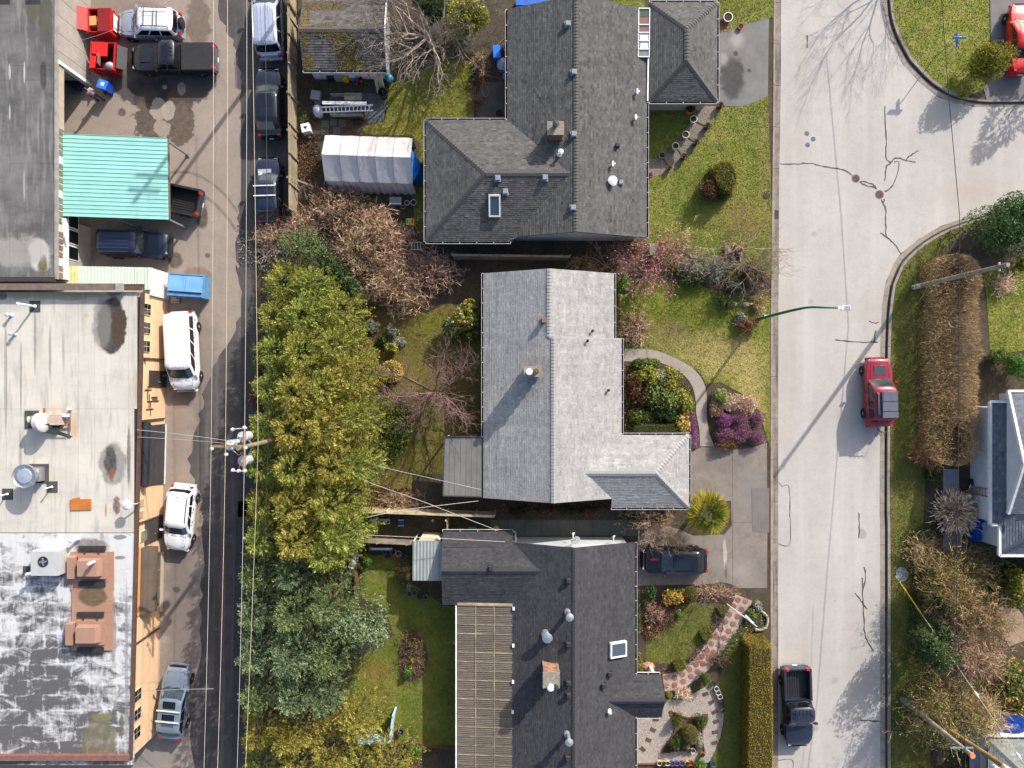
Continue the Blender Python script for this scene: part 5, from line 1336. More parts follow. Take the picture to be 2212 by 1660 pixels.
vehicle('pickup_truck','dark slate blue pickup with open ribbed bed at the kerb by the clipped hedge','truck',T('23',248,1278,.7),(.03,-1,0),5.4,1.94,1.74,slatec,1.15,(1.25,-.5),nwin=2,bed=(-.54,-2.68,False),rake=(.6,.16),extras=ex12,hoodz=1.05,belt=1.06)
def ex13(t,g):sunroof(t,g,-.35,1.15,.95,mat('panorama',(26,34,46),rough=.08));MB().box((g['hood']+.6,-.1,g['hoodz']+.02),(.5,.14,.02)).build('hood_reflection',mat('reflection_red',(150,20,40),rough=.3),t)  # red reflection on the hood, built as a thin solid strip
vehicle('suv','black hatchback SUV with a large glass roof on the shared driveway','car',T('22',1078,360,.6),(-1,.02,0),4.45,1.84,1.5,black_car,.8,(1.0,-2.02),rake=(.85,.42),extras=ex13)
vehicle('sedan','bright red sedan on the north-east driveway beside the round bush','car',T('03',1632,250,.6),(.0,1,0),4.7,1.84,1.45,red_car,.95,(1.15,-1.6),rake=(.9,.7),deckz=.98,belt=.95,hoodz=.92,nwin=2)
# poles, wires, street furniture
pole_wood=mat('pole_wood',(134,118,98),(104,92,78),2.5,rough=.9)
pole_pale=mat('pole_pale',(150,142,126),(116,108,94),2.5,rough=.9)
pole_yel=mat('pole_brown',(150,122,76),(112,90,58),2,rough=.9)
insul=mat('insulator',(196,198,204),(176,178,184),8,rough=.35)
wire_al=mat('wire_aluminium',(170,167,160),rough=.5)
wire_dk=mat('wire_dark',(46,44,42),rough=.7)
wire_yl=mat('wire_pale',(184,172,140),rough=.6)
pp=P(515.8,969,11.0);pb_=V((pp.x,pp.y,0))
up_=thing('utility_pole','wooden utility pole with crossarms and three transformers beside the tall conifers','pole',pb_)
MB().tube([pb_,pb_+V((0,0,11.1))],[.17,.12],10).build('pole',pole_wood,up_,pb_,40)
a_n,a_s=K(560,1230,6.917,1060,330,10.6),K(560,1230,6.917,1080,1320,10.6)
MB().bar(V((pp.x+.1,a_n.y,10.5)),V((pp.x+.1,a_s.y,10.5)),.12,.14).build('crossarm',pole_yel,up_,pb_)
aw_,ae_=K(560,1230,6.917,500,800,10.9),K(560,1230,6.917,1225,795,10.9)
MB().bar(V((aw_.x,pp.y+.1,10.85)),V((ae_.x,pp.y+.1,10.85)),.12,.14).build('crossarm',pole_yel,up_,pb_)
trans_m=mat('transformer_grey',(176,180,190),(162,166,176),3,rough=.4,metal=.1)
for x,y,ztop in((1150,560,9.6),(900,730,9.8),(1160,1060,9.5)):
 c=K(560,1230,6.917,x,y,ztop);b=V((c.x,c.y,ztop-.95))
 tr=MB().lathe(b,[(.2,0),(.27,.04),(.27,.85),(.3,.86),(.3,.92),(.12,.97),(0,.98)],16).build('transformer',trans_m,up_,pb_,40)
 for k in(-.12,.12):MB().lathe(b+V((k,.05,.95)),[(.04,0),(.06,.06),(.03,.08),(.06,.14),(.03,.2),(0,.22)],8).build('bushing',insul,tr,pb_)
 MB().bar(b+V((0,0,.4)),V((pp.x,pp.y,ztop-.55)),.06,.08).build('bracket',galv,tr,pb_)
for x,y,z in((505,805,11),(805,925,10.8),(1200,790,11),(1040,660,10.7),(1060,1270,10.7),(940,1255,10.7),(1190,1270,10.7),(935,410,10.7),(1180,370,10.7)):
 c=K(560,1230,6.917,x,y,z);MB().lathe(c-V((0,0,.18)),[(.05,0),(.1,.03),(.05,.07),(.1,.11),(.05,.15),(.07,.2),(0,.22)],8).build('insulator',insul,up_,pb_)
mb=MB()
for y0_,y1_ in((380,400),(1255,1270)):
 mb.tube([K(560,1230,6.917,930,y1_,10.65),K(560,1230,6.917,1250,y0_ if y0_<500 else y1_,10.65)],.03,6)
mb.build('switch_arm',insul,up_,pb_)
mb=MB()
for x in(1160,900):mb.tube([K(560,1230,6.917,x,700,10.2),K(560,1230,6.917,x+60,840,10.3),K(560,1230,6.917,1080,940,10.4)],.018,5)
for q in((1110,880,1170,1000),(1190,880,1240,980),(1130,960,1090,1200)):mb.tube([K(560,1230,6.917,q[0],q[1],10.4),K(560,1230,6.917,q[2],q[3],9.7)],.02,5)
mb.build('jumper_lead',insul,up_,pb_)
def wire(label,p,r=.016,m=None,sag=0.0,n=10,group=None,name='power_line'):
 out=[]
 for a,b in zip(p,p[1:]):
  for i in range(n):k=i/n;q=a+(b-a)*k;out.append(q-V((0,0,sag*4*k*(1-k))))
 out.append(p[-1])
 o=out[0]
 return one(MB().tube(out,r,5),name,m or wire_al,label,'wire',(o.x,o.y,0),group)
gw='overhead lines along the lane'
wire('westernmost of the three bright power lines running along the lane',[P(461,-160,11),K(560,1230,6.917,505,800,11.1),P(436,1800,11)],.013,None,.12,group=gw)
wire('middle one of the three bright power lines running along the lane',[P(491,-160,11),K(560,1230,6.917,802,920,11),P(465,1800,11)],.013,wire_yl,.12,group=gw)
wire('easternmost of the three bright power lines running along the lane',[P(533,-160,11),K(560,1230,6.917,1198,790,11.1),P(508,1800,11)],.013,None,.12,group=gw)
wire('slim lower cable beside the easternmost bright power line',[P(541,-160,8.6),V((pp.x+.15,pp.y,8.6)),P(524,1800,8.6)],.014,wire_yl,.1,group=gw)
wire('thick dark twisted cable hanging over the cars parked at the lane fence',[P(570,-160,7),V((pp.x+.16,pp.y,7)),P(545,1800,7)],.02,wire_dk,.15,group=gw)
pe=wall_y('10',1120,3.5)
wire('bright service cable from the utility pole to the peach building, the northern of two',[K(560,1230,6.917,860,640,8.8),V((pe.x,pe.y,3.55))],.02,wire_al,.3,name='service_cable')
pe=wall_y('10',1165,3.5)
wire('thin pale service cable from the utility pole to the peach building, the southern of two',[K(560,1230,6.917,760,690,8.6),V((pe.x,pe.y,3.5))],.016,wire_al,.3,name='service_cable')
wire('dashed looking service cable from the conifers to the silver house patio roof',[V((pp.x,pp.y,3.9)),T('11',820,1352,3.6),T('11',1438,1492,3.2)],.013,wire_al,.0,name='service_cable')
wire('pale service cable crossing the back fence to the slate roofed house',[V((pp.x,pp.y,3.8)),T('11',760,1455,3.6),T('21',1070,0,3.3),T('21',1540,182,2.6)],.014,wire_al,0,name='service_cable')
wire('long pale cable running along the back of the slate roofed house wing to its gable',[V((pp.x,pp.y-.1,3.7)),T('21',650,207,3.5),T('21',1200,232,3.4),T('22',30,252,3.2)],.018,wire_al,0,name='service_cable')
wire('pale service cable climbing from the conifers across the fence to the silver roof eaves',[T('21',700,104,3.2),T('21',960,52,2.8),T('21',1420,-2,2.75)],.02,wire_al,0,name='service_cable')
wire('pair of thin dark wires over the red bins to the workshop wall',[T('00',1080,-60,6),K(150,0,5.533,1340,380,5),K(150,0,5.533,460,690,3.4)],.01,wire_al,.1,name='service_cable')
wire('thin wire over the blue grey wagon to the peach building',[T('20',1328,1167,6),T('20',1150,1170,5),T('20',900,1180,3.2)],.016,wire_al,0,name='service_cable')
nb=P(697,-36);np2=thing('utility_pole','second utility pole of the lane line whose crossarm shadow falls on the turquoise canopy','pole',nb)
MB().tube([nb,nb+V((0,0,14.0))],[.17,.12],10).build('pole',pole_wood,np2,nb)
for z,w in((13.4,2.1),(12.7,2.5)):MB().box(nb+V((.1,0,z)),(w,.12,.14)).build('crossarm',pole_yel,np2,nb)
MB().lathe(nb+V((.3,0,10.9)),[(.2,0),(.27,.04),(.27,.9),(0,.96)],12).build('transformer',trans_m,np2,nb)
def simple_pole(label,base,top,r0,r1,m,extra=None,name='utility_pole'):
 t=thing(name,label,'pole',(base.x,base.y,0))
 o=V((base.x,base.y,0))
 MB().tube([base,top],[r0,r1],12).build('pole',m,t,o,40)
 if extra:extra(t,o)
 return t
def ex_p1(t,o):
 b=P(1970,622);d=V((0,0,1))
 MB().tube([V((b.x,b.y,.25)),V((b.x,b.y,1.25))],.175,12,caps=False).build('notice_sheet',mat('torn_notice',(206,208,212),(120,116,112),9,rough=.8,lo=.45,hi=.55),t,o)
 MB().box((b.x,b.y,8.6),(.1,.5,.1)).build('bracket',galv,t,o)
p1=P(1970,622);p1t=V((p1.x,p1.y,9.3))
simple_pole('tall wooden pole beside the brown clipped hedge with a torn white notice at its foot',V((p1.x,p1.y,YZ)),p1t,.17,.12,pole_pale,ex_p1)
p2=P(1947,1509);p2t=V((p2.x,p2.y,7.4))
def ex_p2(t,o):
 MB().tube([p2t-V((0,0,.12)),p2t+V((0,0,.06))],.16,12).build('cap',mat('orange_cap',(196,126,84),rough=.7),t,o)
 MB().bar(p2t+V((-.9,.15,-.6)),p2t+V((.45,.15,-.6)),.07,.08).build('crossarm',galv,t,o)
 MB().tube([V((p2.x,p2.y,.15)),V((p2.x,p2.y,.9))],.2,12,caps=False).build('guard_sheet',mat('pole_guard',(120,126,134),rough=.6),t,o)
simple_pole('grey weathered pole with an orange capped top in the south-east verge',V((p2.x,p2.y,YZ)),p2t,.17,.13,pole_pale,ex_p2)
b3,t3=P(1975,1530,0),P(2200,1675,8.6)
def ex_p3(t,o):
 c=P(2170,1656,8.2)
 for k in(-.35,.25):MB().lathe(c+V((k,-.25,-.5)),[(.12,0),(.16,.05),(.16,.4),(0,.48)],10).build('insulator',insul,t,o,40)
 MB().bar(c+V((-.6,-.2,-.1)),c+V((.5,-.2,-.1)),.08,.1).build('crossarm',galv,t,o)
simple_pole('yellowish brown leaning pole over the grey green roof in the corner',V((b3.x,b3.y,YZ)),t3,.17,.15,pole_yel,ex_p3)
gy0,gy1=T('23',885,500,.1),P(2235,1684,8.8)
gt=thing('guy_wire','slanting guy wire with a yellow guard at its foot in the pale gravel spot','guy wire',(gy0.x,gy0.y,0))
MB().tube([gy0,gy1],.016,5).build('wire',wire_al,gt,(gy0.x,gy0.y,0))
MB().tube([gy0,gy0+(gy1-gy0).normalized()*2.4],.045,8).build('yellow_guard',mat('yellow_guard',(214,176,40),rough=.5),gt,(gy0.x,gy0.y,0))
for k in(.62,.9):c=gy0+(gy1-gy0)*k;d=(gy1-gy0).normalized();MB().tube([c-d*.22,c,c+d*.22],[.03,.1,.03],8).build('strain_insulator',insul,gt,(gy0.x,gy0.y,0))
wire('long dark cable strung north to south over the eastern hedge',[P(2022,-160,4.6),P(2050,215,4.5),P(2073,468,4.6),P(2070,1000,5.4),P(2066,1330,5.8),P(2086,1630,6.9),P(2078,1800,6.9)],.022,wire_dk,0)
wire('second dark cable close beside the long cable above the bushy south-east garden',[P(2064,1080,5.9),P(2060,1330,6.0),P(2078,1625,7.0),P(2074,1800,6.9)],.014,wire_dk,0)
lb=P(1634,691);lo_=V((lb.x,lb.y,0))
lamp=thing('street_lamp','green street lamp with a long curved arm reaching over the road','street lamp',lo_)
green_p=mat('lamp_green',(24,104,72),(20,88,62),4,rough=.45)
e_=P(1814,665.5,8.0)
pth=smooth_line([V((lb.x,lb.y,YZ)),V((lb.x,lb.y,4.0)),V((lb.x+.06,lb.y,6.2)),V((lb.x+.55,lb.y+.05,7.3)),V(((lb.x+e_.x)/2+.3,(lb.y+e_.y)/2,7.85)),e_],5)
MB().tube(pth,[.1-.05*i/(len(pth)-1)for i in range(len(pth))],10).build('pole',green_p,lamp,lo_,60)
MB().lathe((lb.x,lb.y,YZ),[(.2,0),(.2,.06),(.13,.1),(.13,.5),(.1,.55)],12).build('base',green_p,lamp,lo_,40)
MB().box(V((lb.x+.28,lb.y+.12,1.1)),(.42,.2,.3)).build('sign_panel',mat('mint_panel',(150,176,168),rough=.6),lamp,lo_)
hd2=MB();hd2.box(e_+V((.36,0,.0)),(.62,.3,.12),taper=.82);hd2.box(e_+V((-.02,0,-.01)),(.2,.16,.1));hd2.build('lamp_head',white_plastic,lamp,lo_)
for i in range(5):MB().box(e_+V((.42,-.1+i*.05,.065)),(.36,.022,.03)).build('cooling_fin',alu,lamp,lo_)
sgb=P(2018,124);so=V((sgb.x,sgb.y,0))
sg=thing('street_sign','street sign post with two crossed blue blades on the corner lawn','street sign',so)
MB().tube([V((sgb.x,sgb.y,YZ)),V((sgb.x,sgb.y,2.85))],.035,8).build('post',galv,sg,so)
blue_s=mat('sign_blue',(70,122,190),(60,108,176),5,rough=.45)
MB().box((sgb.x+.02,sgb.y,2.7),(.9,.04,.24)).build('sign_blade',blue_s,sg,so);MB().box((sgb.x,sgb.y-.02,2.46),(.04,.95,.24)).build('sign_blade',blue_s,sg,so)
# workshop yard objects
dump_red=mat('dumpster_red',(176,22,24),(150,20,22),2.5,rough=.45,tone=.1);dump_dk=mat('dumpster_inside',(92,20,20),(60,26,24),3,rough=.8);lid_red=mat('lid_red',(206,28,26),(190,26,24),2,rough=.5)
card=mat('cardboard',(196,148,92),(176,130,80),3,rough=.9)
def dumpster(label,c,rz,w,d,h,col,ins,extra,group=None):
 t=thing('dumpster',label,'dumpster',(c.x,c.y,.01),rz,group)
 mb=MB();k=.06
 mb.box((0,d/2-k/2,h/2+.1),(w,k,h));mb.box((0,-d/2+k/2,h/2+.1),(w,k,h));mb.box((w/2-k/2,0,h/2+.1),(k,d-2*k,h));mb.box((-w/2+k/2,0,h/2+.1),(k,d-2*k,h))
 for sgn in(-1,1):mb.box((0,sgn*(d/2+.03),h*.6+.1),(w+.08,.06,.12));mb.box((sgn*(w/2+.03),0,h+.06),(.06,d+.1,.09))
 for sgn in(-1,1):mb.box((sgn*w*.3,d/2+.08,h*.5),(.18,.12,.16));mb.box((sgn*w*.3,-d/2-.08,h*.5),(.18,.12,.16))
 mb.build('bin_body',col,t)
 MB().box((0,0,h*.35),(w-.14,d-.14,.1)).build('bin_floor',ins,t)
 for sx in(-1,1):
  for sy in(-1,1):MB().lathe((sx*w*.4,sy*d*.4,.08),[(.08,-.04),(.08,.04),(0,.041)],8,axis=(0,1,0)).build('caster',black_rubber,t)
 extra(t,w,d,h);return t
c1_=T('00',652,158,.6)
def exd1(t,w,d,h):
 MB().box((w*.22,0,h+.14),(w*.52,d-.04,.05)).build('lid',mat('lid_dark_red',(128,24,26),(110,22,24),3,rough=.5),t)
 M_=Matrix.Rotation(R(8),3,'Y')
 MB().box((-w/2-.27,.05,h+.22),(.66,d-.05,.05),M=Matrix.Rotation(R(32),3,'Y')).build('lid',lid_red,t)
 MB().box((w/2+.07,.15,h*.62),(.015,.9,.5)).build('notice_panel',white_plastic,t);MB().box((w/2+.08,-.45,h*.68),(.015,.14,.42)).build('notice_panel',white_plastic,t)
dumpster('red dumpster with its bright lid thrown open and boxes inside, nearest the workshop wall',c1_,0,1.5,1.62,1.15,dump_red,dump_dk,exd1,'red dumpsters in the workshop yard')
bx=MB();c=T('00',570,130,1.2);bx.box((c.x,c.y,.9),(.58,.62,.62),.1);one(bx,'cardboard_box',card,'tan cardboard box in the open red dumpster','box',(c.x,c.y,.6))
c=T('00',612,118,1.2);one(MB().box((c.x,c.y,.95),(.26,.34,.4),-.1),'cardboard_box',mat('yellow_card',(206,172,84),rough=.8),'small yellow box beside the tan carton in the open dumpster','box',(c.x,c.y,.75))
c2_=T('00',668,372,.6)
def exd2(t,w,d,h):
 MB().box((-.18,d*.22,h+.14),(w*.66,d*.5,.05)).build('lid',lid_red,t)
 MB().box((-w*.38,-d*.22,h+.14),(w*.26,d*.52,.05)).build('lid',lid_red,t)
 MB().box((w/2+.34,.05,h*.8),(.62,d*.84,.05),M=Matrix.Rotation(R(38),3,'Y')).build('lid',mat('lid_black',(24,24,26),(34,34,36),5,rough=.4),t)
 MB().box((-.1,-d*.2,h+.3),(.05,.7,.5),M=Matrix.Rotation(R(15),3,'Y')).build('cardboard_flap',mat('brown_card',(124,96,84),rough=.9),t)
dumpster('red dumpster with black lid hanging open beside the blue bin',c2_,R(-3),1.6,1.85,1.05,dump_red,dump_dk,exd2,'red dumpsters in the workshop yard')
c=T('00',682,412,1.1)
rb=MB();rb.lathe((c.x,c.y,.85),[(.08,0),(.28,.06),(.3,.25),(.2,.4),(.05,.46),(0,.46)],9,sx=1.1);one(rb,'rubbish_bag',mat('grey_bag',(150,150,160),(120,120,128),5,rough=.5),'grey rubbish bag in the red dumpster with the black lid','bag',(c.x,c.y,.8),smooth=60)
c=T('00',663,545,.5)
bb=thing('recycling_bin','bright blue wheeled bin with a white label near the red dumpsters','bin',(c.x,c.y,.01),R(-20))
blue_bin=mat('bin_blue',(28,86,190),(24,74,170),4,rough=.45)
MB().box((0,0,.5),(.52,.5,.9),taper=1.16).build('bin_body',blue_bin,bb);MB().box((0,0,.99),(.66,.64,.08),taper=.95).build('lid',mat('lid_blue',(44,110,214),rough=.4),bb)
for i in range(3):MB().box((-.06+i*.09,.02,1.035),(.05,.26,.008)).build('label_strip',plate_m,bb)
for s_ in(-1,1):MB().lathe((s_*.26,-.28,.11),[(.11,-.03),(.11,.03),(0,.031)],10,axis=(1,0,0)).build('wheel',black_rubber,bb)
c=T('00',470,520,.3)
ct=thing('hand_cart','dark navy cart with leaning handle in the shadow by the workshop wall','cart',(c.x,c.y,.01),R(-28))
MB().box((0,0,.4),(1.0,.62,.5),taper=1.1).build('tub',mat('cart_navy',(26,34,74),(20,26,56),3,rough=.6),ct);MB().tube([(-.5,0,.5),(-1.0,-.3,.9)],.025,6).build('handle',wood_brown,ct)
for s_ in(-1,1):MB().lathe((0,s_*.34,.18),[(.18,-.04),(.18,.04),(0,.041)],12,axis=(0,1,0)).build('wheel',black_rubber,ct)
c=T('00',403,448,.2);one(MB().lathe((c.x,c.y,.01),[(.14,0),(.17,.3),(.15,.31),(.13,.05),(0,.05)],12),'bucket',mat('bucket_teal',(60,120,150),rough=.5),'small teal bucket beside the workshop corner','bucket',(c.x,c.y,0))
db=T('10',1180,228,.7)
dlight=mat('dumpster_blue',(92,140,180),(76,122,164),2.2,rough=.55,tone=.08)
def exd3(t,w,d,h):
 for i,x in enumerate((-w*.25,w*.25)):MB().box((x,.08,h+.15),(w*.49,d*.74,.05),0,rnd.random(),M=Matrix.Rotation(R(-3),3,'X')).build('lid',mat('lid_light_blue',(110,160,200),(98,146,188),2,rough=.5),t)
 MB().box((0,-d*.42,h+.1),(w,.22,.05)).build('front_ledge',dlight,t);MB().box((0,-d*.3,h+.2),(w*.96,.04,.05)).build('hinge_rod',mat('blue_rod',(56,96,136),rough=.5),t)
dumpster('light blue dumpster with two closed lids beside the white sided lean-to',db,R(-4),2.35,1.5,1.15,dlight,dump_dk,exd3)
c=T('10',1088,305,.2);pl=thing('pallet','small wooden pallet leaning beside the light blue dumpster','pallet',(c.x,c.y,.02),R(4))
for i in range(4):MB().box((0,-.24+i*.16,.13),(.58,.11,.025),0,rnd.random()).build('slat',wood_pale,pl)
for x in(-.24,0,.24):MB().box((x,0,.06),(.06,.62,.1),0,.2).build('bearer',wood_pale,pl)
def person(label,base,face,shirt,legs,hairc):
 t=thing('person',label,'person',base,face)
 def skin(name,edges,verts,radii,m,sub=1,root=0):
  me=bpy.data.meshes.new(name);me.from_pydata(verts,edges,[]);me.materials.append(m)
  o=bpy.data.objects.new(name,me);COL.objects.link(o);o.parent=t
  o.modifiers.new('skin','SKIN');sk=me.skin_vertices[0]
  for i,r in enumerate(radii):sk.data[i].radius=(r,r)
  for i in range(len(radii)):sk.data[i].use_root=(i==root)
  s=o.modifiers.new('sub','SUBSURF');s.levels=s.render_levels=sub
  return o
 vs=[(0,0,.95),(0,0,1.15),(0,0,1.38),(.01,0,1.50),(.03,0,1.62),(.04,0,1.72),(0,.19,1.40),(.06,.25,1.13),(.2,.22,.92),(.27,.21,.86),(0,-.19,1.40),(-.05,-.25,1.13),(.08,-.26,.9),(.15,-.26,.84),(.02,.1,.88),(.16,.1,.48),(.1,.1,.08),(.24,.1,.04),(-.02,-.1,.88),(-.05,-.1,.48),(-.22,-.1,.1),(-.1,-.1,.04)]
 ed=[(0,1),(1,2),(2,3),(3,4),(4,5),(2,6),(6,7),(7,8),(8,9),(2,10),(10,11),(11,12),(12,13),(0,14),(14,15),(15,16),(16,17),(0,18),(18,19),(19,20),(20,21)]
 rd=[.14,.13,.15,.055,.1,.075,.065,.048,.036,.045,.065,.048,.036,.045,.085,.06,.045,.04,.085,.06,.045,.04]
 skin('body',ed,vs,rd,mat('skin_tone',(176,130,108),rough=.6))
 skin('jacket',[(0,1),(1,2),(1,3),(3,4),(1,5),(5,6)],[(0,0,.93),(0,0,1.36),(.005,0,1.46),(0,.2,1.39),(.07,.25,1.1),(0,-.2,1.39),(-.05,-.25,1.1)],[.17,.18,.085,.085,.065,.085,.065],shirt)
 skin('trousers',[(0,1),(1,2),(2,3),(0,4),(4,5),(5,6)],[(0,0,.95),(.02,.1,.86),(.16,.1,.48),(.1,.1,.1),(-.02,-.1,.86),(-.05,-.1,.48),(-.21,-.1,.13)],[.16,.1,.075,.06,.1,.075,.06],legs)
 MB().lathe((.02,0,1.66),[(.1,-.04),(.115,.02),(.1,.08),(.05,.12),(0,.13)],12,sx=1.1).build('hair',hairc,t,smooth=60)
 for sgn,x,y in((1,.17,.1),(-1,-.16,-.1)):MB().box((x,y,.05),(.28,.1,.1),taper=.8).build('shoe',black_rubber,t)
 mbf=MB();mbf.box((.135,0,1.62),(.03,.03,.04));mbf.build('nose',mat('skin_tone',(0,0,0)),t)
 return t
pf=T('00',626,622);person('person in pale patterned jacket walking near the blue bin',(pf.x,pf.y,.01),R(150),mat('pale_jacket',(176,160,172),(120,112,124),14,rough=.9),mat('grey_trousers',(70,70,78),rough=.9),mat('brown_hair',(58,44,36),rough=.8))
# equipment on the peach roof
RZ=3.37
def rp(t,x,y):return T(t,x,y,RZ)
pad_m=mat('rubber_pad',(58,58,60),(68,68,70),5,rough=.9)
def roof_pad(p,w,d):return MB().box((p.x,p.y,RZ+.012),(w,d,.03))
def roof_pipe(label,pad,top,r,h,m,bend=False):
 a=rp(*pad);t=thing('vent_pipe',label,'vent pipe',(a.x,a.y,RZ))
 o=V((a.x,a.y,RZ));roof_pad(a,.7,.72).build('pad',pad_m,t,o)
 mb=MB();mb.lathe(a,[(r*2,0),(r*1.2,.12),(r,.13),(r,h),(0,h)],10);mb.build('pipe',m,t,o,40)
 MB().lathe(a+V((0,0,h)),[(r*1.5,-.02),(r*1.5,.08),(0,.14)],10).build('cap',m,t,o,40)
roof_pipe('tall white vent pipe on a black pad in the north of the pale roof',('10',218,352),0,.07,1.5,white_plastic)
roof_pipe('short pipe on a black pad at the western edge beside the mushroom fan',('10',48,1520),0,.045,.5,white_plastic)
roof_pipe('short pipe on a black pad just east of the mushroom fan',('10',325,1475),0,.045,.6,white_plastic)
for i,(x,y,lb_)in enumerate(((72,408,'pale blue vent stub near the western edge, north of its twin'),(95,525,'pale blue vent stub on the roof, south of its twin'))):
 a=rp('10',x,y);t=thing('vent_stub',lb_,'vent pipe',(a.x,a.y,RZ),0,'pale blue vent stubs')
 pbm=mat('pale_blue_pipe',(168,186,196),(150,170,182),6,rough=.5);MB().lathe((0,0,0),[(.14,0),(.13,.05),(.08,.08),(.08,.4),(0,.4)],10).build('pipe',pbm,t);MB().lathe((0,0,.4),[(.13,0),(.13,.06),(0,.12)],10).build('cap',pbm,t)
a=rp('10',245,1392);o=V((a.x,a.y,RZ));mf_=thing('exhaust_fan','round silver mushroom exhaust fan on a square black curb','roof fan',o)
MB().box(a+V((0,0,.02)),(1.25,1.25,.05)).build('pad',pad_m,mf_,o);MB().box(a+V((-.05,0,.3)),(.9,.9,.6),taper=.95).build('curb',alu,mf_,o)
MB().lathe(a+V((-.05,0,.6)),[(.4,0),(.5,.2),(.74,.55),(.76,.75),(.72,.76),(.66,.7)],24).build('fan_cowl',alu,mf_,o,40);MB().lathe(a+V((-.05,0,1.15)),[(.0,0),(.46,.02),(.5,.1),(.46,.2),(0,.24)],24).build('fan_cap',mat('fan_cap',(160,170,184),(150,160,174),3,rough=.4,metal=.3),mf_,o,40)
for i in range(8):
 an=i*math.pi/4;MB().bar(a+V((-.05+math.cos(an)*.46,math.sin(an)*.46,1.3)),a+V((-.05+math.cos(an)*.75,math.sin(an)*.75,1.3)),.03,.04).build('spoke',alu,mf_,o)
a=rp('10',300,1062);o=V((a.x,a.y,RZ));bl=thing('blower','rusty blower unit with duct, motor and a torn green cover','roof blower',o)
B_=lambda x,y,z=0:T('10',x,y,RZ+z)
MB().box(B_(200,1055)+V((0,0,.03)),(.9,1.15,.06)).build('pad',pad_m,bl,o)
MB().tube([B_(215,1058,.1),B_(215,1058,.95),B_(172,1058,1.15)],[.26,.24,.2],14).build('duct',white_paint,bl,o,40);MB().lathe(B_(205,1058,1.0),[(.24,-.3),(.26,0),(.24,.3)],14,axis=(1,0,0)).build('duct_sleeve',mat('olive_wrap',(112,112,88),(90,92,72),6,rough=.9),bl,o,40)
MB().lathe(B_(252,1075,.75),[(.0,-.32),(.42,-.32),(.62,-.1),(.62,.2),(.4,.34),(0,.34)],20,axis=(1,.1,.15)).build('blower_housing',mat('housing_white',(190,190,188),(166,160,152),4,rough=.6),bl,o,40)
MB().box(B_(338,1062,.35),(.95,.55,.6)).build('motor_box',mat('beige_metal',(176,160,148),(160,142,130),4,rough=.7),bl,o);MB().lathe(B_(348,1092,.3),[(0,-.2),(.16,-.2),(.16,.2),(0,.2)],10,axis=(1,0,0)).build('motor',iron_m,bl,o)
for p_,q_ in(((275,985,.15),(275,1015,.15)),((292,1035,.2),(435,1035,.2)),((300,1092,.2),(435,1092,.2)),((434,985,.2),(434,1135,.2))):MB().bar(B_(*p_),B_(*q_),.07,.09).build('rail',mat('rust_bar',(134,84,60),(104,66,50),7,rough=.9),bl,o)
MB().lathe(B_(434,990,.2),[(.1,-.1),(.12,.1),(.06,.26),(0,.27)],10).build('cap',white_plastic,bl,o);MB().box(B_(410,1030,.3),(.42,.2,.16)).build('clamp',white_plastic,bl,o)
tv=[B_(272,1085,.9),B_(300,1080,.75),B_(345,1120,.45),B_(400,1140,.3),B_(450,1162,.08),B_(430,1172,.05),B_(360,1150,.15),B_(290,1140,.2),B_(275,1115,.5)]
MB().add(tv+[v-V((0,0,.03))for v in tv],[(0,1,8),(1,2,7,8),(2,3,6,7),(3,4,5,6),(17,10,9),(17,16,11,10),(16,15,12,11),(15,14,13,12)]).build('cover',mat('green_tarp',(112,124,98),(74,86,66),5,rough=.7,bump=1,bscale=8,bdist=.06),bl,o)
a=rp('10',505,1585);one(MB().box((a.x,a.y,RZ+.04),(1.36,.7,.06),R(2)).box((a.x-.3,a.y+.38,RZ+.03),(.5,.12,.03),R(12)),'board',mat('orange_board',(176,108,48),(160,94,40),3,rough=.9),'orange brown board lying flat on the pale roof','board',(a.x,a.y,RZ))
a=T('20',318,372,RZ+.3);o=V((a.x,a.y,RZ));ac=thing('air_conditioner','light grey rooftop air conditioner with a round fan','air conditioner',o)
MB().box(V((a.x,a.y,RZ+.48)),(1.75,1.55,.9)).build('case',mat('ac_grey',(168,170,170),(160,162,162),2,rough=.5),ac,o)
fc=V((a.x-.08,a.y+.12,RZ+.94));MB().lathe(fc,[(.34,0),(.34,.02),(.28,.02),(.28,-.0)],20).build('fan_ring',iron_m,ac,o);MB().lathe(fc,[(0,.002),(.28,.002),(.28,.006),(0,.006)],16).build('fan_well',black_plastic,ac,o)
for i in range(4):MB().box(fc+V((math.cos(i*1.57)*.13,math.sin(i*1.57)*.13,.02)),(.24,.11,.015),i*1.57+.4).build('fan_blade',alu,ac,o)
for x,y in((235,318),(370,320),(235,455),(375,455)):c=T('20',x,y,RZ);MB().box((c.x,c.y,RZ+.04),(.24,.24,.08)).build('foot',black_plastic,ac,o)
MB().box(T('20',180,428,RZ+.02),(.75,.5,.04)).build('pad',pad_m,ac,o)
def bent_pipe(label,l,r,m):
 p=[T('20',x,y,RZ+z)for x,y,z in l];o=V((p[0].x,p[0].y,RZ));t=thing('vent_pipe',label,'vent pipe',o)
 MB().tube(p,r,8).build('pipe',m,t,o,60);MB().lathe(p[-1],[(r*1.5,-.1),(r*1.7,0),(0,.12)],10).build('cap',m,t,o)
bent_pipe('white vent pipe south-west of the air conditioner, western of the pair',[(200,440,0),(200,440,.7),(165,458,.95)],.09,alu)
bent_pipe('second vent pipe of the pair south-west of the air conditioner',[(212,440,0),(212,440,.6),(188,452,.8)],.08,alu)
bent_pipe('bent white vent pipe lying between the air conditioner and the first tan hood',[(500,232,.1),(470,236,.3),(440,246,.55)],.09,white_plastic)
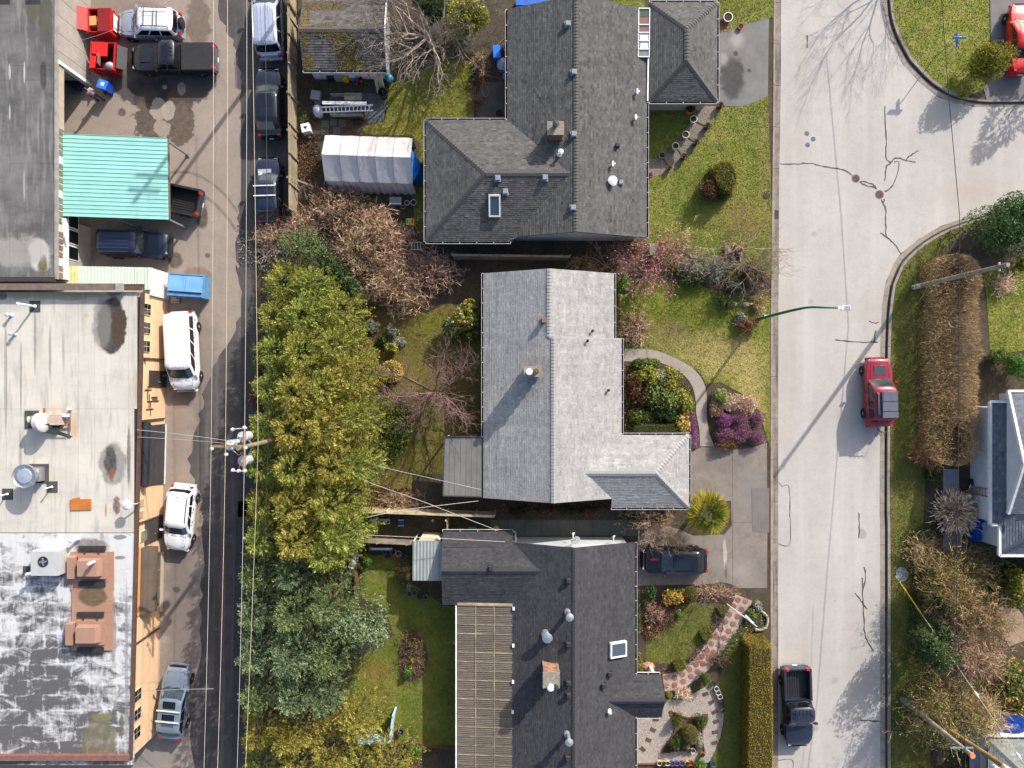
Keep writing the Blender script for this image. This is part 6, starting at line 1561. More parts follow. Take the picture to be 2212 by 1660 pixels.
tan_m=mat('tan_felt',(152,120,102),(142,110,94),2,rough=.8,tone=.04);tan_d=mat('tan_hood',(150,118,102),(142,110,94),2,rough=.75)
sp_c=T('20',580,620,RZ)
tpl=thing('roof_platform','tan felt platform under the two roof hoods on the white coated roof','platform',(sp_c.x,sp_c.y,RZ))
tp_m=membrane('tan_platform',(156,122,102),(146,112,94),(140,108,90),[((T('20',585,590,RZ).x,T('20',585,590,RZ).y),(1.05,.75),(84,72,54),dict(warp=.35,amount=.95,soft=.25,grain=.3)),((T('20',585,500,RZ).x,T('20',585,500,RZ).y),(1.0,.3),(92,70,52),dict(warp=.4,amount=.8))],(142,112,94),.2,(sp_c.x,sp_c.y))
for i,yy in enumerate((312,390,465,548,620,690,765,840)):
 yb2=(390,465,548,620,690,765,840,925)[i];xl,xr_=(445,712)if i<3 else(452,706)
 A,B=T('20',xl,yy,RZ),T('20',xr_,yb2,RZ);MB().box(((A.x+B.x)/2,(A.y+B.y)/2,RZ+.06),(B.x-A.x,A.y-B.y-.012,.1)).build('felt_strip',tp_m,tpl,(sp_c.x,sp_c.y,RZ))
def hood(label,x,y,side):
 a=T('20',x,y,RZ+.3);o=V((a.x,a.y,RZ));t=thing('roof_hood',label,'roof hood',o,0,'tan roof hoods')
 MB().box(V((a.x,a.y,RZ+.2)),(1.75,1.55,.24)).build('skirt',tan_d,t,o);MB().box(V((a.x-.02,a.y,RZ+.52)),(1.45,1.15,.5),taper=.86).build('hood',tan_d,t,o)
 MB().box(V((a.x-1.25,a.y-.05,RZ+.3)),(.5,1.5,.38),taper=.9).build('side_box',tan_d,t,o)
 for s_ in(1,-1):MB().box(V((a.x-.05,a.y+s_*1.15,RZ+.16)),(1.7,.32,.12)).build('vent_slot',vent_dark,t,o)
 for k in(-.45,.45):MB().box(V((a.x+k,a.y+.98,RZ+.28)),(.05,.4,.06)).build('strut',iron_m,t,o)
 return t,o
h1,o1=hood('tan roof hood with a white conical vent on top, the northern one',570,408,1)
c=T('20',592,388,4.2);MB().lathe((c.x-.1,c.y+.1,RZ+.77),[(.1,0),(.1,.3),(.14,.42),(.1,.62),(0,.66)],10).build('vent_cone',mat('pink_white',(218,196,186),rough=.5),h1,o1,40)
hood('plain tan roof hood, the southern one',560,820,1)
# fences
def plank_fence(name,label,a,b,h,m,pw=.15,th=.03,z0=YZ,posts=2.0,group=None,rail=True,facing=1,cap=False,tilt=0):
 a,b=V((a.x,a.y,0)),V((b.x,b.y,0));t=thing(name,label,'fence',a,0,group)
 d=b-a;Ln=d.length;u=d/Ln;nrm=V((-u.y,u.x,0))*facing;an=math.atan2(u.y,u.x)
 n=int(Ln/pw);me=None
 for i in range(n):
  hh=h+rnd.uniform(-.02,.02)
  p=u*((i+.5)*Ln/n)
  if me is None or i%6==0:
   vs=MB();vs.box((0,0,z0+hh/2),(pw-.014,th,hh),0,rnd.random());o=vs.build('plank',m,t);me=o
  else:o=piece(me,'plank',(0,0,0),t)
  o.location=p+nrm*rnd.uniform(-.006,.006);o.rotation_euler=(0,0,an)
 k=int(Ln/posts)+1
 for i in range(k+1):
  p=u*min(Ln,i*posts)-nrm*.07
  MB().box((p.x,p.y,z0+h/2+.03),(.1,.1,h+.06),an,rnd.random()).build('post',m,t)
 if rail:
  for z in(.35,h-.25):MB().bar(u*0-nrm*.04+V((0,0,z0+z)),u*Ln-nrm*.04+V((0,0,z0+z)),.04,.09,.4).build('rail',m,t)
 if cap:MB().bar(V((0,0,z0+h+.02)),u*Ln+V((0,0,z0+h+.02)),.14,.04,.6).build('cap_rail',m,t)
 return t
lf=plank_fence('fence','tall weathered plank fence along the lane beside the parked cars',T('01',290,-60,0),T('01',300,1345,0),1.9,mat('lane_fence_wood',(160,146,120),(120,108,88),2.5,rough=.9,tone=.22,bump=.3,bscale=25),.16,facing=-1)
for y in(90,330,575,810,1105):
 p,q=T('01',232,y,1.9),T('01',300,y+95,.3);o=lf.location
 MB().bar(p+V((.02,0,.1)),V((p.x+.16,p.y,.2)),.14,.1).build('brace',wood_grey,lf,o)
MB().bar(T('01',240,1100,1.6),T('01',400,1165,.9),.12,.08).build('brace',wood_grey,lf,lf.location)
plank_fence('fence','weathered board fence between the charcoal and silver roofed houses',T('11',1270,60,0),T('12',420,70,0),1.6,wood_grey,.17,posts=1.85,cap=True,facing=-1)
plank_fence('fence','old pale fence south of the silver roofed house patio',T('11',700,1598,0),T('11',1525,1628,0),1.7,wood_pale,.16,facing=-1,cap=True)
plank_fence('fence','low pale rail fence behind the slate roofed house pots',T('21',640,214,0),T('21',1195,240,0),1.5,wood_grey,.17,facing=1,cap=True)
plank_fence('gate','narrow pale gate piece between the two rear fences',T('21',1238,90,0),T('21',1240,185,0),1.5,wood_pale,.14,posts=1.2)
plank_fence('fence','low reddish board fence beside the deck under the conifers',T('21',672,425,0),T('21',684,520,0),1.0,wood_brown,.12,posts=1.2)
plank_fence('fence','low brown board edging at the south end of the back lawn',T('21',1070,1512,0),T('21',1275,1520,0),.35,wood_brown,.2,posts=3,rail=False)
dk_=struct_root('deck')
for i in range(9):MB().box(T('21',490,425+i*14,.4),(1.0,.13,.05),0,rnd.random()).build('board',wood_brown,dk_)
for i in range(4):MB().box(T('21',640,405+i*16,.25),(.55,.16,.04),0,rnd.random()).build('board',wood_grey,dk_)
ba=T('21',890,1335,1.3);b2_=T('21',868,1500,1.3);b3_=T('21',640,1505,1.3)
arb=thing('garden_screen','pale blue timber screen with two walls in the south-west back garden','screen',(b2_.x,b2_.y,0))
blu=mat('pale_blue_timber',(166,194,206),(146,178,194),4,rough=.7,tone=.08)
for p,q in((ba,b2_),(b2_,b3_)):
 MB().bar(p,q,.14,.08).build('top_rail',blu,arb,V((b2_.x,b2_.y,0)))
 n=9
 for i in range(n):
  c=p+(q-p)*((i+.5)/n);an=math.atan2((q-p).y,(q-p).x)
  MB().box((c.x,c.y,.68),((q-p).length/n-.02,.03,1.16),an,rnd.random()).build('board',blu,arb,V((b2_.x,b2_.y,0)))
for p in(ba,b2_,b3_):MB().box((p.x,p.y,.7),(.12,.12,1.4)).build('post',blu,arb,V((b2_.x,b2_.y,0)))
# back garden of the charcoal roofed house
tb=T('01',725,1000,0);tent=thing('tarp_shelter','long white tarpaulin shelter with a ridge and sagging bays','shelter',tb)
tarp=mat('white_tarp',(178,172,172),(166,160,160),1.2,rough=.65,bump=.35,bscale=3.0,bdist=.06)
NB=5;LT=T('01',1000,0,2.6).x-T('01',448,0,2.6).x
X0=T('01',448,0,2.6).x;yRg=T('01',0,962,2.7).y;yTp=T('01',0,842,1.9).y;yBt=T('01',0,1122,1.9).y
prof=[(yTp+.05,.15),(yTp,1.85),((yTp*.66+yRg*.34),2.15),((yTp*.33+yRg*.67),2.42),(yRg,2.7),((yRg*.67+yBt*.33),2.42),((yRg*.34+yBt*.66),2.15),(yBt,1.85),(yBt-.12,1.0),(yBt-.3,.14)]
nx=60;r4=random.Random(9)
fold=[[r4.uniform(-1,1)for _ in prof]for _ in range(nx+1)]
for b in range(NB):
 mb=MB();vs=[];i0,i1=b*nx//NB,(b+1)*nx//NB
 for i in range(i0,i1+1):
  k=(i-i0)/(i1-i0);sag=math.sin(k*math.pi)
  for j,(y,z)in enumerate(prof):
   on=j in(1,4,7)
   yy=y-.02*i/nx*10+(0 if j<8 else(.05*math.sin(i*1.3)+.04*fold[i][j]))
   vs.append((X0+LT*i/nx+(0 if j else 0),yy+(.04*sag if j==1 else-.04*sag if j==7 else 0),z-(.045*sag if not on else .02*sag)+(.012*fold[i][j]if 0<j<9 else 0)))
 n=len(prof)
 fs=[(q*n+j,q*n+j+1,(q+1)*n+j+1,(q+1)*n+j)for q in range(i1-i0)for j in range(n-1)]
 mb.add(vs,fs);mb.build('tarp_panel',tarp,tent,tb,smooth=30)
for b in range(NB+1):
 x=X0+LT*b/NB
 MB().tube([(x,yTp-b*.04,.1),(x,yTp-b*.04,1.86),(x,yRg-b*.04,2.71),(x,yBt-b*.04,1.86),(x,yBt-.2-b*.04,.1)],.025,6).build('frame_pole',galv,tent,tb)
bt=[]
for i in range(7):
 a=i/6*math.pi;bt.append((X0+LT+.02+.48*math.sin(a),yBt+.0+(yRg+.5-yBt)*i/6*1.0,1.75-.0*i))
lo=[(p[0]+.1,p[1],.15)for p in bt]
mid=[(p[0]+.12*(-1)**i,p[1]+.05,1.0)for i,p in enumerate(bt)]
mb=MB();vs=bt+mid+lo+[(X0+LT,bt[0][1],2.0),(X0+LT,bt[-1][1],2.1)]
mb.add(vs,[(i,i+1,i+8,i+7)for i in range(6)]+[(i+7,i+8,i+15,i+14)for i in range(6)]+[(21,22,6,5,4,3,2,1,0)])
mb.build('end_tarp',mat('blue_tarp',(22,108,190),(16,84,160),2.5,rough=.4,bump=1,bscale=5,bdist=.06),tent,tb,smooth=40)
tr0=K(880,180,4.15,690,620,0);trl=thing('utility_trailer','small utility trailer with mudguard and pale wooden boards','trailer',(tr0.x,tr0.y,YZ))
oT=V((tr0.x,tr0.y,YZ));KK=lambda x,y,z=0:K(880,180,4.15,x,y,z)
MB().box(KK(660,590,.6),(2.3,1.35,.08)).build('trailer_bed',mat('trailer_grey',(78,78,76),(60,60,58),3,rough=.8),trl,oT)
for y in(440,690):MB().bar(KK(470,y,.85),KK(860,y,.85),.06,.42).build('side_panel',mat('trailer_side',(130,132,128),(104,106,102),3,rough=.7),trl,oT)
MB().box(KK(740,458,.95),(1.18,.52,.05)).build('board',wood_grey,trl,oT)
w_=MB().lathe(KK(800,775,.3),[(0,-.1),(.28,-.1),(.3,-.06),(.3,.08),(.16,.1),(0,.06)],16,axis=(0,-1,0)).build('wheel',black_rubber,trl,oT,40)
MB().tube([KK(720,730,.35),KK(740,715,.62),KK(800,705,.72),KK(850,715,.62),KK(865,740,.35)],.09,6).build('mudguard',trim_m,trl,oT)
MB().bar(KK(470,620,.5),KK(300,640,.45),.08,.08).build('drawbar',iron_m,trl,oT)
for y in(540,560):MB().bar(KK(360,y-15,1.1),KK(910,y-8,1.1),.09,.06).build('board',white_paint,trl,oT)
la=KK(360,625,1.2);lad=thing('ladder','aluminium ladder lying across the utility trailer','ladder',la)
MB().bar(KK(350,593,1.2),KK(990,565,1.2),.07,.09).build('rail',alu,lad,la);MB().bar(KK(355,655,1.2),KK(995,632,1.2),.07,.09).build('rail',alu,lad,la)
for i in range(12):k=i/11;x=405+535*k;MB().bar(KK(x,591-26*k,1.2),KK(x+3,654-22*k,1.2),.06,.05).build('rung',alu,lad,la)
def simple_box(name,label,cat,p,d,m,rz=0,lid=None,z0=None):
 z0=YZ if z0 is None else z0
 t=thing(name,label,cat,(p.x,p.y,z0),rz)
 MB().box((0,0,d[2]/2),d,taper=1.03).build('body',m,t)
 if lid:MB().box((0,0,d[2]+.03),(d[0]*1.06,d[1]*1.06,.06),taper=.96).build('lid',lid,t)
 return t
g1=mat('storage_grey',(112,114,116),(96,98,100),4,rough=.7)
simple_box('storage_box','grey plastic storage box west of the utility trailer','box',KK(288,460,.3),(.62,.6,.45),g1,R(-8),mat('storage_lid',(130,132,134),rough=.6))
simple_box('crate','low grey slatted crate below the grey storage box','crate',KK(310,540,.1),(.4,.3,.2),g1,R(-8))
c=KK(305,640,.5);sk=MB();sk.lathe((c.x,c.y,YZ),[(.1,0),(.36,.05),(.4,.4),(.3,.7),(.1,.8),(0,.8)],9,sx=.9,sy=1.15);one(sk,'rubbish_sack',mat('white_sack',(176,180,196),(140,142,156),5,rough=.5),'white plastic sack slumped at the west end of the ladder','sack',(c.x,c.y,YZ),smooth=50)
c=KK(285,700,.2);sk=MB();sk.lathe((c.x,c.y,YZ),[(.1,0),(.3,.05),(.32,.3),(.15,.5),(0,.52)],9);one(sk,'rubbish_sack',mat('black_sack',(30,30,32),(44,44,46),5,rough=.4),'black plastic sack under the white sack','sack',(c.x,c.y,YZ),smooth=50)
c=KK(170,870,.3);wb_=thing('appliance','white cube appliance with a dark heart shaped opening by the lane fence','appliance',(c.x,c.y,YZ),R(12))
MB().box((0,0,.3),(.58,.58,.6)).build('body',white_plastic,wb_);MB().add([(0,-.14,.604),(.12,.02,.604),(.1,.12,.604),(0,.08,.604),(-.1,.12,.604),(-.12,.02,.604)],[(0,1,2,3,4,5)]).build('opening',black_plastic,wb_)
c=KK(205,970,.1);one(MB().box((c.x,c.y,YZ+.1),(.2,.16,.18),.4).box((c.x+.35,c.y+.05,YZ+.08),(.18,.14,.14),.9).box((c.x-.9,c.y-.1,YZ+.06),(.12,.2,.12),.2),'broken_bricks',brick_m,'a few loose reddish bricks by the white appliance','bricks',(c.x,c.y,YZ))
def bucket(label,p,r,h,m,cat='bucket',name='bucket',rim=None):
 return one(MB().lathe((p.x,p.y,YZ),[(r*.8,0),(r,h),(r*.9,h),(r*.75,.06),(0,.06)],14),name,m,label,cat,(p.x,p.y,YZ),smooth=40)
yel=mat('yellow_plastic',(206,160,20),rough=.5)
simple_box('bin','dark plastic bin against the white shed wall','bin',KK(480,235,.2),(.5,.4,.6),black_plastic)
simple_box('panel','beige board leaning on the shed wall next to the yellow bag','board',KK(580,250,.2),(.55,.2,.7),mat('beige_panel',(150,142,126),rough=.8))
c=KK(655,240,.3);one(MB().lathe((c.x,c.y,YZ),[(.1,0),(.24,.06),(.26,.4),(.15,.6),(0,.62)],9),'garden_sack',yel,'yellow sack against the shed wall','sack',(c.x,c.y,YZ),smooth=50)
simple_box('jerrycan','blue and white jerrycan beside the yellow sack','jerrycan',KK(748,230,.2),(.4,.3,.55),mat('pale_blue_can',(96,130,180),rough=.5),0,white_plastic)
bucket('white rimmed bucket in front of the blue jerrycan',KK(780,300,.1),.16,.3,g1)
bucket('orange flower pot by the shed wall',KK(795,250,.1),.13,.25,mat('orange_pot',(206,116,40),rough=.6),'flower pot','flower_pot')
bucket('tall red bucket by the shed wall',KK(845,265,.2),.15,.45,mat('red_pot',(180,52,34),rough=.6))
bucket('small green pot right of the red bucket by the shed',KK(905,290,.1),.1,.2,mat('green_pot',(70,120,90),rough=.6),'flower pot','flower_pot')
c=KK(1200,250,.2);one(MB().lathe((c.x,c.y,YZ),[(.08,0),(.24,.1),(.28,.28),(.24,.46),(.08,.56),(0,.57)],14),'ball',mat('teal_ball',(60,150,176),(44,120,150),6,rough=.4),'teal exercise ball at the shed corner','ball',(c.x,c.y,YZ),smooth=60)
bucket('large black tub on the gravel near the shed corner',KK(1125,440,.2),.34,.55,black_plastic,'tub','tub')
c=KK(1085,240,.6);ws=thing('plank_stack','pale boards leaning upright at the shed corner','boards',(c.x,c.y,YZ))
for i in range(5):MB().bar(V((c.x-.3+i*.13,c.y-.75-.1*(i%2),YZ)),V((c.x-.3+i*.11,c.y+.25,1.7)),.1,.03,rnd.random()).build('board',wood_pale,ws,V((c.x,c.y,YZ)))
sheet('gravel_patch',[KK(860,420),KK(1160,440),KK(1165,650),KK(1130,780),KK(930,800),KK(880,640)],YZ+.012,ground_mat('grey_gravel',(84,86,90),(70,72,76),(120,122,126),1.5,8,40,.6,.4,bump=.8),.02)
for i,(x,y)in enumerate(((395,800),(500,780),(540,880),(390,900),(610,790))):MB().box(KK(x,y,YZ),(.5,.5,.05),rnd.uniform(-.1,.1)).build('paver',pave_m,side)
QQ=lambda x,y,z=0:K(1050,560,5.53,x,y,z)
c=QQ(760,250,.3);gbx=thing('glass_tank','pale glass tank with a pink item inside, near three pots','tank',(c.x,c.y,YZ))
MB().box((0,0,.2),(.82,.52,.4)).build('body',mat('tank_glass',(136,150,154),(110,124,128),3,rough=.2),gbx);MB().box((.02,.02,.42),(.24,.22,.06)).build('item',mat('tank_pink',(160,128,126),rough=.7),gbx);MB().box((0,-.22,.42),(.78,.07,.05)).build('rim',white_plastic,gbx)
soil_m=mat('pot_soil',(44,34,28),(60,48,38),12,rough=.95)
def pot(label,p,r,h,m,group=None,plant=None,z=YZ,soil=True):
 t=thing('flower_pot',label,'flower pot',(p.x,p.y,z),0,group)
 MB().lathe((0,0,0),[(r*.72,0),(r*.95,h*.85),(r*1.04,h*.86),(r*1.04,h),(r*.88,h),(r*.86,h*.8)],16).build('pot',m,t,smooth=35)
 if soil:MB().lathe((0,0,h*.84),[(r*.88,0),(0,.01)],12).build('soil',soil_m,t)
 if plant:pot_plant(t,r,h,plant)
 return t
def pot_plant(t,r,h,leafm):
 g=np.random.RandomState(int(r*1000+h*77));n=60
 V_,F_,T_=[],[],[]
 for i in range(n):
  a,e=g.rand()*6.28,g.uniform(.3,1.4);d=np.array([math.cos(a)*math.cos(e),math.sin(a)*math.cos(e),math.sin(e)]);L_=r*g.uniform(.6,1.5)
  s=np.array([-math.sin(a),math.cos(a),0])*r*.18;b=np.array([0,0,h*.85])
  k=len(V_);V_+=[b,b+d*L_*.6+s,b+d*L_,b+d*L_*.6-s];F_.append((k,k+1,k+2,k+3));T_.append(g.rand())
 np_obj('plant',np.array(V_),np.array(F_),np.array(T_),leafm,t)
pgreen=leafmat('pot_green',[(40,60,24),(76,100,40),(120,140,60)]);pbrown=leafmat('pot_brown',[(70,54,40),(110,84,60),(140,112,84)])
ring_w=mat('pot_white',(206,202,196),(184,180,174),5,rough=.6);ring_g=mat('pot_grey',(124,124,120),(104,104,100),5,rough=.7);ring_b=mat('pot_beige',(170,152,128),(150,134,112),5,rough=.7);pot_dark=mat('pot_dark',(52,48,46),(40,38,36),5,rough=.7);terr=mat('terracotta',(166,92,62),(146,80,54),5,rough=.8);pot_blue=mat('pot_blue',(40,58,132),(34,48,112),4,rough=.3);pot_purple=mat('pot_purple',(104,92,156),(90,80,140),4,rough=.5);pot_teal=mat('pot_teal',(36,84,96),rough=.3);pot_red=mat('pot_bright_red',(204,56,48),rough=.4);pot_yel=mat('pot_yellow',(206,170,60),rough=.5)
pot('white rimmed empty pot, easternmost of three near the glass tank',QQ(1057,277,.2),.2,.3,ring_w);pot('grey rimmed pot in the middle of three near the glass tank',QQ(950,283,.2),.17,.28,ring_w);pot('smaller pale pot just south of the glass tank',QQ(884,352,.2),.15,.24,ring_b)
c=QQ(1005,600,.4);toy=thing('toy_table','small yellow play table with coloured top beside the house wing','table',(c.x,c.y,YZ))
MB().box((0,0,.3),(.56,.44,.6)).build('table_body',mat('toy_yellow',(208,184,44),rough=.5),toy);MB().box((-.19,.02,.61),(.16,.3,.03)).build('top_panel',mat('toy_green',(40,150,100),rough=.5),toy);MB().box((0,.02,.61),(.16,.3,.03)).build('top_panel',yel,toy);MB().box((.17,.02,.61),(.14,.26,.03)).build('top_panel',mat('toy_red',(150,44,54),rough=.5),toy)
simple_box('storage_box','beige box standing just south of the yellow play table','box',QQ(1003,740,.2),(.5,.5,.35),mat('beige_box',(132,116,96),rough=.8))
c=QQ(1110,1010,.5);rk=thing('rack','white metal rack with open shelves at the brambles edge','rack',(c.x,c.y,YZ))
for x in(-.4,.4):
 for y in(-.25,.25):MB().box((x,y,.45),(.04,.04,.9)).build('post',white_paint,rk)
for i in range(4):MB().box((-.3+i*.2,0,.9),(.03,.54,.03)).build('shelf_bar',white_paint,rk)
for y in(-.25,.25):MB().box((0,y,.9),(.84,.03,.03)).build('shelf_bar',white_paint,rk)
bucket('black bucket near the white rack',QQ(1110,850,.2),.2,.35,black_plastic)
HH=lambda x,y,z=0:K(1380,40,5.19,x,y,z)
sheet('patio',[HH(330,1090),HH(760,1090),HH(760,1660),HH(240,1660),HH(250,1300)],YZ+.02,ground_mat('patio_slab',(84,82,80),(72,70,68),(58,58,54),.8,3,24,.6,.2))
hp=smooth_line([HH(720,375,YZ+.05),HH(640,440,YZ+.03),HH(560,520,YZ+.03),HH(500,610,YZ+.03),HH(420,720,YZ+.03),HH(375,830,YZ+.03),HH(358,960,YZ+.03),HH(370,1060,YZ+.05),HH(420,1160,YZ+.05),HH(445,1250,YZ+.05),HH(410,1300,YZ+.05),HH(360,1280,YZ+.05),HH(335,1180,YZ+.05),HH(350,1060,YZ+.05),HH(352,980,YZ+.08)],6)
one(MB().tube(hp,.024,6),'garden_hose',mat('hose_orange',(186,116,36),(170,100,30),3,rough=.5),'orange garden hose curling over the shaded patio','hose',(hp[0].x,hp[0].y,YZ),smooth=60)
pot('large pale rimmed planter with dry stems beside the orange hose',HH(262,938,.3),.34,.35,ring_g,plant=pbrown);pot('small pot under the eaves beside the grey sack',HH(652,895,.2),.2,.3,ring_g);pot('round dark tub on the shaded patio',HH(610,1580,.2),.26,.35,pot_dark)
c=HH(335,950,.2);hr=MB();
hr.tube([V((c.x+.16*math.cos(a*.524),c.y+.13*math.sin(a*.524),YZ+.06+.004*a))for a in range(26)],.025,5);one(hr,'hose_coil',mat('hose_bright',(220,128,30),rough=.5),'small coil of bright orange hose beside the planter','hose',(c.x,c.y,YZ))
simple_box('bin','bright blue plastic bin on the shaded patio','bin',HH(570,640,.3),(.48,.85,.55),mat('bin_bright_blue',(24,96,190),rough=.4),R(4),mat('bin_lid_blue',(34,112,210),rough=.4))
simple_box('crate','dark teal crate by the house wall','crate',HH(705,565,.2),(.3,.55,.4),mat('dark_teal',(38,70,80),rough=.6))
c=HH(655,810,.2);one(MB().lathe((c.x,c.y,YZ),[(.15,0),(.36,.06),(.38,.26),(.2,.42),(0,.44)],9,sy=1.2),'sack',mat('pale_sack',(150,160,176),rough=.6),'pale grey sack under the eaves of the charcoal roofed house','sack',(c.x,c.y,YZ),smooth=50)
simple_box('box','blue box half hidden under the eaves south of the grey sack','box',HH(695,1000,.2),(.3,.4,.3),mat('bin_bright_blue',(24,96,190)))
simple_box('box','dull red box under the eaves by the patio','box',HH(715,1290,.2),(.25,.35,.3),mat('brick_red_box',(130,62,40),rough=.7))
one(MB().box(T('02',205,22,.5),(2.4,.6,.7)),'blue_cover',mat('blue_cover',(28,96,180),(20,80,160),3,rough=.5,bump=.6,bscale=6),'bright blue tarpaulin bundle just behind the north gable','tarpaulin',P(1154,7)*1.0)
BB=lambda x,y,z=0:K(1900,0,2.964,x,y,z)
brick_pad=struct_root('paving')
for i in range(7):
 for j in range(5):MB().box(BB(757+i*15,165+j*27,YZ+.01),(.115,.19,.05),0,rnd.random()).build('brick',brick_m,brick_pad)
for i in range(5):
 for j in range(4):MB().box(BB(432+i*14,925+j*14,YZ+.01),(.1,.1,.05),0,rnd.random()).build('brick',brick_m,brick_pad)
pot('white rimmed pot on the brick pad north-east of the garage',BB(835,163,.3),.32,.35,ring_w);pot('round brown pot at the upper edge of the old driveway',BB(948,243,.2),.2,.22,terr)
gp='white rimmed pots along the garden walk';gd_='dark pots along the garden walk'
pot('white rimmed pot on the lawn side of the garden walk, nearest the garage',BB(530,1067,.35),.24,.4,ring_w,gp);pot('white rimmed pot on the lawn side of the garden walk, second from the garage',BB(460,1205,.35),.24,.4,ring_w,gp);pot('white rimmed pot on the lawn side of the garden walk, third from the garage',BB(370,1305,.35),.24,.4,ring_w,gp)
pot('dark pot in house shade on the lawn side of the garden walk',BB(250,1387,.35),.22,.4,ring_g,gd_);pot('dark pot with dry stems on the street side of the walk beside the driveway',BB(768,945,.35),.22,.4,pot_dark,gd_,pbrown)
pot('dark pot on the street side of the walk, second from the driveway',BB(652,1128,.35),.22,.4,pot_dark,gd_,pbrown);pot('dark pot on the street side of the walk, third from the driveway',BB(552,1272,.35),.22,.4,pot_dark,gd_,pbrown);pot('dark pot on the street side of the walk, fourth from the driveway',BB(445,1400,.35),.22,.4,pot_dark,gd_,pbrown)
pot('terracotta pot at the bend of the walk',BB(318,1497,.35),.18,.35,terr,gd_,pbrown);pot('brown pot at the corner of the house by the walk',BB(135,1570,.3),.24,.35,terr,None,pbrown);pot('large urn with a brown shrub beside the garage corner',BB(508,962,.8),.34,.7,terr,None,pbrown)
tmb=mat('path_timber',(72,56,46),rough=.9)
for a,b in(((555,1082),(635,1120)),((485,1222),(540,1262)),((392,1325),(435,1390)),((262,1410),(310,1480))):MB().bar(BB(*a,YZ+.045),BB(*b,YZ+.045),.07,.04).build('timber_edging',tmb,kind='structure')
one(MB().box(BB(172,930,.5),(.1,.45,.6)).box(BB(152,930,.5),(.1,.45,.6)),'meter_box',white_paint,'pair of white boxes on the wall under the garage eaves','meter box',BB(165,930,0)*1.0)
FF=lambda x,y,z=0:K(1850,680,4.022,x,y,z)
pbx=thing('planter_box','low wooden planter box with rocks and dry leaves in the front border','planter',FF(1400,340,YZ)*1.0);po_=FF(1400,340,YZ)
for a,b in(((1305,235),(1310,445)),((1305,235),(1490,240)),((1310,420),(1480,425)),((1490,240),(1480,425))):MB().bar(FF(*a,.35),FF(*b,.35),.07,.35,rnd.random()).build('board',wood_grey,pbx,po_)
MB().box(FF(1395,335,.3),(1.0,1.05,.1)).build('soil',soil_m,pbx,po_)
for x,y,s_ in((1335,260,.2),(1345,300,.17),(1450,280,.22),(1470,320,.2),(1400,390,.15)):MB().lathe(FF(x,y,.33),[(s_*.7,0),(s_,.08),(s_*.6,.18),(0,.2)],7,sx=1.2).build('rock',mat('pale_rock',(150,140,128),(112,100,90),4,rough=.9),pbx,po_)
c=FF(440,275,.4);simple_box('crate','pale mint green crate behind the pink flowering shrub','crate',c,(.55,.75,.45),mat('mint_crate',(140,176,150),(120,156,134),3,rough=.6),R(5))
rock_m=mat('garden_rock',(176,168,160),(130,122,114),4,rough=.9,bump=.4,bscale=12)
for nm,x,y,s_ in(('pale round rock beside the grey shrubs, western of two',1405,940,.2),('pale round rock beside the grey shrubs, eastern of two',1540,945,.22),('small white stone on the dark shrub bed',1592,785,.13)):c=FF(x,y,0);one(MB().lathe((c.x,c.y,YZ),[(s_*.8,0),(s_,.08),(s_*.7,.2),(0,.26)],8,sx=1.15),'rock',rock_m,nm,'rock',(c.x,c.y,YZ),smooth=60)
one(MB().box(FF(1325,885+0,YZ+.03),(.01,.01,.01)),'pebble',rock_m,'tiny pebble in the border','stone',FF(1325,885,0)*1.0)if False else None
bnc=K(1850,1020,4.368,390,1075,.45);be=thing('bench','small wooden bench top behind the clipped box hedge in the front garden','bench',(bnc.x,bnc.y,YZ))
for i in range(3):MB().box((0,-.09+i*.1,.42),(1.4,.09,.04),0,rnd.random()).build('slat',wood_brown,be)
for x in(-.6,.6):MB().box((x,0,.2),(.08,.26,.4)).build('leg',wood_brown,be)
# slate roofed house: front garden
CC=lambda x,y,z=0:K(1880,1740,2.943,x,y,z)
gravel_m=ground_mat('pale_gravel',(158,148,138),(146,136,126),(120,110,102),.8,5,45,.6,.4,bump=.8)
gpoly=[CC(*q)for q in[(330,1048),(480,1050),(560,1010),(690,935),(745,880),(800,950),(838,1050),(850,1150),(845,1250),(820,1380),(775,1490),(720,1600),(640,1612),(40,1622),(40,1212),(305,1212)]]
sheet('gravel',gpoly,YZ+.02,gravel_m)
wpc=smooth_line([CC(*q)for q in[(1015,190),(960,290),(900,395),(830,490),(765,590),(700,680),(630,760),(540,825),(440,880),(320,900)]],5)
wl2,wr2=[],[]
for i,p in enumerate(wpc):
 d=(wpc[min(i+1,len(wpc)-1)]-wpc[max(i-1,0)]).normalized();nn_=V((-d.y,d.x,0));wl2.append(p+nn_*.6);wr2.append(p-nn_*.6)
sheet('path',[CC(1100,180),CC(950,120)]+wr2+wl2[::-1],YZ+.022,ground_mat('pebble_path',(172,158,148),(150,136,128),(112,100,94),2.0,10,30,.7,.3,bump=.8))
rs=struct_root('paving');red_st=mat('red_stone',(134,92,80),(120,82,72),3,rough=.9,tone=.12);mes=None
for x,y in[(980,175),(1045,185),(940,230),(1010,255),(905,303),(975,322),(868,367),(937,388),(830,433),(895,450),(787,497),(855,510),(745,560),(812,578),(705,622),(762,637),(663,675),(718,690),(610,745),(670,738),(552,788),(622,808),(490,832),(563,850),(420,862),(497,893),(348,858),(420,925),(348,930)]:
 c=CC(x,y,YZ);MB().lathe((c.x,c.y,YZ-.01),[(.21,0),(.21,.045),(.19,.055),(0,.057)],9,rnd.random()).build('paving_stone',red_st,rs)
for x,y in[(690,655),(640,690),(650,720),(690,745),(735,660)]:
 c=CC(x,y,YZ);MB().lathe((c.x,c.y,YZ-.01),[(.17,0),(.17,.05),(0,.055)],8,rnd.random(),sx=1.3,sy=.6).build('paving_stone',red_st,rs)
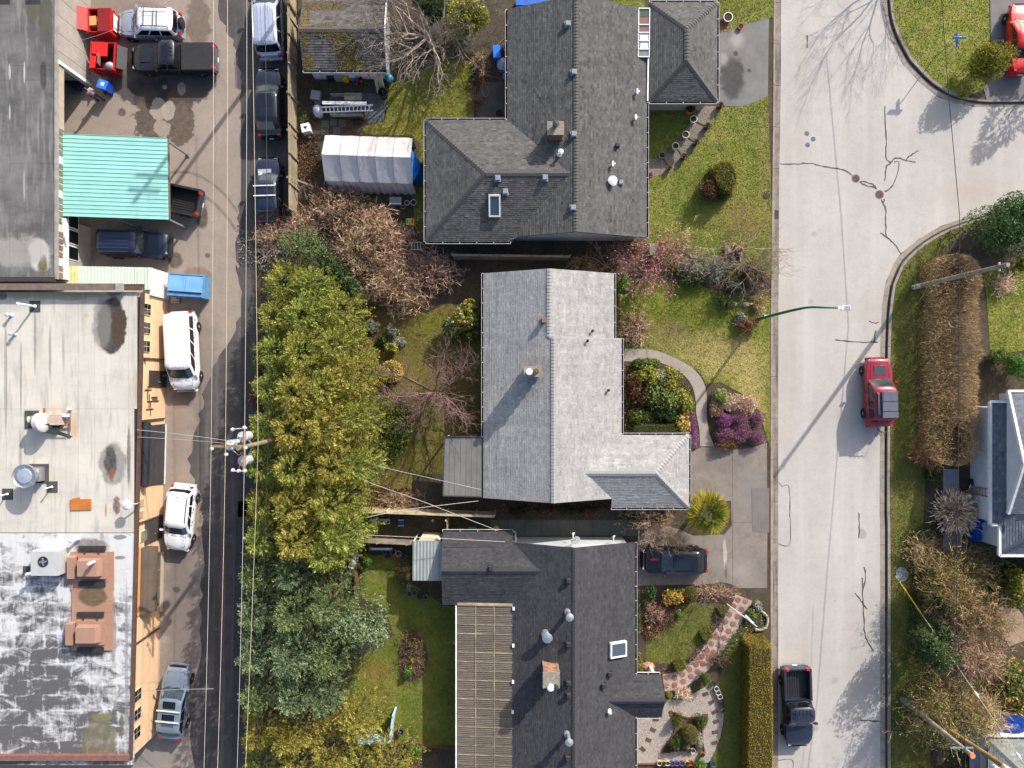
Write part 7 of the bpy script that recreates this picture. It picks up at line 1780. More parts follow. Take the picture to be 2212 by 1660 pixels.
sb_m=mat('dark_brick',(88,66,60),(74,56,52),5,rough=.9,tone=.15)
for x,y,a in[(255,1228,-5),(230,1320,-25),(190,1410,-22),(140,1490,-45),(693,1005,20),(745,1078,30),(775,1163,25),(785,1247,22),(778,1340,12),(773,1435,15),(690,1195,5),(760,910,40)]:
 c=CC(x,y,YZ);MB().box((c.x,c.y,YZ+.03),(.4,.24,.05),R(a),rnd.random()).build('paving_stone',sb_m,rs)
star=[CC(*q)for q in[(375,1140),(430,1165),(480,1193),(545,1205),(712,1193),(690,1250),(660,1312),(662,1400),(682,1512),(600,1495),(500,1490),(298,1512),(350,1430),(418,1330),(405,1240)]]
sheet('flower_bed',star,YZ+.05,ground_m,.06)
for a,b in zip(star,star[1:]+star[:1]):
 d=b-a;n=max(1,int(d.length/.17))
 for i in range(n):c=a+d*((i+.5)/n);MB().box((c.x,c.y,YZ+.06),(.14,.07,.12),math.atan2(d.y,d.x)+.3,rnd.random()).build('edging_brick',mat('edging_red',(126,74,62),(104,62,54),5,rough=.9,tone=.2),rs)
a,b=CC(80,1612),CC(640,1606);d=b-a
for i in range(30):c=a+d*(i/30);MB().box((c.x,c.y,YZ+.06),(.14,.07,.12),.3,rnd.random()).build('edging_brick',MATS['edging_red'],rs)
gq='pots in the gravel garden'
for x,y,m,l in((787,955,ring_w,'white ring pot on the gravel edge, northern of three'),(803,990,ring_w,'white ring pot on the gravel edge, middle of three'),(818,1025,ring_w,'white ring pot on the gravel edge, southern of three'),(760,912,pot_dark,'dark pot at the gravel edge north of the white ring pots'),(832,1063,pot_dark,'dark pot at the gravel edge just south of the white ring pots'),(838,1103,pot_dark,'dark pot at the gravel edge, second south of the white ring pots'),(847,1148,ring_g,'grey rimmed pot at the gravel edge, third south of the white ring pots'),(285,1610,ring_w,'white pot at the west end of the bottom row'),(322,1610,pot_yel,'pale yellow pot second in the bottom row'),(357,1610,ring_w,'white pot third in the bottom row'),(398,1612,pot_purple,'purple pot fourth in the bottom row'),(440,1612,pot_purple,'purple pot fifth in the bottom row'),(487,1612,pot_purple,'purple pot sixth in the bottom row'),(530,1612,pot_yel,'yellow pot seventh in the bottom row'),(567,1608,pot_red,'bright red pot in the bottom row'),(752,1615,pot_teal,'dark teal pot beyond the bottom row in the shade'),(360,1497,pot_dark,'dark pot at the south-west tip of the star bed'),(435,1492,ring_b,'beige pot south of the star bed'),(510,1490,ring_g,'grey pot at the south side of the star bed'),(548,1498,ring_g,'grey pot just right of another grey pot by the star bed'),(580,1500,ring_w,'pale pot near the south-east tip of the star bed'),(662,1535,terr,'terracotta pot south-east of the star bed')):
 pot(l,CC(x,y,.25),.17,.28,m,gq,pgreen if m in(pot_yel,ring_g,terr)else None)
simple_box('ornament','small white box by the porch wall and gutter','ornament',CC(205,810,.3),(.2,.5,.4),white_plastic,R(20))
c=CC(185,765,.2);one(MB().lathe((c.x,c.y,YZ),[(.3,0),(.36,.1),(.2,.3),(0,.34)],8,sx=1.4),'stump',mat('pale_stump',(166,128,100),(130,98,76),5,rough=.9),'pale wooden stump near the porch','stump',(c.x,c.y,YZ))
c=CC(1110,365,.6);lp_=thing('bird_table_pole','white slanting pole beside the red stone walk','pole',CC(880,210,0)*1.0)
MB().tube([CC(880,210,YZ),CC(1148,412,2.2)],.035,8).build('pole',white_paint,lp_,CC(880,210,0));MB().bar(CC(1045,310,1.5),CC(1120,385,1.9),.12,.04).build('arm',white_paint,lp_,CC(880,210,0))
log=mat('driftwood',(168,160,152),(126,116,108),5,rough=.95)
for i,l in enumerate(([(1180,270),(1235,320),(1240,370),(1225,425)],[(1225,420),(1180,440),(1130,435)])):
 p=[CC(x,y,YZ+.1)for x,y in l];one(MB().tube(smooth_line(p,3),.1,7),'driftwood_log',log,('gnarled grey driftwood log edging the corner bed' if i==0 else 'shorter grey driftwood piece at the foot of the corner bed'),'log',(p[0].x,p[0].y,0),smooth=60)
 # back garden of the slate roofed house
DD=lambda x,y,z=0:K(1040,1480,4.254,x,y,z)
gb_='pots along the back fence'
for i,(x,y,r,m,l)in enumerate(((160,700,.28,ring_b,'large hoop planter with yellow twigs at the west end of the back fence pots'),(265,740,.24,pot_dark,'dark tub second from the west along the back fence'),(210,780,.17,ring_g,'grey pot in front of the hoop planter'),(355,745,.18,pot_dark,'dark pot under the white shelf by the back fence'),(430,745,.17,pot_dark,'dark pot in the middle of the back fence row'),(487,735,.18,pot_purple,'purple rimmed pot in the back fence row'),(595,740,.22,ring_b,'beige rimmed pot towards the east of the back fence row'),(665,765,.19,ring_w,'white rimmed pot near the east end of the back fence row'),(708,795,.2,pot_blue,'cobalt blue pot at the east end of the back fence row'),(535,790,.16,pot_dark,'dark pot on the lawn edge in front of the back fence row'))):
 pot(l,DD(x,y,.2),r,.28,m,gb_,pbrown if i in(0,1,6)else None)
MB_=DD(445,705,.3);sh_=thing('plant_shelf','white shelf standing behind the back fence pots','shelf',(MB_.x,MB_.y,YZ));MB().box((0,0,.3),(1.5,.16,.04)).build('shelf_board',white_paint,sh_);[MB().box((x,0,.15),(.05,.14,.3)).build('leg',white_paint,sh_)for x in(-.65,.65)]
gt_='dark tyres and tubs by the lean-to'
for x,y,r,l in((805,1278,.2,'westernmost of four round tubs south of the lean-to'),(868,1258,.2,'second of four round tubs south of the lean-to'),(948,1290,.26,'largest of four round tubs south of the lean-to'),(1007,1315,.17,'easternmost of four round tubs south of the lean-to')):pot(l,DD(x,y,.15),r,.25,pot_dark if r>.25 else ring_g,gt_)
c=DD(85,830,.3);one(MB().lathe((c.x,c.y,YZ),[(.3,0),(.5,.12),(.42,.35),(.2,.55),(0,.58)],9,sx=.8,sy=1.5),'sheet_heap',mat('white_sheet',(214,212,212),(180,180,184),4,rough=.7,bump=.6,bscale=8),'crumpled white sheet heap under the conifers','sheet',(c.x,c.y,YZ),smooth=50)
simple_box('cool_box','small blue and white cool box by the white sheet heap','box',DD(68,905,.2),(.34,.44,.3),mat('cool_blue',(70,130,180),rough=.5),R(-20),white_plastic)
MB_=DD(75,640,1.0);one(MB().bar(DD(70,560,1.3),DD(95,740,.9),.07,.07).bar(DD(30,700,.6),DD(80,640,1.0),.06,.06),'timber_offcut',white_paint,'white timber lengths leaning at the end of the back fence','timber',(MB_.x,MB_.y,YZ))
c=DD(700,370,.2);cr_x=thing('crate','blue crate in the dark strip between the two fences','crate',(c.x,c.y,YZ));MB().box((0,0,.15),(.4,.4,.3)).build('body',pot_blue,cr_x);[MB().bar((-.2,s_*.2,.32),(.2,s_*.2,.32),.04,.05).build('rim',white_paint,cr_x)for s_ in(-1,1)]
c=DD(430,360,.2);tr_x=thing('pot_tray','white tray of small black pots between the two fences','tray',(c.x,c.y,YZ));MB().box((0,0,.08),(1.3,.34,.08)).build('tray',white_paint,tr_x);[MB().lathe((-.25+i*.2,0,.12),[(.07,0),(.1,.18),(.08,.18),(.06,.08),(0,.08)],10).build('pot',pot_dark,tr_x)for i in range(5)]
bucket('small white bucket between the two fences',DD(1096,347,.2),.09,.2,white_plastic)
simple_box('box','green plastic box beside the gutter of the slate roofed wing','box',DD(1605,455,.3),(.55,.3,.4),mat('box_green',(70,130,84),rough=.6));c=DD(1905,450,.4);one(MB().lathe((c.x,c.y,YZ),[(.1,0),(.2,.1),(.22,.35),(.1,.45),(0,.46)],9),'sack',yel,'small yellow sack under the service cable','sack',(c.x,c.y,YZ),smooth=50)
WW=lambda x,y,z=0:K(1100,2080,7.373,x,y,z)
pot('round blue pot with a leafy plant beside the pale blue screen',WW(735,830,.3),.26,.4,pot_blue,None,pgreen);pot('large dark blue glazed pot near the brick edging',WW(965,1095,.3),.26,.4,pot_blue)
c=WW(1135,1130,.2);bxx=thing('planter_box','small reddish wooden planter by the blue glazed pot','planter',(c.x,c.y,YZ));MB().box((0,0,.15),(.55,.42,.3),taper=1.05).build('box',wood_brown,bxx);MB().box((0,0,.3),(.46,.34,.02)).build('soil',soil_m,bxx)
simple_box('plant_tray','red tray beside the pale blue screen wall','tray',WW(560,990,.3),(.35,.5,.3),mat('tray_red',(120,40,34),rough=.6))
# east gardens
EE=lambda x,y,z=0:K(2700,1400,4.744,x,y,z)
cp_=struct_root('path')
for a,b,x0,x1 in((30,360,592,815),(365,930,590,810),(940,1290,588,815)):
 MB().prism([EE(x0,a,0),EE(x1,a,0),EE(x1,b,0),EE(x0,b,0)],0,YZ+.03,bottom=False).build('slab',mat('east_path',(128,134,142),(116,122,130),2,rough=.85),cp_)
one(MB().bar(EE(828,880,.45),EE(812,1290,.45),.1,.7),'low_wall',mat('pale_plank',(146,134,118),rough=.9),'pale low timber wall along the concrete path east of the road','wall',EE(820,1080,0)*1.0)
bl_t=mat('deep_blue_tarp',(18,84,190),(14,62,160),2.5,rough=.35,bump=1,bscale=5,bdist=.08)
c=EE(1150,850,.4);mb=MB();g_=random.Random(3);vs=[]
for i in range(8):
 for j in range(10):vs.append((c.x-.65+i*.19,c.y-1.1+j*.26,YZ+.35+.25*math.sin(i*1.1)*math.sin(j*.8)+g_.uniform(-.05,.12)-(.3 if i in(0,7)or j in(0,9)else 0)))
mb.add(vs,[(i*10+j,(i+1)*10+j,(i+1)*10+j+1,i*10+j+1)for i in range(7)for j in range(9)]);one(mb,'blue_tarpaulin',bl_t,'bright blue tarpaulin heap beside the white walled house','tarpaulin',(c.x,c.y,YZ),smooth=40)
c=EE(1205,830,.7);one(MB().lathe((c.x,c.y,.75),[(.2,0),(.26,.06),(.2,.2),(0,.24)],8,sx=1.2),'sack',mat('pale_sack',(0,0,0)),'pale sack on top of the blue tarpaulin','sack',(c.x,c.y,.7),smooth=50)
la2=EE(970,310,.8);ld2=thing('stepladder','red and silver stepladder leaning by the white walled house','ladder',(la2.x,la2.y,YZ));oL=V((la2.x,la2.y,YZ))
for y in(290,395):MB().bar(EE(990,y-15,.4),EE(1240,y+30,1.9),.06,.08).build('rail',mat('ladder_red',(176,70,50),rough=.6),ld2,oL)
for i in range(6):x=1000+i*42;z=.45+i*.25;MB().bar(EE(x,280+i*8,z),EE(x,385+i*8,z),.09,.04).build('rung',alu,ld2,oL)
simple_box('box','dark box beside the stepladder','box',EE(1045,215,.3),(.5,.4,.4),pot_dark)
simple_box('bin','tall white board box by the white walled house','box',EE(1165,200,.3),(.7,.9,.7),white_wall)
YY=lambda x,y,z=0:K(2650,1950,4.689,x,y,z)
wbx=thing('timber_bin','brown timber compost bin beside the dark blue tarpaulin','bin',YY(1380,1180,0)*1.0);oW=YY(1380,1180,0)
for i in range(4):MB().bar(YY(1310,1160,.35+i*.3),YY(1440,1290,.35+i*.3),.05,.26,rnd.random()).build('board',wood_brown,wbx,oW);MB().bar(YY(1440,1130,.35+i*.3),YY(1455,1290,.35+i*.3),.05,.26,rnd.random()).build('board',wood_brown,wbx,oW)
mb=MB();c=YY(1720,1100,.6);vs=[]
for i in range(10):
 for j in range(7):vs.append((c.x-1.35+i*.32,c.y-.75+j*.24,.95+.18*math.sin(i*.9)*math.cos(j*1.1)+g_.uniform(-.05,.08)-(.8 if i in(0,9)or j in(0,6)else 0)))
mb.add(vs,[(i*7+j,(i+1)*7+j,(i+1)*7+j+1,i*7+j+1)for i in range(9)for j in range(6)]);one(mb,'blue_tarpaulin',mat('dark_blue_tarp',(10,52,128),(8,36,96),2.5,rough=.25,bump=1,bscale=4,bdist=.08),'dark blue tarpaulin over a heap north of the grey green roof','tarpaulin',(c.x,c.y,YZ),smooth=40)
sheet('gravel_spot',[T('23',893+40*math.cos(a*.4)*(1+.12*math.sin(a*3)),452+46*math.sin(a*.4),0)for a in range(16)][::-1],YZ+.03,ground_mat('white_gravel',(168,168,172),(140,140,146),(186,186,190),3,14,40,.8,.4,bump=.8))
sheet('path',[T('23',*q)for q in[(1470,690),(1520,655),(1590,640),(1640,700),(1665,760),(1660,860),(1560,900),(1500,780)]],YZ+.025,ground_mat('sandy_path',(150,130,108),(134,116,96),(112,96,80),.8,4,24,.6,.2))
sheet('driveway',[T('03',*q)for q in[(1440,-80),(1700,-80),(1700,628),(1420,628),(1400,560),(1440,480),(1445,300)]],YZ+.025,ground_mat('east_drive',(116,114,114),(106,104,104),(94,92,92),.6,2,26,.5,.15))
chn=mat('garden_chair',(120,126,130),rough=.5);c=T('23',1528,590,.4);ch_=thing('garden_chair','thin metal garden chair in the dark east garden','chair',(c.x,c.y,YZ));[MB().box((x,y,.22),(.03,.03,.44)).build('leg',chn,ch_)for x in(-.2,.2)for y in(-.2,.2)];MB().box((0,0,.45),(.44,.44,.03)).build('seat',chn,ch_);MB().box((.2,0,.68),(.03,.44,.4)).build('backrest',chn,ch_)
for o in bpy.data.objects:
 if o.get('label','').startswith(('black hatchback SUV','bright red sedan')):o.location.z=YZ+.026
 # vegetation
bark=mat('bark',(96,82,70),(70,60,52),6,rough=.95);bark_grey=mat('bark_grey',(150,138,124),(118,106,94),5,rough=.95);bark_red=mat('bark_red',(140,106,98),(110,82,78),5,rough=.9);bark_plum=mat('bark_plum',(126,98,92),(98,76,74),5,rough=.9);bark_tan=mat('bark_tan',(168,142,112),(138,112,88),5,rough=.9)
def unit(v):return v/np.maximum(np.linalg.norm(v,axis=-1,keepdims=True),1e-6)
class Leaves:
 """collects leaf blades as diamonds"""
 def __init__(s):s.V,s.T,s.n=[],[],0
 def blades(s,base,d,L_,W_,tone,side=None,bend=0.0,rng=None):
  rng=rng or np.random
  n=len(base)
  if side is None:
   side=unit(np.cross(d,rng.normal(size=(n,3))))
  L_=np.broadcast_to(np.asarray(L_,float),(n,))[:,None];W_=np.broadcast_to(np.asarray(W_,float),(n,))[:,None]
  up=np.array([0,0,-bend])
  p1=base+d*L_*.5+side*W_/2;p2=base+d*L_+up*L_;p3=base+d*L_*.5-side*W_/2
  s.V.append(np.stack([base,p1,p2,p3],1).reshape(-1,3));s.T.append(np.broadcast_to(tone,(n,)));s.n+=n
 def build(s,name,m,parent,off,kind=None):
  V_=np.concatenate(s.V);F_=np.arange(len(V_)).reshape(-1,4)
  return np_obj(name,V_,F_,np.clip(np.concatenate(s.T),0,1),m,parent,off,kind)
def sphere_dirs(rng,n,zmin=-.2):
 z=rng.uniform(zmin,1,n);a=rng.uniform(0,2*np.pi,n);r=np.sqrt(1-z*z)
 return np.stack([r*np.cos(a),r*np.sin(a),z],1)
def trunk_mesh(o,h,r,m,parent,off,lean=(0,0)):
 MB().tube([o,o+V((lean[0]*.5,lean[1]*.5,h*.5)),o+V((lean[0],lean[1],h))],[r,r*.8,r*.45],7).build('trunk',m,parent,off)
def fronds(Lv,rng,base,d,L_,W_,tone,nside=7,droop=.3):
 """feathery sprays: a midrib with paired side blades"""
 n=len(base)
 lat=unit(np.cross(d,np.array([0,0,1.0])+rng.normal(size=(n,3))*.35))
 L_=np.broadcast_to(np.asarray(L_,float),(n,))
 for i in range(nside):
  k=(i+.6)/nside
  b=base+d*(L_*k)[:,None]-np.array([0,0,1.0])*(droop*L_*k*k)[:,None]
  for sg in(-1,1):
   dd=unit(d*.75+lat*sg*.8+rng.normal(size=(n,3))*.16)
   Lb=L_*(.36*(1-k*.6))*rng.uniform(.7,1.25,n)
   Lv.blades(b,dd,Lb,W_*rng.uniform(.7,1.2,n),tone+rng.normal(size=n)*.12+(k-.5)*.22,bend=.15,rng=rng)
 tip=base+d*(L_*.9)[:,None]-np.array([0,0,1.0])*(droop*L_*.8)[:,None]
 Lv.blades(tip,d,L_*.25,W_,tone+.15,bend=.2,rng=rng)
def conifer(label,u,v,r,h,m,seed,name='conifer_tree',n=None,fl=.56,fw=.06,group=None,lobes=5,up=.25,zfrac=.5,cat='tree',flat=0.0):
 """(u, v): where the crown centre is seen; r in metres"""
 c=P(u,v,h*zfrac);o=V((c.x,c.y,YZ));rng=np.random.RandomState(seed)
 t=thing(name,label,cat,o,0,group)
 n=n or int(120*r*r+60)
 s=rng.uniform(0,1,n)**.8;a=rng.uniform(0,2*np.pi,n)
 prof=np.clip(1-s,0,1)**(.62-flat*.4)
 lob=1+.2*np.sin(a*lobes+rng.rand()*6+s*7)+.1*np.sin(a*(lobes*2+1)+2)
 rad=r*prof*lob*np.sqrt(rng.uniform(.35,1,n))
 base=np.stack([rad*np.cos(a),rad*np.sin(a),h*(.12+.8*s)],1)
 out=np.stack([np.cos(a),np.sin(a),np.full(n,up)+s*.7],1)+rng.normal(size=(n,3))*.22
 Lv=Leaves()
 fronds(Lv,rng,base+np.array(o),unit(out),fl*rng.uniform(.65,1.3,n)*(1-.35*s),fw,rng.uniform(.15,.8,n),8)
 Lv.build('crown',m,t,o)
 trunk_mesh(o,h*.55,.04+.02*h*.5,bark,t,o)
 return t
def bush(label,u,v,rx,ry,h,m,seed,n=900,leaf=.11,wid=.5,name='shrub',cat='shrub',group=None,lobes=6,blossom=None,rough_=.3,rot=0,twig=True,zf=.5,fill=.45,kind='rosette'):
 c=P(u,v,h*zf);o=V((c.x,c.y,YZ));rng=np.random.RandomState(seed)
 t=thing(name,label,cat,o,0,group)
 cen=np.stack([rng.uniform(-.55,.55,lobes),rng.uniform(-.55,.55,lobes),rng.uniform(.3,.62,lobes)],1);cen[0]=(0,0,.5)
 rad=rng.uniform(.38,.6,lobes);rad[0]=.62
 k=rng.randint(0,lobes,n);d=sphere_dirs(rng,n,-.25)
 p=cen[k]+d*(rad[k]*(1-rng.uniform(0,1,n)**2*fill))[:,None]
 p=np.stack([p[:,0]*rx,p[:,1]*ry,np.clip(p[:,2],.02,1.2)*h],1)
 if rot:cr,sr_=math.cos(rot),math.sin(rot);p=np.stack([p[:,0]*cr-p[:,1]*sr_,p[:,0]*sr_+p[:,1]*cr,p[:,2]],1)
 p+=np.array(o);Lv=Leaves();tone=rng.uniform(.1,.85,n)
 if kind=='rosette':
  for i in range(5):
   ax=unit(d+rng.normal(size=(n,3))*.4);a=2*np.pi*i/5+rng.uniform(0,.6,n)
   x=unit(np.cross(ax,[0.3,.2,1.0]));y=np.cross(ax,x)
   dd=unit(x*np.cos(a)[:,None]+y*np.sin(a)[:,None]+ax*.35)
   Lv.blades(p,dd,leaf*rng.uniform(.7,1.3,n),leaf*wid*rng.uniform(.8,1.2,n),tone+rng.normal(size=n)*.12,side=unit(np.cross(ax,dd)),rng=rng)
 else:
  for i in range(3):Lv.blades(p,unit(d+rng.normal(size=(n,3))*.9),leaf*rng.uniform(.6,1.4,n),leaf*wid,tone+rng.normal(size=n)*.15,rng=rng)
 Lv.build('foliage',m,t,o)
 if blossom:
  bm,bn,bs=blossom;q=rng.choice(n,min(bn,n),replace=False);Lb=Leaves()
  for i in range(5):Lb.blades(p[q]+d[q]*leaf*.7,unit(d[q]*.5+rng.normal(size=(len(q),3))*.8),bs*rng.uniform(.7,1.3,len(q)),bs*.8,rng.uniform(0,1,len(q)),rng=rng)
  Lb.build('blossom',bm,t,o)
 if twig:
  mb=MB()
  for i in range(7):
   a=i*.9;mb.tube([o,o+V((math.cos(a)*rx*.45,math.sin(a)*ry*.45,h*.6))],[.035,.012],5)
  mb.build('stem',bark,t,o)
 return t
def ribbons(Lv,rng,p0,p1,w,tone):
 d=p1-p0;L_=np.linalg.norm(d,axis=1);Lv.blades(p0,d/np.maximum(L_,1e-6)[:,None],L_,w,tone,rng=rng)
def twig_shrub(label,u,v,rx,ry,h,m,seed,n=260,sub=9,name='bare_shrub',cat='shrub',group=None,w=.03,spread=.8,leaves=None,zf=.45,flat=False,blossom=None,single=False,z0=.0,boxy=False):
 """leafless shrub: arching stems with fine side twigs"""
 c=P(u,v,h*zf);o=V((c.x,c.y,YZ));rng=np.random.RandomState(seed);t=thing(name,label,cat,o,0,group)
 Lv=Leaves();oo=np.array(o);tips=[]
 a=rng.uniform(0,2*np.pi,n);q=np.sqrt(rng.uniform(0,1,n));tone=rng.uniform(0,1,n)
 if single:
  b=np.zeros((n,3));b[:,0]=np.cos(a)*.1*rx;b[:,1]=np.sin(a)*.1*ry
  e=1.4*rng.beta(1.1,1.9,n);R_=rng.uniform(.72,1.05,n)
  top=np.stack([np.cos(a)*np.cos(e)*rx*R_,np.sin(a)*np.cos(e)*ry*R_,np.sin(e)*h*R_+.1],1);ms=[b+(top-b)*k+np.array([0,0,.25*h])*(k*(1-k)*2)for k in(0,.35,.7,1.0)]
 else:
  k5=rng.randint(0,6,n);cl=np.stack([rng.uniform(-.5,.5,6),rng.uniform(-.5,.5,6)],1);cl[0]=0;hk=rng.uniform(.55,1.1,6);hk[0]=1
  b=np.stack([(cl[k5,0]+np.cos(a)*q*.5)*rx,(cl[k5,1]+np.sin(a)*q*.5)*ry,np.zeros(n)],1)
  az=np.where(rng.rand(n)<.6,np.arctan2(b[:,1],b[:,0])+rng.normal(size=n)*.8,rng.uniform(0,6.283,n));ln_=rng.gamma(3.0,.18,n)
  dr=np.stack([np.cos(az)*rx,np.sin(az)*ry,np.zeros(n)],1);hh=h*hk[k5]*rng.uniform(.45,1.1,n)*np.clip(1.15-.5*q,.4,1)
  cv=rng.normal(size=(n,1))*.25*np.stack([-np.sin(az)*rx,np.cos(az)*ry,np.zeros(n)],1)
  ms=[b+dr*(ln_*kk)[:,None]+cv*(kk*kk)+np.stack([np.zeros(n),np.zeros(n),hh*zz_],1)for kk,zz_ in((0,0),(.18,.6),(.45,.97),(.75,.95),(1.0,.72))]
 for i_ in range(len(ms)-1):ribbons(Lv,rng,oo+ms[i_],oo+ms[i_+1],w*(1.5-.25*i_),tone)
 for i in range(sub):
  j_=rng.randint(1 if not single else 1,len(ms)-1);f=rng.uniform(0,1,n)[:,None];s=ms[j_]+(ms[j_+1]-ms[j_])*f
  out=unit(unit(ms[j_+1]-ms[j_])*.6+rng.normal(size=(n,3))*spread*.75+np.array([0,0,.25]));L2=rng.gamma(2.5,.085,n)*h**.5
  e=s+out*L2[:,None];ribbons(Lv,rng,oo+s,oo+e,w*.8,tone+rng.normal(size=n)*.2);tips.append(e)
  o2=unit(out+rng.normal(size=(n,3))*.7);s2=s+(e-s)*.5;ribbons(Lv,rng,oo+s2,oo+s2+o2*(L2*.6)[:,None],w*.6,tone+rng.normal(size=n)*.2)
 Lv.build('twigs',m,t,o,'stuff')
 if leaves or blossom:
  tp=np.concatenate(tips)
  for nm,spec in(('foliage',leaves),('blossom',blossom)):
   if not spec:continue
   lm,ln,ls=spec;q2=rng.choice(len(tp),min(ln,len(tp)),replace=False);Ll=Leaves()
   for i in range(4):Ll.blades(oo+tp[q2]+rng.normal(size=(len(q2),3))*ls*.5,unit(rng.normal(size=(len(q2),3))+np.array([0,0,.5])),ls*rng.uniform(.6,1.3,len(q2)),ls*.65,rng.uniform(0,1,len(q2)),rng=rng)
   Ll.build(nm,lm,t,o)
 return t
def bare_tree(label,base,h,spread,m,seed,levels=5,r0=.12,name='bare_tree',group=None,trunk_h=.25,nb=5,weep=0.0,blossom=None,tw=.016,dense=1.0,lean=(0,0)):
 rr=random.Random(seed);o=V((base.x,base.y,YZ));t=thing(name,label,'tree',o,0,group)
 tr=MB();br=MB();tips=[]
 th=h*trunk_h;top=o+V((lean[0],lean[1],th))
 tr.tube([o,o+V((lean[0]*.4+rr.uniform(-.05,.05),lean[1]*.4+rr.uniform(-.05,.05),th*.5)),top],[r0*1.25,r0,r0*.85],8)
 def grow(p,d,L_,r,lv):
  n=3;path=[p];rs=[r];q=p
  for i in range(n):
   d=(d+V((rr.gauss(0,.17),rr.gauss(0,.17),rr.gauss(0,.12)-weep*lv*.05))).normalized();q=q+d*(L_/n);path.append(q);rs.append(max(r*(1-.5*(i+1)/n),tw*.45))
  br.tube(path,rs,5 if lv<2 else 4 if lv<3 else 3,rr.random(),caps=False)
  if lv>=levels:tips.append(q);return
  k=max(2,int(round((3 if lv<3 else 2.6)*dense*rr.uniform(.8,1.3))))
  for i in range(k):
   f=rr.uniform(.35,1.0)if i else 1.0
   s=path[min(n,int(f*n))];a=rr.uniform(0,6.283);x=d.orthogonal().normalized();y=d.cross(x);an=rr.uniform(.35,.95)if i else rr.uniform(.1,.4)
   nd=(d*math.cos(an)+(x*math.cos(a)+y*math.sin(a))*math.sin(an));nd.z+=.12-weep*.2;nd.normalize()
   grow(s,nd,L_*rr.uniform(.58,.82),max(r*.55,tw*.5),lv+1)
 for i in range(nb):
  a=6.283*i/nb+rr.uniform(-.4,.4);e=rr.uniform(.35,1.0)
  grow(o+V((lean[0],lean[1],th*rr.uniform(.75,1))),V((math.cos(a)*math.cos(e)*spread,math.sin(a)*math.cos(e)*spread,math.sin(e))).normalized(),h*.36,r0*.62,1)
 tr.build('trunk',m,t,o,40);br.build('branches',m,t,o,kind='stuff')
 if blossom:
  bm,bs,k=blossom;rng=np.random.RandomState(seed);tp=np.array([tuple(p)for p in tips]);tp=np.repeat(tp,k,0)+rng.normal(size=(len(tp)*k,3))*.12
  Lb=Leaves();
  for i in range(3):Lb.blades(tp,unit(rng.normal(size=(len(tp),3))),bs,bs*.8,rng.uniform(0,1,len(tp)),rng=rng)
  Lb.build('blossom',bm,t,o)
 return t
def clipped(label,poly,h,m,seed,name='clipped_hedge',cat='hedge',dens=420,leaf=.06,top_in=.12,rough_=.05,corem=None,holes=0,dome=0.0):
 """clipped evergreen: solid core under a close coat of small leaves"""
 rng=np.random.RandomState(seed);cx=sum(p.x for p in poly)/len(poly);cy=sum(p.y for p in poly)/len(poly);o=V((cx,cy,YZ));t=thing(name,label,cat,o)
 tp=[V((p.x+(cx-p.x)*top_in/max(1e-3,(V((p.x-cx,p.y-cy,0))).length),p.y+(cy-p.y)*top_in/max(1e-3,(V((p.x-cx,p.y-cy,0))).length),h))for p in poly]
 n=len(poly);mb=MB();s_=.93
 vs=[V((cx+(p.x-cx)*s_,cy+(p.y-cy)*s_,YZ))for p in poly]+[V((cx+(p.x-cx)*s_,cy+(p.y-cy)*s_,h-.06))for p in tp]
 mb.add(vs,[tuple(range(n,2*n))]+[(i,(i+1)%n,n+(i+1)%n,n+i)for i in range(n)]);mb.build('core',corem or mat('hedge_core',(40,44,18),(54,50,24),4,rough=1),t,o)
 Lv=Leaves()
 bx=(min(p.x for p in tp),max(p.x for p in tp),min(p.y for p in tp),max(p.y for p in tp));N=int((bx[1]-bx[0])*(bx[3]-bx[2])*dens)
 x,y=rng.uniform(bx[0],bx[1],N),rng.uniform(bx[2],bx[3],N);k=inside_np(tp,x,y);x,y=x[k],y[k]
 keep=np.ones(len(x),bool)
 for i in range(holes):
  hx,hy,hr=rng.uniform(*bx[:2]),rng.uniform(*bx[2:]),rng.uniform(.06,.16);keep&=~(((x-hx)**2+(y-hy)**2)<hr*hr*(1+.5*np.sin(np.arctan2(y-hy,x-hx)*3)))
 x,y=x[keep],y[keep]
 b=np.stack([x,y,np.full(len(x),h-.05)+rng.normal(size=len(x))*rough_],1)
 Lv.blades(b,unit(rng.normal(size=b.shape)*.6+np.array([0,0,.8])),leaf*rng.uniform(.7,1.4,len(b)),leaf*.6,rng.uniform(.2,.9,len(b)),rng=rng)
 for i in range(n):
  p,q,p2,q2=[np.array(w)for w in(poly[i],poly[(i+1)%n],tp[i],tp[(i+1)%n])];p[2]=q[2]=YZ
  M_=int(np.linalg.norm(q-p)*h*dens*.8);a,c=rng.uniform(0,1,M_)[:,None],rng.uniform(0,1,M_)[:,None]
  b=(p+(q-p)*a)*(1-c)+(p2+(q2-p2)*a)*c;nr=np.array([(q-p)[1],-(q-p)[0],0]);nr=nr/(np.linalg.norm(nr)+1e-6);nr=nr if np.dot(nr,np.array([(p+q)[0]/2-cx,(p+q)[1]/2-cy,0]))>0 else-nr
  b=b-nr*.03+rng.normal(size=b.shape)*rough_*.7;Lv.blades(b,unit(rng.normal(size=b.shape)*.6+nr+np.array([0,0,.3])),leaf*rng.uniform(.7,1.4,M_),leaf*.6,rng.uniform(.1,.8,M_),rng=rng)
 Lv.build('foliage',m,t,o);return t
def ell(c,rx,ry,n=14,rot=0):return[V((c.x+math.cos(6.2832*i/n)*rx*math.cos(rot)-math.sin(6.2832*i/n)*ry*math.sin(rot),c.y+math.cos(6.2832*i/n)*rx*math.sin(rot)+math.sin(6.2832*i/n)*ry*math.cos(rot),0))for i in range(n)]
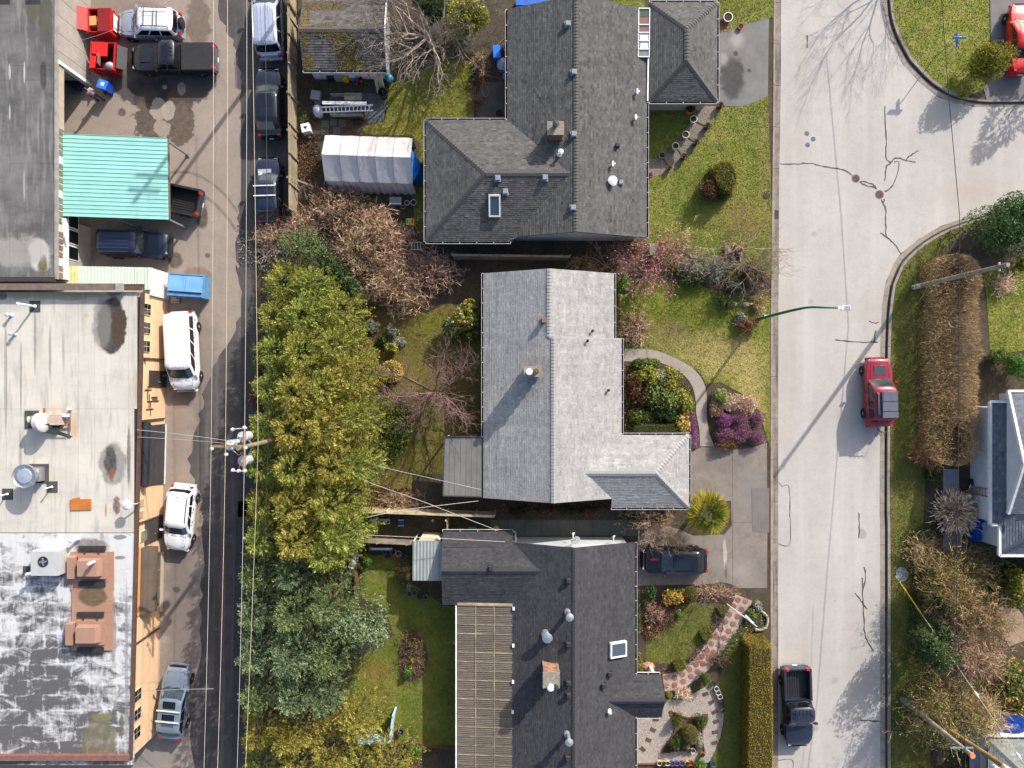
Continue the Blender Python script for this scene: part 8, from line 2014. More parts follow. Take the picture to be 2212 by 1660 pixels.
def topiary(label,u,v,rx,ry,h,m,seed,name='topiary_shrub',group=None,n=2600,leaf=.055):
 c=P(u,v,h*.6);o=V((c.x,c.y,YZ));rng=np.random.RandomState(seed);t=thing(name,label,'shrub',o,0,group)
 MB().lathe(o,[(rx*.5,0),(rx*.92,h*.3),(rx*.9,h*.62),(rx*.55,h*.88),(0,h*.95)],14,sx=1,sy=ry/rx).build('core',mat('hedge_core',(0,0,0)),t,o)
 d=sphere_dirs(rng,n,-.55);k=1+rng.normal(size=n)*.025
 p=np.stack([d[:,0]*rx*k,d[:,1]*ry*k,h*(.45+.53*d[:,2]*k)],1)+np.array(o);Lv=Leaves();Lv.blades(p,unit(d+rng.normal(size=(n,3))*.55),leaf*rng.uniform(.7,1.4,n),leaf*.6,rng.uniform(.1,.9,n),rng=rng);Lv.build('foliage',m,t,o);return t
lm_thuja=leafmat('thuja_green',[(50,60,26),(112,118,50),(168,168,80),(204,196,112)],.35)
lm_thuja2=leafmat('thuja_gold',[(54,60,26),(118,118,50),(174,164,78),(206,184,104)],.35)
lm_thuja3=leafmat('thuja_fresh',[(48,62,27),(106,120,50),(158,168,78),(196,194,110)],.35)
lm_fir=leafmat('fir_green',[(38,52,30),(78,96,56),(124,138,86),(164,172,116)],.3)
lm_fir2=leafmat('fir_blue',[(38,53,36),(74,96,64),(120,138,98),(162,174,134)],.3)
lm_rhodo=leafmat('rhodo_green',[(46,60,30),(78,98,46),(118,132,64),(164,164,90)],.25)
lm_rhodo_y=leafmat('rhodo_yellow',[(54,66,26),(108,114,42),(160,156,60),(200,186,88)],.3)
lm_dark=leafmat('dark_evergreen',[(26,40,20),(42,62,28),(62,84,40),(90,106,60)],.2)
lm_brightgreen=leafmat('bright_green',[(40,70,28),(66,112,40),(98,146,52),(140,172,84)],.25)
lm_roundtree=leafmat('round_tree_green',[(32,54,30),(54,84,44),(84,114,62),(126,150,94)],.2)
lm_cream=leafmat('cream_leaf',[(120,96,36),(176,150,66),(214,190,110),(226,208,140)],.3)
lm_bronze=leafmat('bronze_leaf',[(78,56,38),(118,86,54),(156,122,78),(184,154,112)],.25)
lm_grey=leafmat('silver_leaf',[(92,98,84),(124,130,112),(158,160,144),(186,186,172)],.2)
lm_purple=leafmat('purple_bloom',[(118,84,100),(138,82,128),(164,106,152),(190,144,180)],.3)
lm_magenta=leafmat('magenta_bloom',[(120,94,84),(128,82,104),(156,100,132),(186,142,166)],.3)
lm_pink=leafmat('pink_bloom',[(170,84,94),(200,118,124),(216,146,150),(226,178,178)],.3)
lm_white=leafmat('white_bloom',[(190,186,184),(214,210,208),(226,222,222),(236,232,234)],.3)
lm_orange=leafmat('orange_bud',[(180,110,60),(206,150,60),(220,176,70),(228,160,130)],.3)
lm_twig=leafmat('twig_brown',[(104,82,64),(140,112,88),(172,144,116),(200,174,146)],.0,vscale=.5)
lm_twig_red=leafmat('twig_pinkish',[(118,90,72),(156,122,100),(188,154,128),(212,182,156)],.0,vscale=.5)
lm_twig_mid=leafmat('twig_mid',[(84,66,44),(118,94,64),(148,122,86),(176,150,112)],.0,vscale=.5)
lm_twig_dark=leafmat('twig_dark',[(58,46,38),(84,66,54),(110,88,70),(136,112,90)],.0,vscale=.5)
lm_twig_tan=leafmat('twig_tan',[(122,100,68),(158,132,92),(190,164,120),(214,190,146)],.0,vscale=.5)
lm_twig_grey=leafmat('twig_grey',[(104,96,86),(136,128,116),(164,156,144),(190,182,170)],.0,vscale=.5)
lm_twig_pale=leafmat('twig_pale',[(160,128,104),(200,168,140),(226,200,172),(236,216,196)],.0,vscale=.5)
lm_hedge=leafmat('clipped_gold_green',[(84,74,18),(126,110,26),(162,138,34),(186,160,52)],.2,vscale=1.4,var=.25)
lm_box=leafmat('boxwood_green',[(38,50,18),(62,80,26),(88,106,36),(116,130,54)],.2)
lm_yew=leafmat('olive_topiary',[(70,66,28),(100,94,40),(128,118,56),(150,138,74)],.2)
lm_goldbush=leafmat('gold_shrub',[(66,70,22),(112,112,38),(152,146,54),(182,170,76)],.25)
lm_brownleaf=leafmat('brown_leaf',[(66,46,34),(96,68,50),(126,94,70),(150,118,92)],.15)
lm_palm=leafmat('palm_leaf',[(86,90,26),(128,124,38),(166,150,52),(190,166,70)],.3)
lm_palm_g=leafmat('palm_green',[(52,76,26),(84,104,36),(120,132,50),(150,152,70)],.3)
gT_='conifers of the lane belt'
belt=[('north end conifer of the lane belt, beside the lane',606,618,1.45,3.6,lm_thuja,4),('north end conifer of the lane belt, towards the dark shrub',668,626,1.35,3.8,lm_thuja3,5),('conifer leaning over the lane opposite the light blue dumpster',592,690,1.3,3.6,lm_thuja,4),('broad conifer in the second rank from the north',655,688,1.6,4.4,lm_thuja3,5),('conifer on the garden side of the belt west of the bare planting bed',722,672,1.35,4.0,lm_thuja,5),('conifer above the lane beside the white passenger van',590,762,1.3,3.8,lm_thuja3,4),('tall conifer in the middle of the belt level with the cream shrub',655,765,1.7,4.8,lm_thuja,5),('garden side conifer level with the yellow shrub',724,748,1.4,4.4,lm_thuja,6),('brownish tipped conifer leaning out near the blue green shrub',758,812,1.45,4.4,lm_thuja2,5),('lane side conifer north of the transformer pole',586,840,1.3,3.8,lm_thuja3,5),('tall conifer with bronze tips north of the transformer pole',648,850,1.7,5.0,lm_thuja2,6),('dense conifer with deep shade on its south side',706,838,1.5,4.6,lm_thuja,4),('lane side conifer just behind the transformer pole',580,918,1.3,4.0,lm_thuja3,5),('tall gold tipped conifer behind the transformer pole',642,925,1.7,5.0,lm_thuja2,5),('widest conifer of the belt, beside the ground cover bed',715,918,1.75,5.0,lm_thuja2,6),('conifer at the garden edge by the ground cover bed',776,900,1.25,4.0,lm_thuja,5),('lane side conifer level with the small white wagon',576,998,1.3,4.2,lm_thuja3,4),('tall conifer south of the transformer pole',640,1002,1.7,5.0,lm_thuja,5),('drooping conifer overhanging the ground cover bed',728,998,1.6,4.8,lm_thuja2,6),('conifer over the end of the ground cover bed',772,1000,1.2,4.0,lm_thuja3,4),('lane side conifer at the middle of the shaded lane',574,1080,1.3,4.2,lm_thuja,5),('bright tipped conifer west of the back fence',640,1080,1.65,5.0,lm_thuja2,5),('conifer at the end of the pale back fence',718,1075,1.55,4.8,lm_thuja,6),('yellow green conifer above the dark strip between fences',735,1140,1.3,4.6,lm_thuja3,5),('lane side conifer near the wall awning',572,1150,1.3,4.4,lm_thuja3,5),('conifer with orange tinted sprays near the back fence',645,1150,1.6,5.0,lm_thuja2,4),('narrow conifer beside the white sheet heap',700,1180,1.3,4.6,lm_thuja3,5)]
for i,(l,u,v,r,h,m,lb)in enumerate(belt):
 h*=1.15+.5*min(1,max(0,(v-640)/220));conifer(l,u+20-max(0,u-690)*.16,v,r*1.06,h,m,100+i,group=gT_,lobes=lb,n=int(215*r*r+30*h),fl=.68,fw=.052,up=.45,flat=.6)
gF='dark conifers at the south end'
firs=[('dark conifer at the lane south of the yellow green belt',578,1225,1.5,4.8,lm_fir,6),('dark blue green conifer above the timber deck',652,1222,1.5,5.0,lm_fir2,5),('dark conifer against the lane, third from the south',580,1300,1.6,5.2,lm_fir2,5),('broad dark conifer in the middle of the southern group',655,1300,1.8,5.6,lm_fir,6),('dark conifer north of the lobed evergreen',722,1288,1.6,5.0,lm_fir,5),('silvery green conifer above the lane',582,1385,1.7,5.4,lm_fir2,6),('tallest silvery green conifer of the southern group',656,1385,1.9,6.0,lm_fir2,5),('dark conifer overhanging the sunny back lawn',722,1400,1.5,5.0,lm_fir,6),('dark conifer at the lane above the golden conifers',585,1465,1.6,5.2,lm_fir,5),('dark drooping conifer north of the golden conifers',660,1470,1.7,5.4,lm_fir2,6),('small dark conifer by the pale blue screen',712,1490,1.1,4.2,lm_fir2,5)]
for i,(l,u,v,r,h,m,lb)in enumerate(firs):conifer(l,u,v,r*1.05,h*1.5,m,200+i,group=gF,lobes=lb,fl=.55,fw=.055,n=int(215*r*r+60),up=.45,flat=.45)
gG='golden conifers at the south end'
golds=[('golden conifer beside the lane in the bottom corner',575,1560,1.5,4.6,lm_thuja2,5),('golden conifer second from the lane at the bottom edge',640,1570,1.6,5.0,lm_thuja2,6),('golden conifer right of the dark conifers beside the blue screen',775,1545,1.45,4.4,lm_thuja2,5),('low golden conifer at the bottom edge under the blue screen',720,1615,1.7,4.6,lm_thuja2,5),('spreading olive conifer at the bottom edge beside the dark blue pot',845,1640,1.6,3.6,lm_thuja2,5),('green conifer at the bottom edge next to the lane',575,1645,1.5,4.8,lm_thuja3,5),('golden conifer at the bottom edge between two others',650,1655,1.6,4.8,lm_thuja2,6),('olive conifer at the bottom edge below the planter box',785,1665,1.4,4.0,lm_thuja,5)]
for i,(l,u,v,r,h,m,lb)in enumerate(golds):conifer(l,u,v,r*1.05,h*1.25,m,240+i,group=gG,lobes=lb,n=int(215*r*r+60),fl=.62,fw=.052,up=.5)
for i,(l,u,v,rx,ry,h)in enumerate((('lobed evergreen tree reaching over the back lawn',800,1345,1.7,1.7,4.6),('evergreen branch mass north of the lobed tree',745,1330,1.3,1.4,4.8))):bush(l,u,v,rx,ry,h,lm_fir2,260+i,n=1500,leaf=.15,wid=.4,name='evergreen_tree',cat='tree',lobes=8)
gL='low shrubs between lane and conifers'
for i,(u,v,m)in enumerate(((566,780,lm_rhodo),(562,850,lm_brownleaf),(558,930,lm_rhodo_y),(556,1010,lm_rhodo),(554,1100,lm_rhodo_y),(550,1190,lm_brownleaf),(546,1270,lm_dark),(545,1350,lm_rhodo),(545,1440,lm_brownleaf),(548,1530,lm_rhodo_y))):
 words_=['north of the van windscreen','brown leaved, opposite the peach wall boxes','north of the transformer pole','level with the roller door','level with the small wagon','brown leaved, level with the wagon bonnet','dark, opposite the wall awning','south of the wall awning','brown leaved, opposite the clapboards','yellowish, opposite the blue grey wagon']
 bush('low shrub at the lane edge '+words_[i],u,v,.6,1.3,1.7,m,280+i,n=480,leaf=.12,group=gL)
gB_='bramble thicket'
for i,(l,u,v,rx,ry,h)in enumerate((('tangled pinkish bramble mound south of the tarpaulin shelter',725,455,1.6,1.3,1.7),('tangled bramble mound behind the three empty pots',800,490,1.5,1.4,1.8),('bramble mound west of the white rack',855,540,1.4,1.3,1.7),('wide bramble mound north-east of the dark green shrub',770,545,1.6,1.5,2.0),('eastern bramble mound at the end of the board fence',935,585,1.5,1.2,1.7),('dense bramble mound in the middle of the thicket',850,600,1.6,1.3,1.9),('southern bramble mound above the bare planting bed',868,645,1.3,1.0,1.5),('bramble trailing over the end of the lane fence',655,480,1.3,1.1,1.5),('pinkish bramble trailing over the lane edge',600,515,1.2,1.1,1.1))):
 twig_shrub(l,u,v,rx,ry,h,lm_twig_red if i%3 else lm_twig,300+i,n=330,sub=9,name='bramble',group=gB_,w=.034,spread=1.1,leaves=((lm_rhodo if i%2 else lm_brownleaf),420 if i%2 else 260,.09))
bush('dark green shrub at the north end of the lane belt',665,535,1.9,1.5,3.0,lm_fir,320,n=1900,leaf=.11,lobes=8,kind='mix');bush('glossy dark rhododendron by the brambles',752,612,1.0,1.5,2.2,lm_dark,321,n=900,leaf=.16);bush('small glossy shrub north of the glossy rhododendron',720,575,.9,.9,2.2,lm_dark,322,n=600,leaf=.15)
twig_shrub('bare twiggy shrub spreading over the lane near the fence end',592,560,1.2,1.5,1.2,lm_twig_grey,323,n=90,sub=7,w=.03,spread=1.1)
bare_tree('large bare tree beside the mossy shed',P(935,105),6.6,1.7,bark_grey,31,levels=6,r0=.2,nb=8,dense=1.0,tw=.022)
bush('yellow green evergreen beside the north-west house corner',1005,42,1.7,1.5,3.4,lm_rhodo_y,330,n=1500,leaf=.15,lobes=8);bush('dark evergreen behind the bare tree',935,22,1.5,1.3,2.6,lm_dark,331,n=1100,leaf=.13)
for i,(x,y,l)in enumerate(((300,720,'dry brown shrub north of the large pale planter'),(240,1080,'dry spiky plant south of the large pale planter'),(245,1400,'small dry plant at the patio edge'))):c=HH(x,y,.3);twig_shrub(l,1106+c.x/GSD,830-c.y/GSD,.45,.45,.6,lm_brownleaf if i else lm_twig,332+i,n=70,sub=5,w=.03)
bush('low weeds by the white appliance and lane fence',655,265,.5,.9,.5,lm_rhodo,336,n=260,leaf=.07);bush('small pale green weed by the tarpaulin shelter post',735,405,.55,.35,.5,lm_grey,337,n=260,leaf=.07)
clipped('large clipped golden green shrub block on the front lawn',ell(P(1563,386,1.0),1.02,1.3,16,.2),1.75,lm_goldbush,340,'clipped_shrub','shrub',dens=520,leaf=.08,top_in=.35,rough_=.07)
bush('dark reddish brown shrub tucked against the golden shrub block',1523,408,.85,.8,1.5,lm_brownleaf,341,n=1300,leaf=.09,kind='mix');bush('low dark evergreen under the golden shrub block',1545,420,1.3,.75,1.1,lm_dark,342,n=700,leaf=.08,kind='mix')
twig_shrub('orange brown bare shrub on the front lawn near the house corner',1460,535,1.5,1.5,1.7,lm_twig_tan,343,n=120,sub=9,w=.026,leaves=(lm_twig_tan,200,.05));bare_tree('slender pale bare tree overhanging the western kerb',P(1592,545),4.4,1.35,bark_tan,33,levels=5,r0=.085,nb=6,tw=.014);bare_tree('second pale bare tree behind the planter box',P(1610,600),3.4,1.3,bark_grey,34,levels=5,r0=.07,nb=6,tw=.014)
bare_tree('pink flowering shrub tree at the corner of the silver roofed house',P(1392,592),3.6,1.3,bark_red,35,levels=5,r0=.09,nb=8,blossom=(lm_pink,.075,1),tw=.016,dense=1.05);bare_tree('small pink flowering sapling by the charcoal house corner',P(1348,553),2.2,1.2,bark_red,36,levels=4,r0=.05,nb=5,blossom=(lm_pink,.08,1),tw=.014)
bare_tree('tangled pale bare shrub between the two northern houses',P(1305,578),2.4,1.5,bark_tan,37,levels=5,r0=.06,nb=7,tw=.014);twig_shrub('pale twiggy shrub west of the tangled bare shrub',1262,572,.9,.6,1.4,lm_twig_tan,344,n=90,sub=7,w=.024)
twig_shrub('silver grey shrub in the front border',1487,565,.85,.8,1.1,lm_twig_grey,345,n=200,sub=8,leaves=(lm_grey,420,.07));twig_shrub('grey brown shrub right of the silver shrub',1535,578,1.0,.8,1.2,lm_twig_grey,346,n=180,sub=8,w=.028);bush('dark green low shrub under the silver shrub',1490,603,1.5,.55,.8,lm_dark,347,n=700,leaf=.09)
twig_shrub('brown border shrub with dark foliage near the kerb',1625,600,1.0,.9,1.3,lm_twig_dark,348,n=200,sub=8,leaves=(lm_dark,300,.08));bush('dark conifer shrub in the front border',1590,615,1.0,1.0,1.3,lm_dark,349,n=900,leaf=.08,kind='mix');bush('low green border plant along the bright lawn',1565,655,.7,1.0,.6,lm_rhodo,350,n=600,leaf=.08);bush('grey green leafy plant west of the street lamp',1602,690,.55,.5,.6,lm_grey,351,n=400,leaf=.08);twig_shrub('rusty brown shrub at the foot of the street lamp',1612,705,.7,.6,.9,lm_bronze,352,n=150,sub=7,leaves=(lm_brownleaf,250,.07));twig_shrub('tan dry shrub beside the kerb north of the street lamp',1640,655,.5,.6,.7,lm_twig_tan,353,n=120,sub=7)
twig_shrub('pink budded dry shrub by the silver house steps',1372,703,.9,1.2,1.1,lm_twig_red,354,n=170,sub=8,leaves=(lm_grey,260,.06),blossom=(lm_pink,60,.07));bush('green shrub hugging the north-east corner of the silver roofed house',1345,618,.45,.8,1.3,lm_brightgreen,355,n=600,leaf=.09);bush('small green plant at the head of the curved path',1352,745,.7,.25,.35,lm_brightgreen,356,n=260,leaf=.06);bush('yellow flowering groundcover by the charcoal house corner',1372,532,.7,.5,.6,lm_rhodo_y,357,n=300,leaf=.07)
gi_='shrubs inside the curved path'
for i,(l,u,v,rx,ry,h,m,bl)in enumerate((('yellow green rhododendron at the north of the path bed',1402,810,.9,.7,1.3,lm_rhodo_y,None),('gold leaved rhododendron in the middle of the path bed',1440,822,.9,.8,1.3,lm_rhodo_y,None),('mid green rhododendron in the centre of the path bed',1425,855,1.0,.9,1.4,lm_rhodo,None),('gold leaved rhododendron beside the path bend',1465,862,.9,.9,1.3,lm_rhodo_y,None),('dark green rhododendron south of the centre of the bed',1440,895,.9,.6,1.2,lm_dark,None),('pale flowered shrub among the gold rhododendrons',1425,815,.5,.5,1.1,lm_grey,(lm_white,60,.06)),('sparse shrub along the house side of the bed',1375,840,.7,1.3,.9,lm_brownleaf,None),('green and brown shrub near the bench',1385,895,.8,.6,.7,lm_rhodo,None),('low green shrub below the path start',1395,786,.8,.3,.6,lm_rhodo,None))):bush(l,u,v,rx*1.2,ry*1.2,h,m,360+i,n=820,leaf=.12,group=gi_,blossom=bl,lobes=8,fill=.6)
bush('bronze yellow leaved shrub beside the purple flower strip',1477,913,.55,1.0,1.0,lm_cream,372,n=500,leaf=.1,group=gi_)
twig_shrub('bare grey twigs in the middle of the path bed',1415,920,1.1,.5,.7,lm_twig_grey,373,n=100,sub=6,group=gi_)
clipped('clipped green box hedge above the garage gutter',[K(1850,1020,4.368,*q,.8)for q in[(212,1200),(235,1135),(390,1105),(740,1102),(765,1225),(215,1228)]],1.25,lm_box,374,dens=700,leaf=.055,top_in=.05)
bush('strip of bright purple heather along the curved path',1497,922,.36,1.45,.4,lm_purple,375,n=1500,leaf=.06,name='heather',lobes=10,kind='mix')
gh_='mounds of the heather bed'
for i,(l,u,v,rx,ry,h,m)in enumerate((('magenta heather mound at the south-west of the corner bed',1563,935,.95,.8,.85,lm_magenta),('dark magenta heather mound in the south of the corner bed',1602,930,.9,.8,.85,lm_magenta),('purple heather mound at the south-east tip of the corner bed',1632,940,.75,.7,.8,lm_magenta),('magenta heather mound in the middle of the corner bed',1600,905,.8,.6,.8,lm_magenta),('purple heather mound at the east side of the corner bed',1632,905,.6,.6,.75,lm_magenta),('mauve heather mound west of the centre of the bed',1568,905,.6,.5,.8,lm_purple))):bush(l,u,v,rx,ry,h,m,380+i,n=1100,leaf=.07,name='heather',lobes=9,group=gh_,kind='mix')
for i,(l,u,v,rx,ry,h,m)in enumerate((('pale dry heather mound at the north of the corner bed',1575,870,1.1,.8,.8,lm_twig_pale),('dry brown heather mound at the east of the corner bed',1605,880,1.0,.7,.8,lm_twig_red),('rusty brown heather mound at the south point of the corner bed',1568,957,.85,.55,.7,lm_bronze),('dry pink heather along the western rim of the corner bed',1545,875,.5,1.1,.6,lm_twig_red),('pale dry heather rim facing the front lawn',1618,872,.55,.6,.7,lm_twig_pale))):bush(l,u,v,rx,ry,h,m,390+i,n=1100,leaf=.075,name='heather',lobes=8,group=gh_,kind='mix')
bush('pale green rounded shrub in the corner heather bed',1557,858,.6,.65,.95,leafmat('pale_green_shrub',[(70,84,36),(116,128,60),(158,164,92),(190,190,130)],.25),397,n=900,leaf=.07)
def palm(label,u,v,h,r,seed):
 c=P(u,v,h);o=V((c.x,c.y,YZ));t=thing('palm_tree',label,'palm tree',o);rr=np.random.RandomState(seed)
 MB().tube([o,o+V((0,0,h*.5)),o+V((0,0,h-.1))],[.16,.14,.17],9).build('trunk',mat('palm_fibre',(96,80,58),(70,56,42),12,rough=1),t,o)
 for i in range(44):
  a=i*2.39996;e=1.42-1.75*i/44;dr=np.array([math.cos(a)*math.cos(e),math.sin(a)*math.cos(e),math.sin(e)]);st=np.array([o.x,o.y,h]);hub=st+dr*r*rr.uniform(.45,.62);Lv=Leaves();n=24
  lat=unit(np.cross(dr,[0,0,1.0]));th=np.linspace(-1.45,1.45,n);dd=unit(dr*np.cos(th)[:,None]+lat*np.sin(th)[:,None]+rr.normal(size=(n,3))*.05);L_=r*.62*(.72+.28*np.cos(th))*rr.uniform(.85,1.1,n)
  Lv.blades(np.repeat(hub[None],n,0),dd,L_,.06,rr.uniform(.1,.9,n)*(.6 if i<8 else 1),side=unit(np.cross(dd,np.cross(dr,lat))),bend=.18,rng=rr);Lv.blades(st[None],dr[None],[float(np.linalg.norm(hub-st))*1.0],.03,.4,rng=rr)
  Lv.build('frond',lm_palm_g if i<14 else lm_palm,t,o)
palm('fan palm with yellow green leaves at the driveway corner',1528,1108,2.4,1.5,5)
bare_tree('bare brown tree overhanging the garage roof corner and black car',P(1398,1114),3.4,1.45,bark_tan,41,levels=6,r0=.08,nb=9,dense=1.0,tw=.012);bush('dark shrub beside the garage wall near the palm',1445,1103,.9,.4,1.0,lm_brownleaf,400,n=400,leaf=.08)
bush('dark evergreen shrub on the side strip south of the silver house',1358,1108,.9,.5,1.1,lm_dark,401,n=500,leaf=.09)
for i,(u,v,m,l)in enumerate(((1120,1105,lm_dark,'dark side strip plant near the patio corner'),(1180,1102,lm_brownleaf,'brown side strip plant below the ridge end'),(1230,1103,lm_dark,'green side strip plant with pale stones'),(1280,1104,lm_brownleaf,'brown side strip plant near the garage'))):bush(l,u,v,1.0,.35,.5,m,402+i,n=350,leaf=.08,group='side strip plants')
bush('rhododendron with pale pink blooms beside the silver roofed house',1000,690,1.1,1.3,2.0,lm_rhodo_y,410,n=1100,leaf=.14,blossom=(lm_white,45,.12));bush('mid green half of the rhododendron by the house wall',978,712,.8,.8,1.5,lm_rhodo,411,n=700,leaf=.13,blossom=(lm_white,30,.1))
bush('bright yellow green shrub north of the cream shrub',848,752,.55,.55,.9,lm_rhodo_y,412,n=420,leaf=.12);topiary('rounded cream yellow shrub in the back garden',846,803,.68,.7,1.1,lm_cream,413,n=1500,leaf=.11,name='round_shrub');bush('blue green feathery shrub west of the cream shrub',798,795,.7,1.0,1.2,lm_fir2,414,n=800,leaf=.11,kind='mix')
for i,(u,v,m,l)in enumerate(((808,708,lm_grey,'grey leaved plant in the bare bed, north-west'),(850,715,lm_grey,'grey leaved plant in the bare bed, north-east'),(862,738,lm_grey,'white edged plant beside the yellow green shrub'),(825,735,lm_dark,'dark leaved plant in the middle of the bare bed'))):bush(l,u,v,.5,.55,.4,m,415+i,n=200,leaf=.12,group='bare bed plants')
bare_tree('leafless pinkish fruit tree behind the silver roofed house',P(936,850),4.8,1.3,bark_plum,43,levels=6,r0=.17,nb=8,tw=.012,dense=1.05,lean=(.3,.1),trunk_h=.3);twig_shrub('dry shrub pile by the pale back fence',850,1085,1.3,.7,1.0,lm_twig,420,n=130,sub=7);bare_tree('thin bare sapling at the pale back fence',P(920,1085),1.8,1.2,bark_red,44,levels=4,r0=.04,nb=4,tw=.014)
def scatter_leaves(name,poly,n,m,seed,h=.25,leaf=.12,z=YZ,wid=.6):
 rng=np.random.RandomState(seed);xs_,ys_=[p.x for p in poly],[p.y for p in poly];x,y=rng.uniform(min(xs_),max(xs_),n),rng.uniform(min(ys_),max(ys_),n);k=inside_np(poly,x,y);x,y=x[k],y[k];n=len(x)
 b=np.stack([x,y,z+rng.uniform(.02,h,n)],1);Lv=Leaves();tone=rng.uniform(0,1,n)
 for i in range(3):Lv.blades(b,unit(rng.normal(size=(n,3))*[1,1,.5]+[0,0,.25]),leaf*rng.uniform(.6,1.3,n),leaf*wid,tone,rng=rng)
 return Lv.build(name,m,None,(0,0,0),'stuff')
scatter_leaves('ground_cover',pts('11',[(830,960),(860,910),(930,910),(985,960),(1020,1040),(1010,1130),(970,1230),(900,1320),(830,1330),(800,1250),(810,1100)]),4200,lm_rhodo,430,.3,.13)
scatter_leaves('bed_plants',pts('22',[(900,640),(1000,640),(1130,640),(1060,760),(960,830),(900,830)]),900,lm_brownleaf,431,.35,.11);scatter_leaves('bed_plants',pts('22',[(1330,640),(1400,640),(1440,640),(1320,850),(1230,990),(1100,1060),(900,1060),(1050,1015),(1160,985),(1240,880),(1310,760)]),1500,lm_brownleaf,432,.3,.1)
scatter_leaves('bed_plants',pts('22',[(1560,700),(1600,640),(1650,660),(1650,790),(1520,800),(1400,960),(1330,1040),(1300,1000),(1440,800)]),1100,lm_rhodo,433,.3,.1);scatter_leaves('leaf_litter',pts('11',[(650,350),(760,400),(700,700),(660,760),(640,500)]),900,lm_brownleaf,434,.06,.1);scatter_leaves('leaf_litter',pts('01',[(300,860),(440,900),(430,1090),(380,1140),(300,1150)]),1300,lm_brownleaf,435,.06,.09)
scatter_leaves('leaf_litter',pts('11',[(730,1480),(1005,1480),(1000,1600),(720,1600)]),800,lm_brownleaf,436,.08,.1);scatter_leaves('leaf_litter',pts('12',[(0,1570),(690,1575),(690,1620),(0,1620)]),900,lm_brownleaf,437,.1,.1);scatter_leaves('bed_plants',pts('12',[(770,720),(900,700),(1050,740),(1190,860),(1200,1000),(1170,1140),(770,1140)]),1500,lm_rhodo,444,.3,.1);scatter_leaves('leaf_litter',pts('12',[(770,720),(900,700),(1050,740),(1190,860),(1200,1000),(1170,1140),(770,1140)]),1800,lm_brownleaf,438,.12,.1)
scatter_leaves('weeds',pts('00',[(1470,1400),(1560,1450),(1590,1660),(1500,1660)]),260,lm_twig_grey,439,.1,.09,.0)
scatter_leaves('ivy',pts('13',[(985,0),(1060,100),(1040,400),(1020,700),(1030,1000),(1110,1150),(1060,1250),(990,1100),(980,600),(1000,200)]),1500,lm_brownleaf,440,.25,.11);scatter_leaves('undergrowth',pts('23',[(900,200),(1130,60),(1140,320),(1050,420),(1000,700),(960,1000),(900,1000),(950,500)]),1900,lm_dark,441,.35,.12);scatter_leaves('undergrowth',pts('23',[(1440,360),(1660,350),(1660,640),(1480,660),(1440,560)]),1500,lm_dark,442,.35,.12)
clipped('long clipped golden hedge along the western kerb',[K(1880,1740,2.943,*q,0.0)for q in[(1012,458),(1195,470),(1208,900),(1210,1800),(990,1800),(990,1000)]],1.8,lm_hedge,450,dens=620,leaf=.06,top_in=.16,holes=26)
CU=lambda x,y,h:((1880+x/2.943)*.72029,(1740+y/2.943)*.72029)
gs_='front bed shrubs of the slate roofed house'
for i,(l,x,y,rx,ry,h,m)in enumerate((('dark green clipped shrub at the north-west corner of the front bed',205,110,.5,.6,1.0,lm_dark),('orange and gold leaved shrub in the north of the front bed',390,125,.72,.68,1.1,lm_rhodo_y),('small gold shrub right of the orange shrub',480,90,.35,.35,.6,lm_yew),('small bright green plant in the brown bed',450,292,.22,.2,.4,lm_brightgreen),('dark green round shrub below the red stone walk',690,860,.45,.6,.9,lm_box),('green shrub inside the west arm of the star bed',445,1220,.36,.5,.8,lm_box),('green shrub inside the east arm of the star bed',645,1235,.42,.5,.8,lm_box),('green shrub inside the south-west arm of the star bed',425,1410,.45,.55,.8,lm_box),('pale leafy plant in the south-east of the star bed',630,1420,.3,.6,.5,lm_grey),('leafy green plant at the bottom row of pots',655,1625,.5,.45,.6,lm_brightgreen),('pale grey green plant at the corner by the driftwood',1145,225,.5,.45,.6,lm_grey),('green shrub at the corner of the driveway by the driftwood',1090,300,.5,.5,.6,lm_rhodo),('low hedge strip beside the house wall, northern part',95,300,.2,1.5,.5,lm_box),('low green shrub by the wall beside the porch',108,740,.3,.8,.6,lm_yew),('olive shrub below the porch roof',360,1010,.3,.35,.5,lm_yew))):bush(l,*CU(x,y,h),rx,ry,h,m,460+i,n=520,leaf=.085,group=gs_,blossom=((lm_orange,160,.1)if i==1 else None),kind='mix' if m is lm_box else 'rosette')
topiary('olive ball topiary at the top of the front bed',*CU(560,125,.8),.48,.48,.95,lm_yew,480);topiary('large olive egg shaped topiary in the star bed',*CU(560,1365,.9),.52,.58,1.3,lm_yew,481)
for i,(l,x,y,rx,ry)in enumerate((('clipped green cube shrub by the middle of the red stone walk',705,480,.36,.36),('small clipped green shrub near the top of the red stone walk',850,272,.28,.28),('clipped green cube shrub by the lower bend of the red stone walk',470,755,.38,.38))):c=CC(x,y,.5);clipped(l,[V((c.x+sx*rx*math.cos(.5)-sy*ry*math.sin(.5),c.y+sx*rx*math.sin(.5)+sy*ry*math.cos(.5),0))for sx,sy in((-1,-1),(1,-1),(1,1),(-1,1))],.65,lm_goldbush,485+i,'clipped_shrub','shrub',dens=900,leaf=.05,top_in=.05)
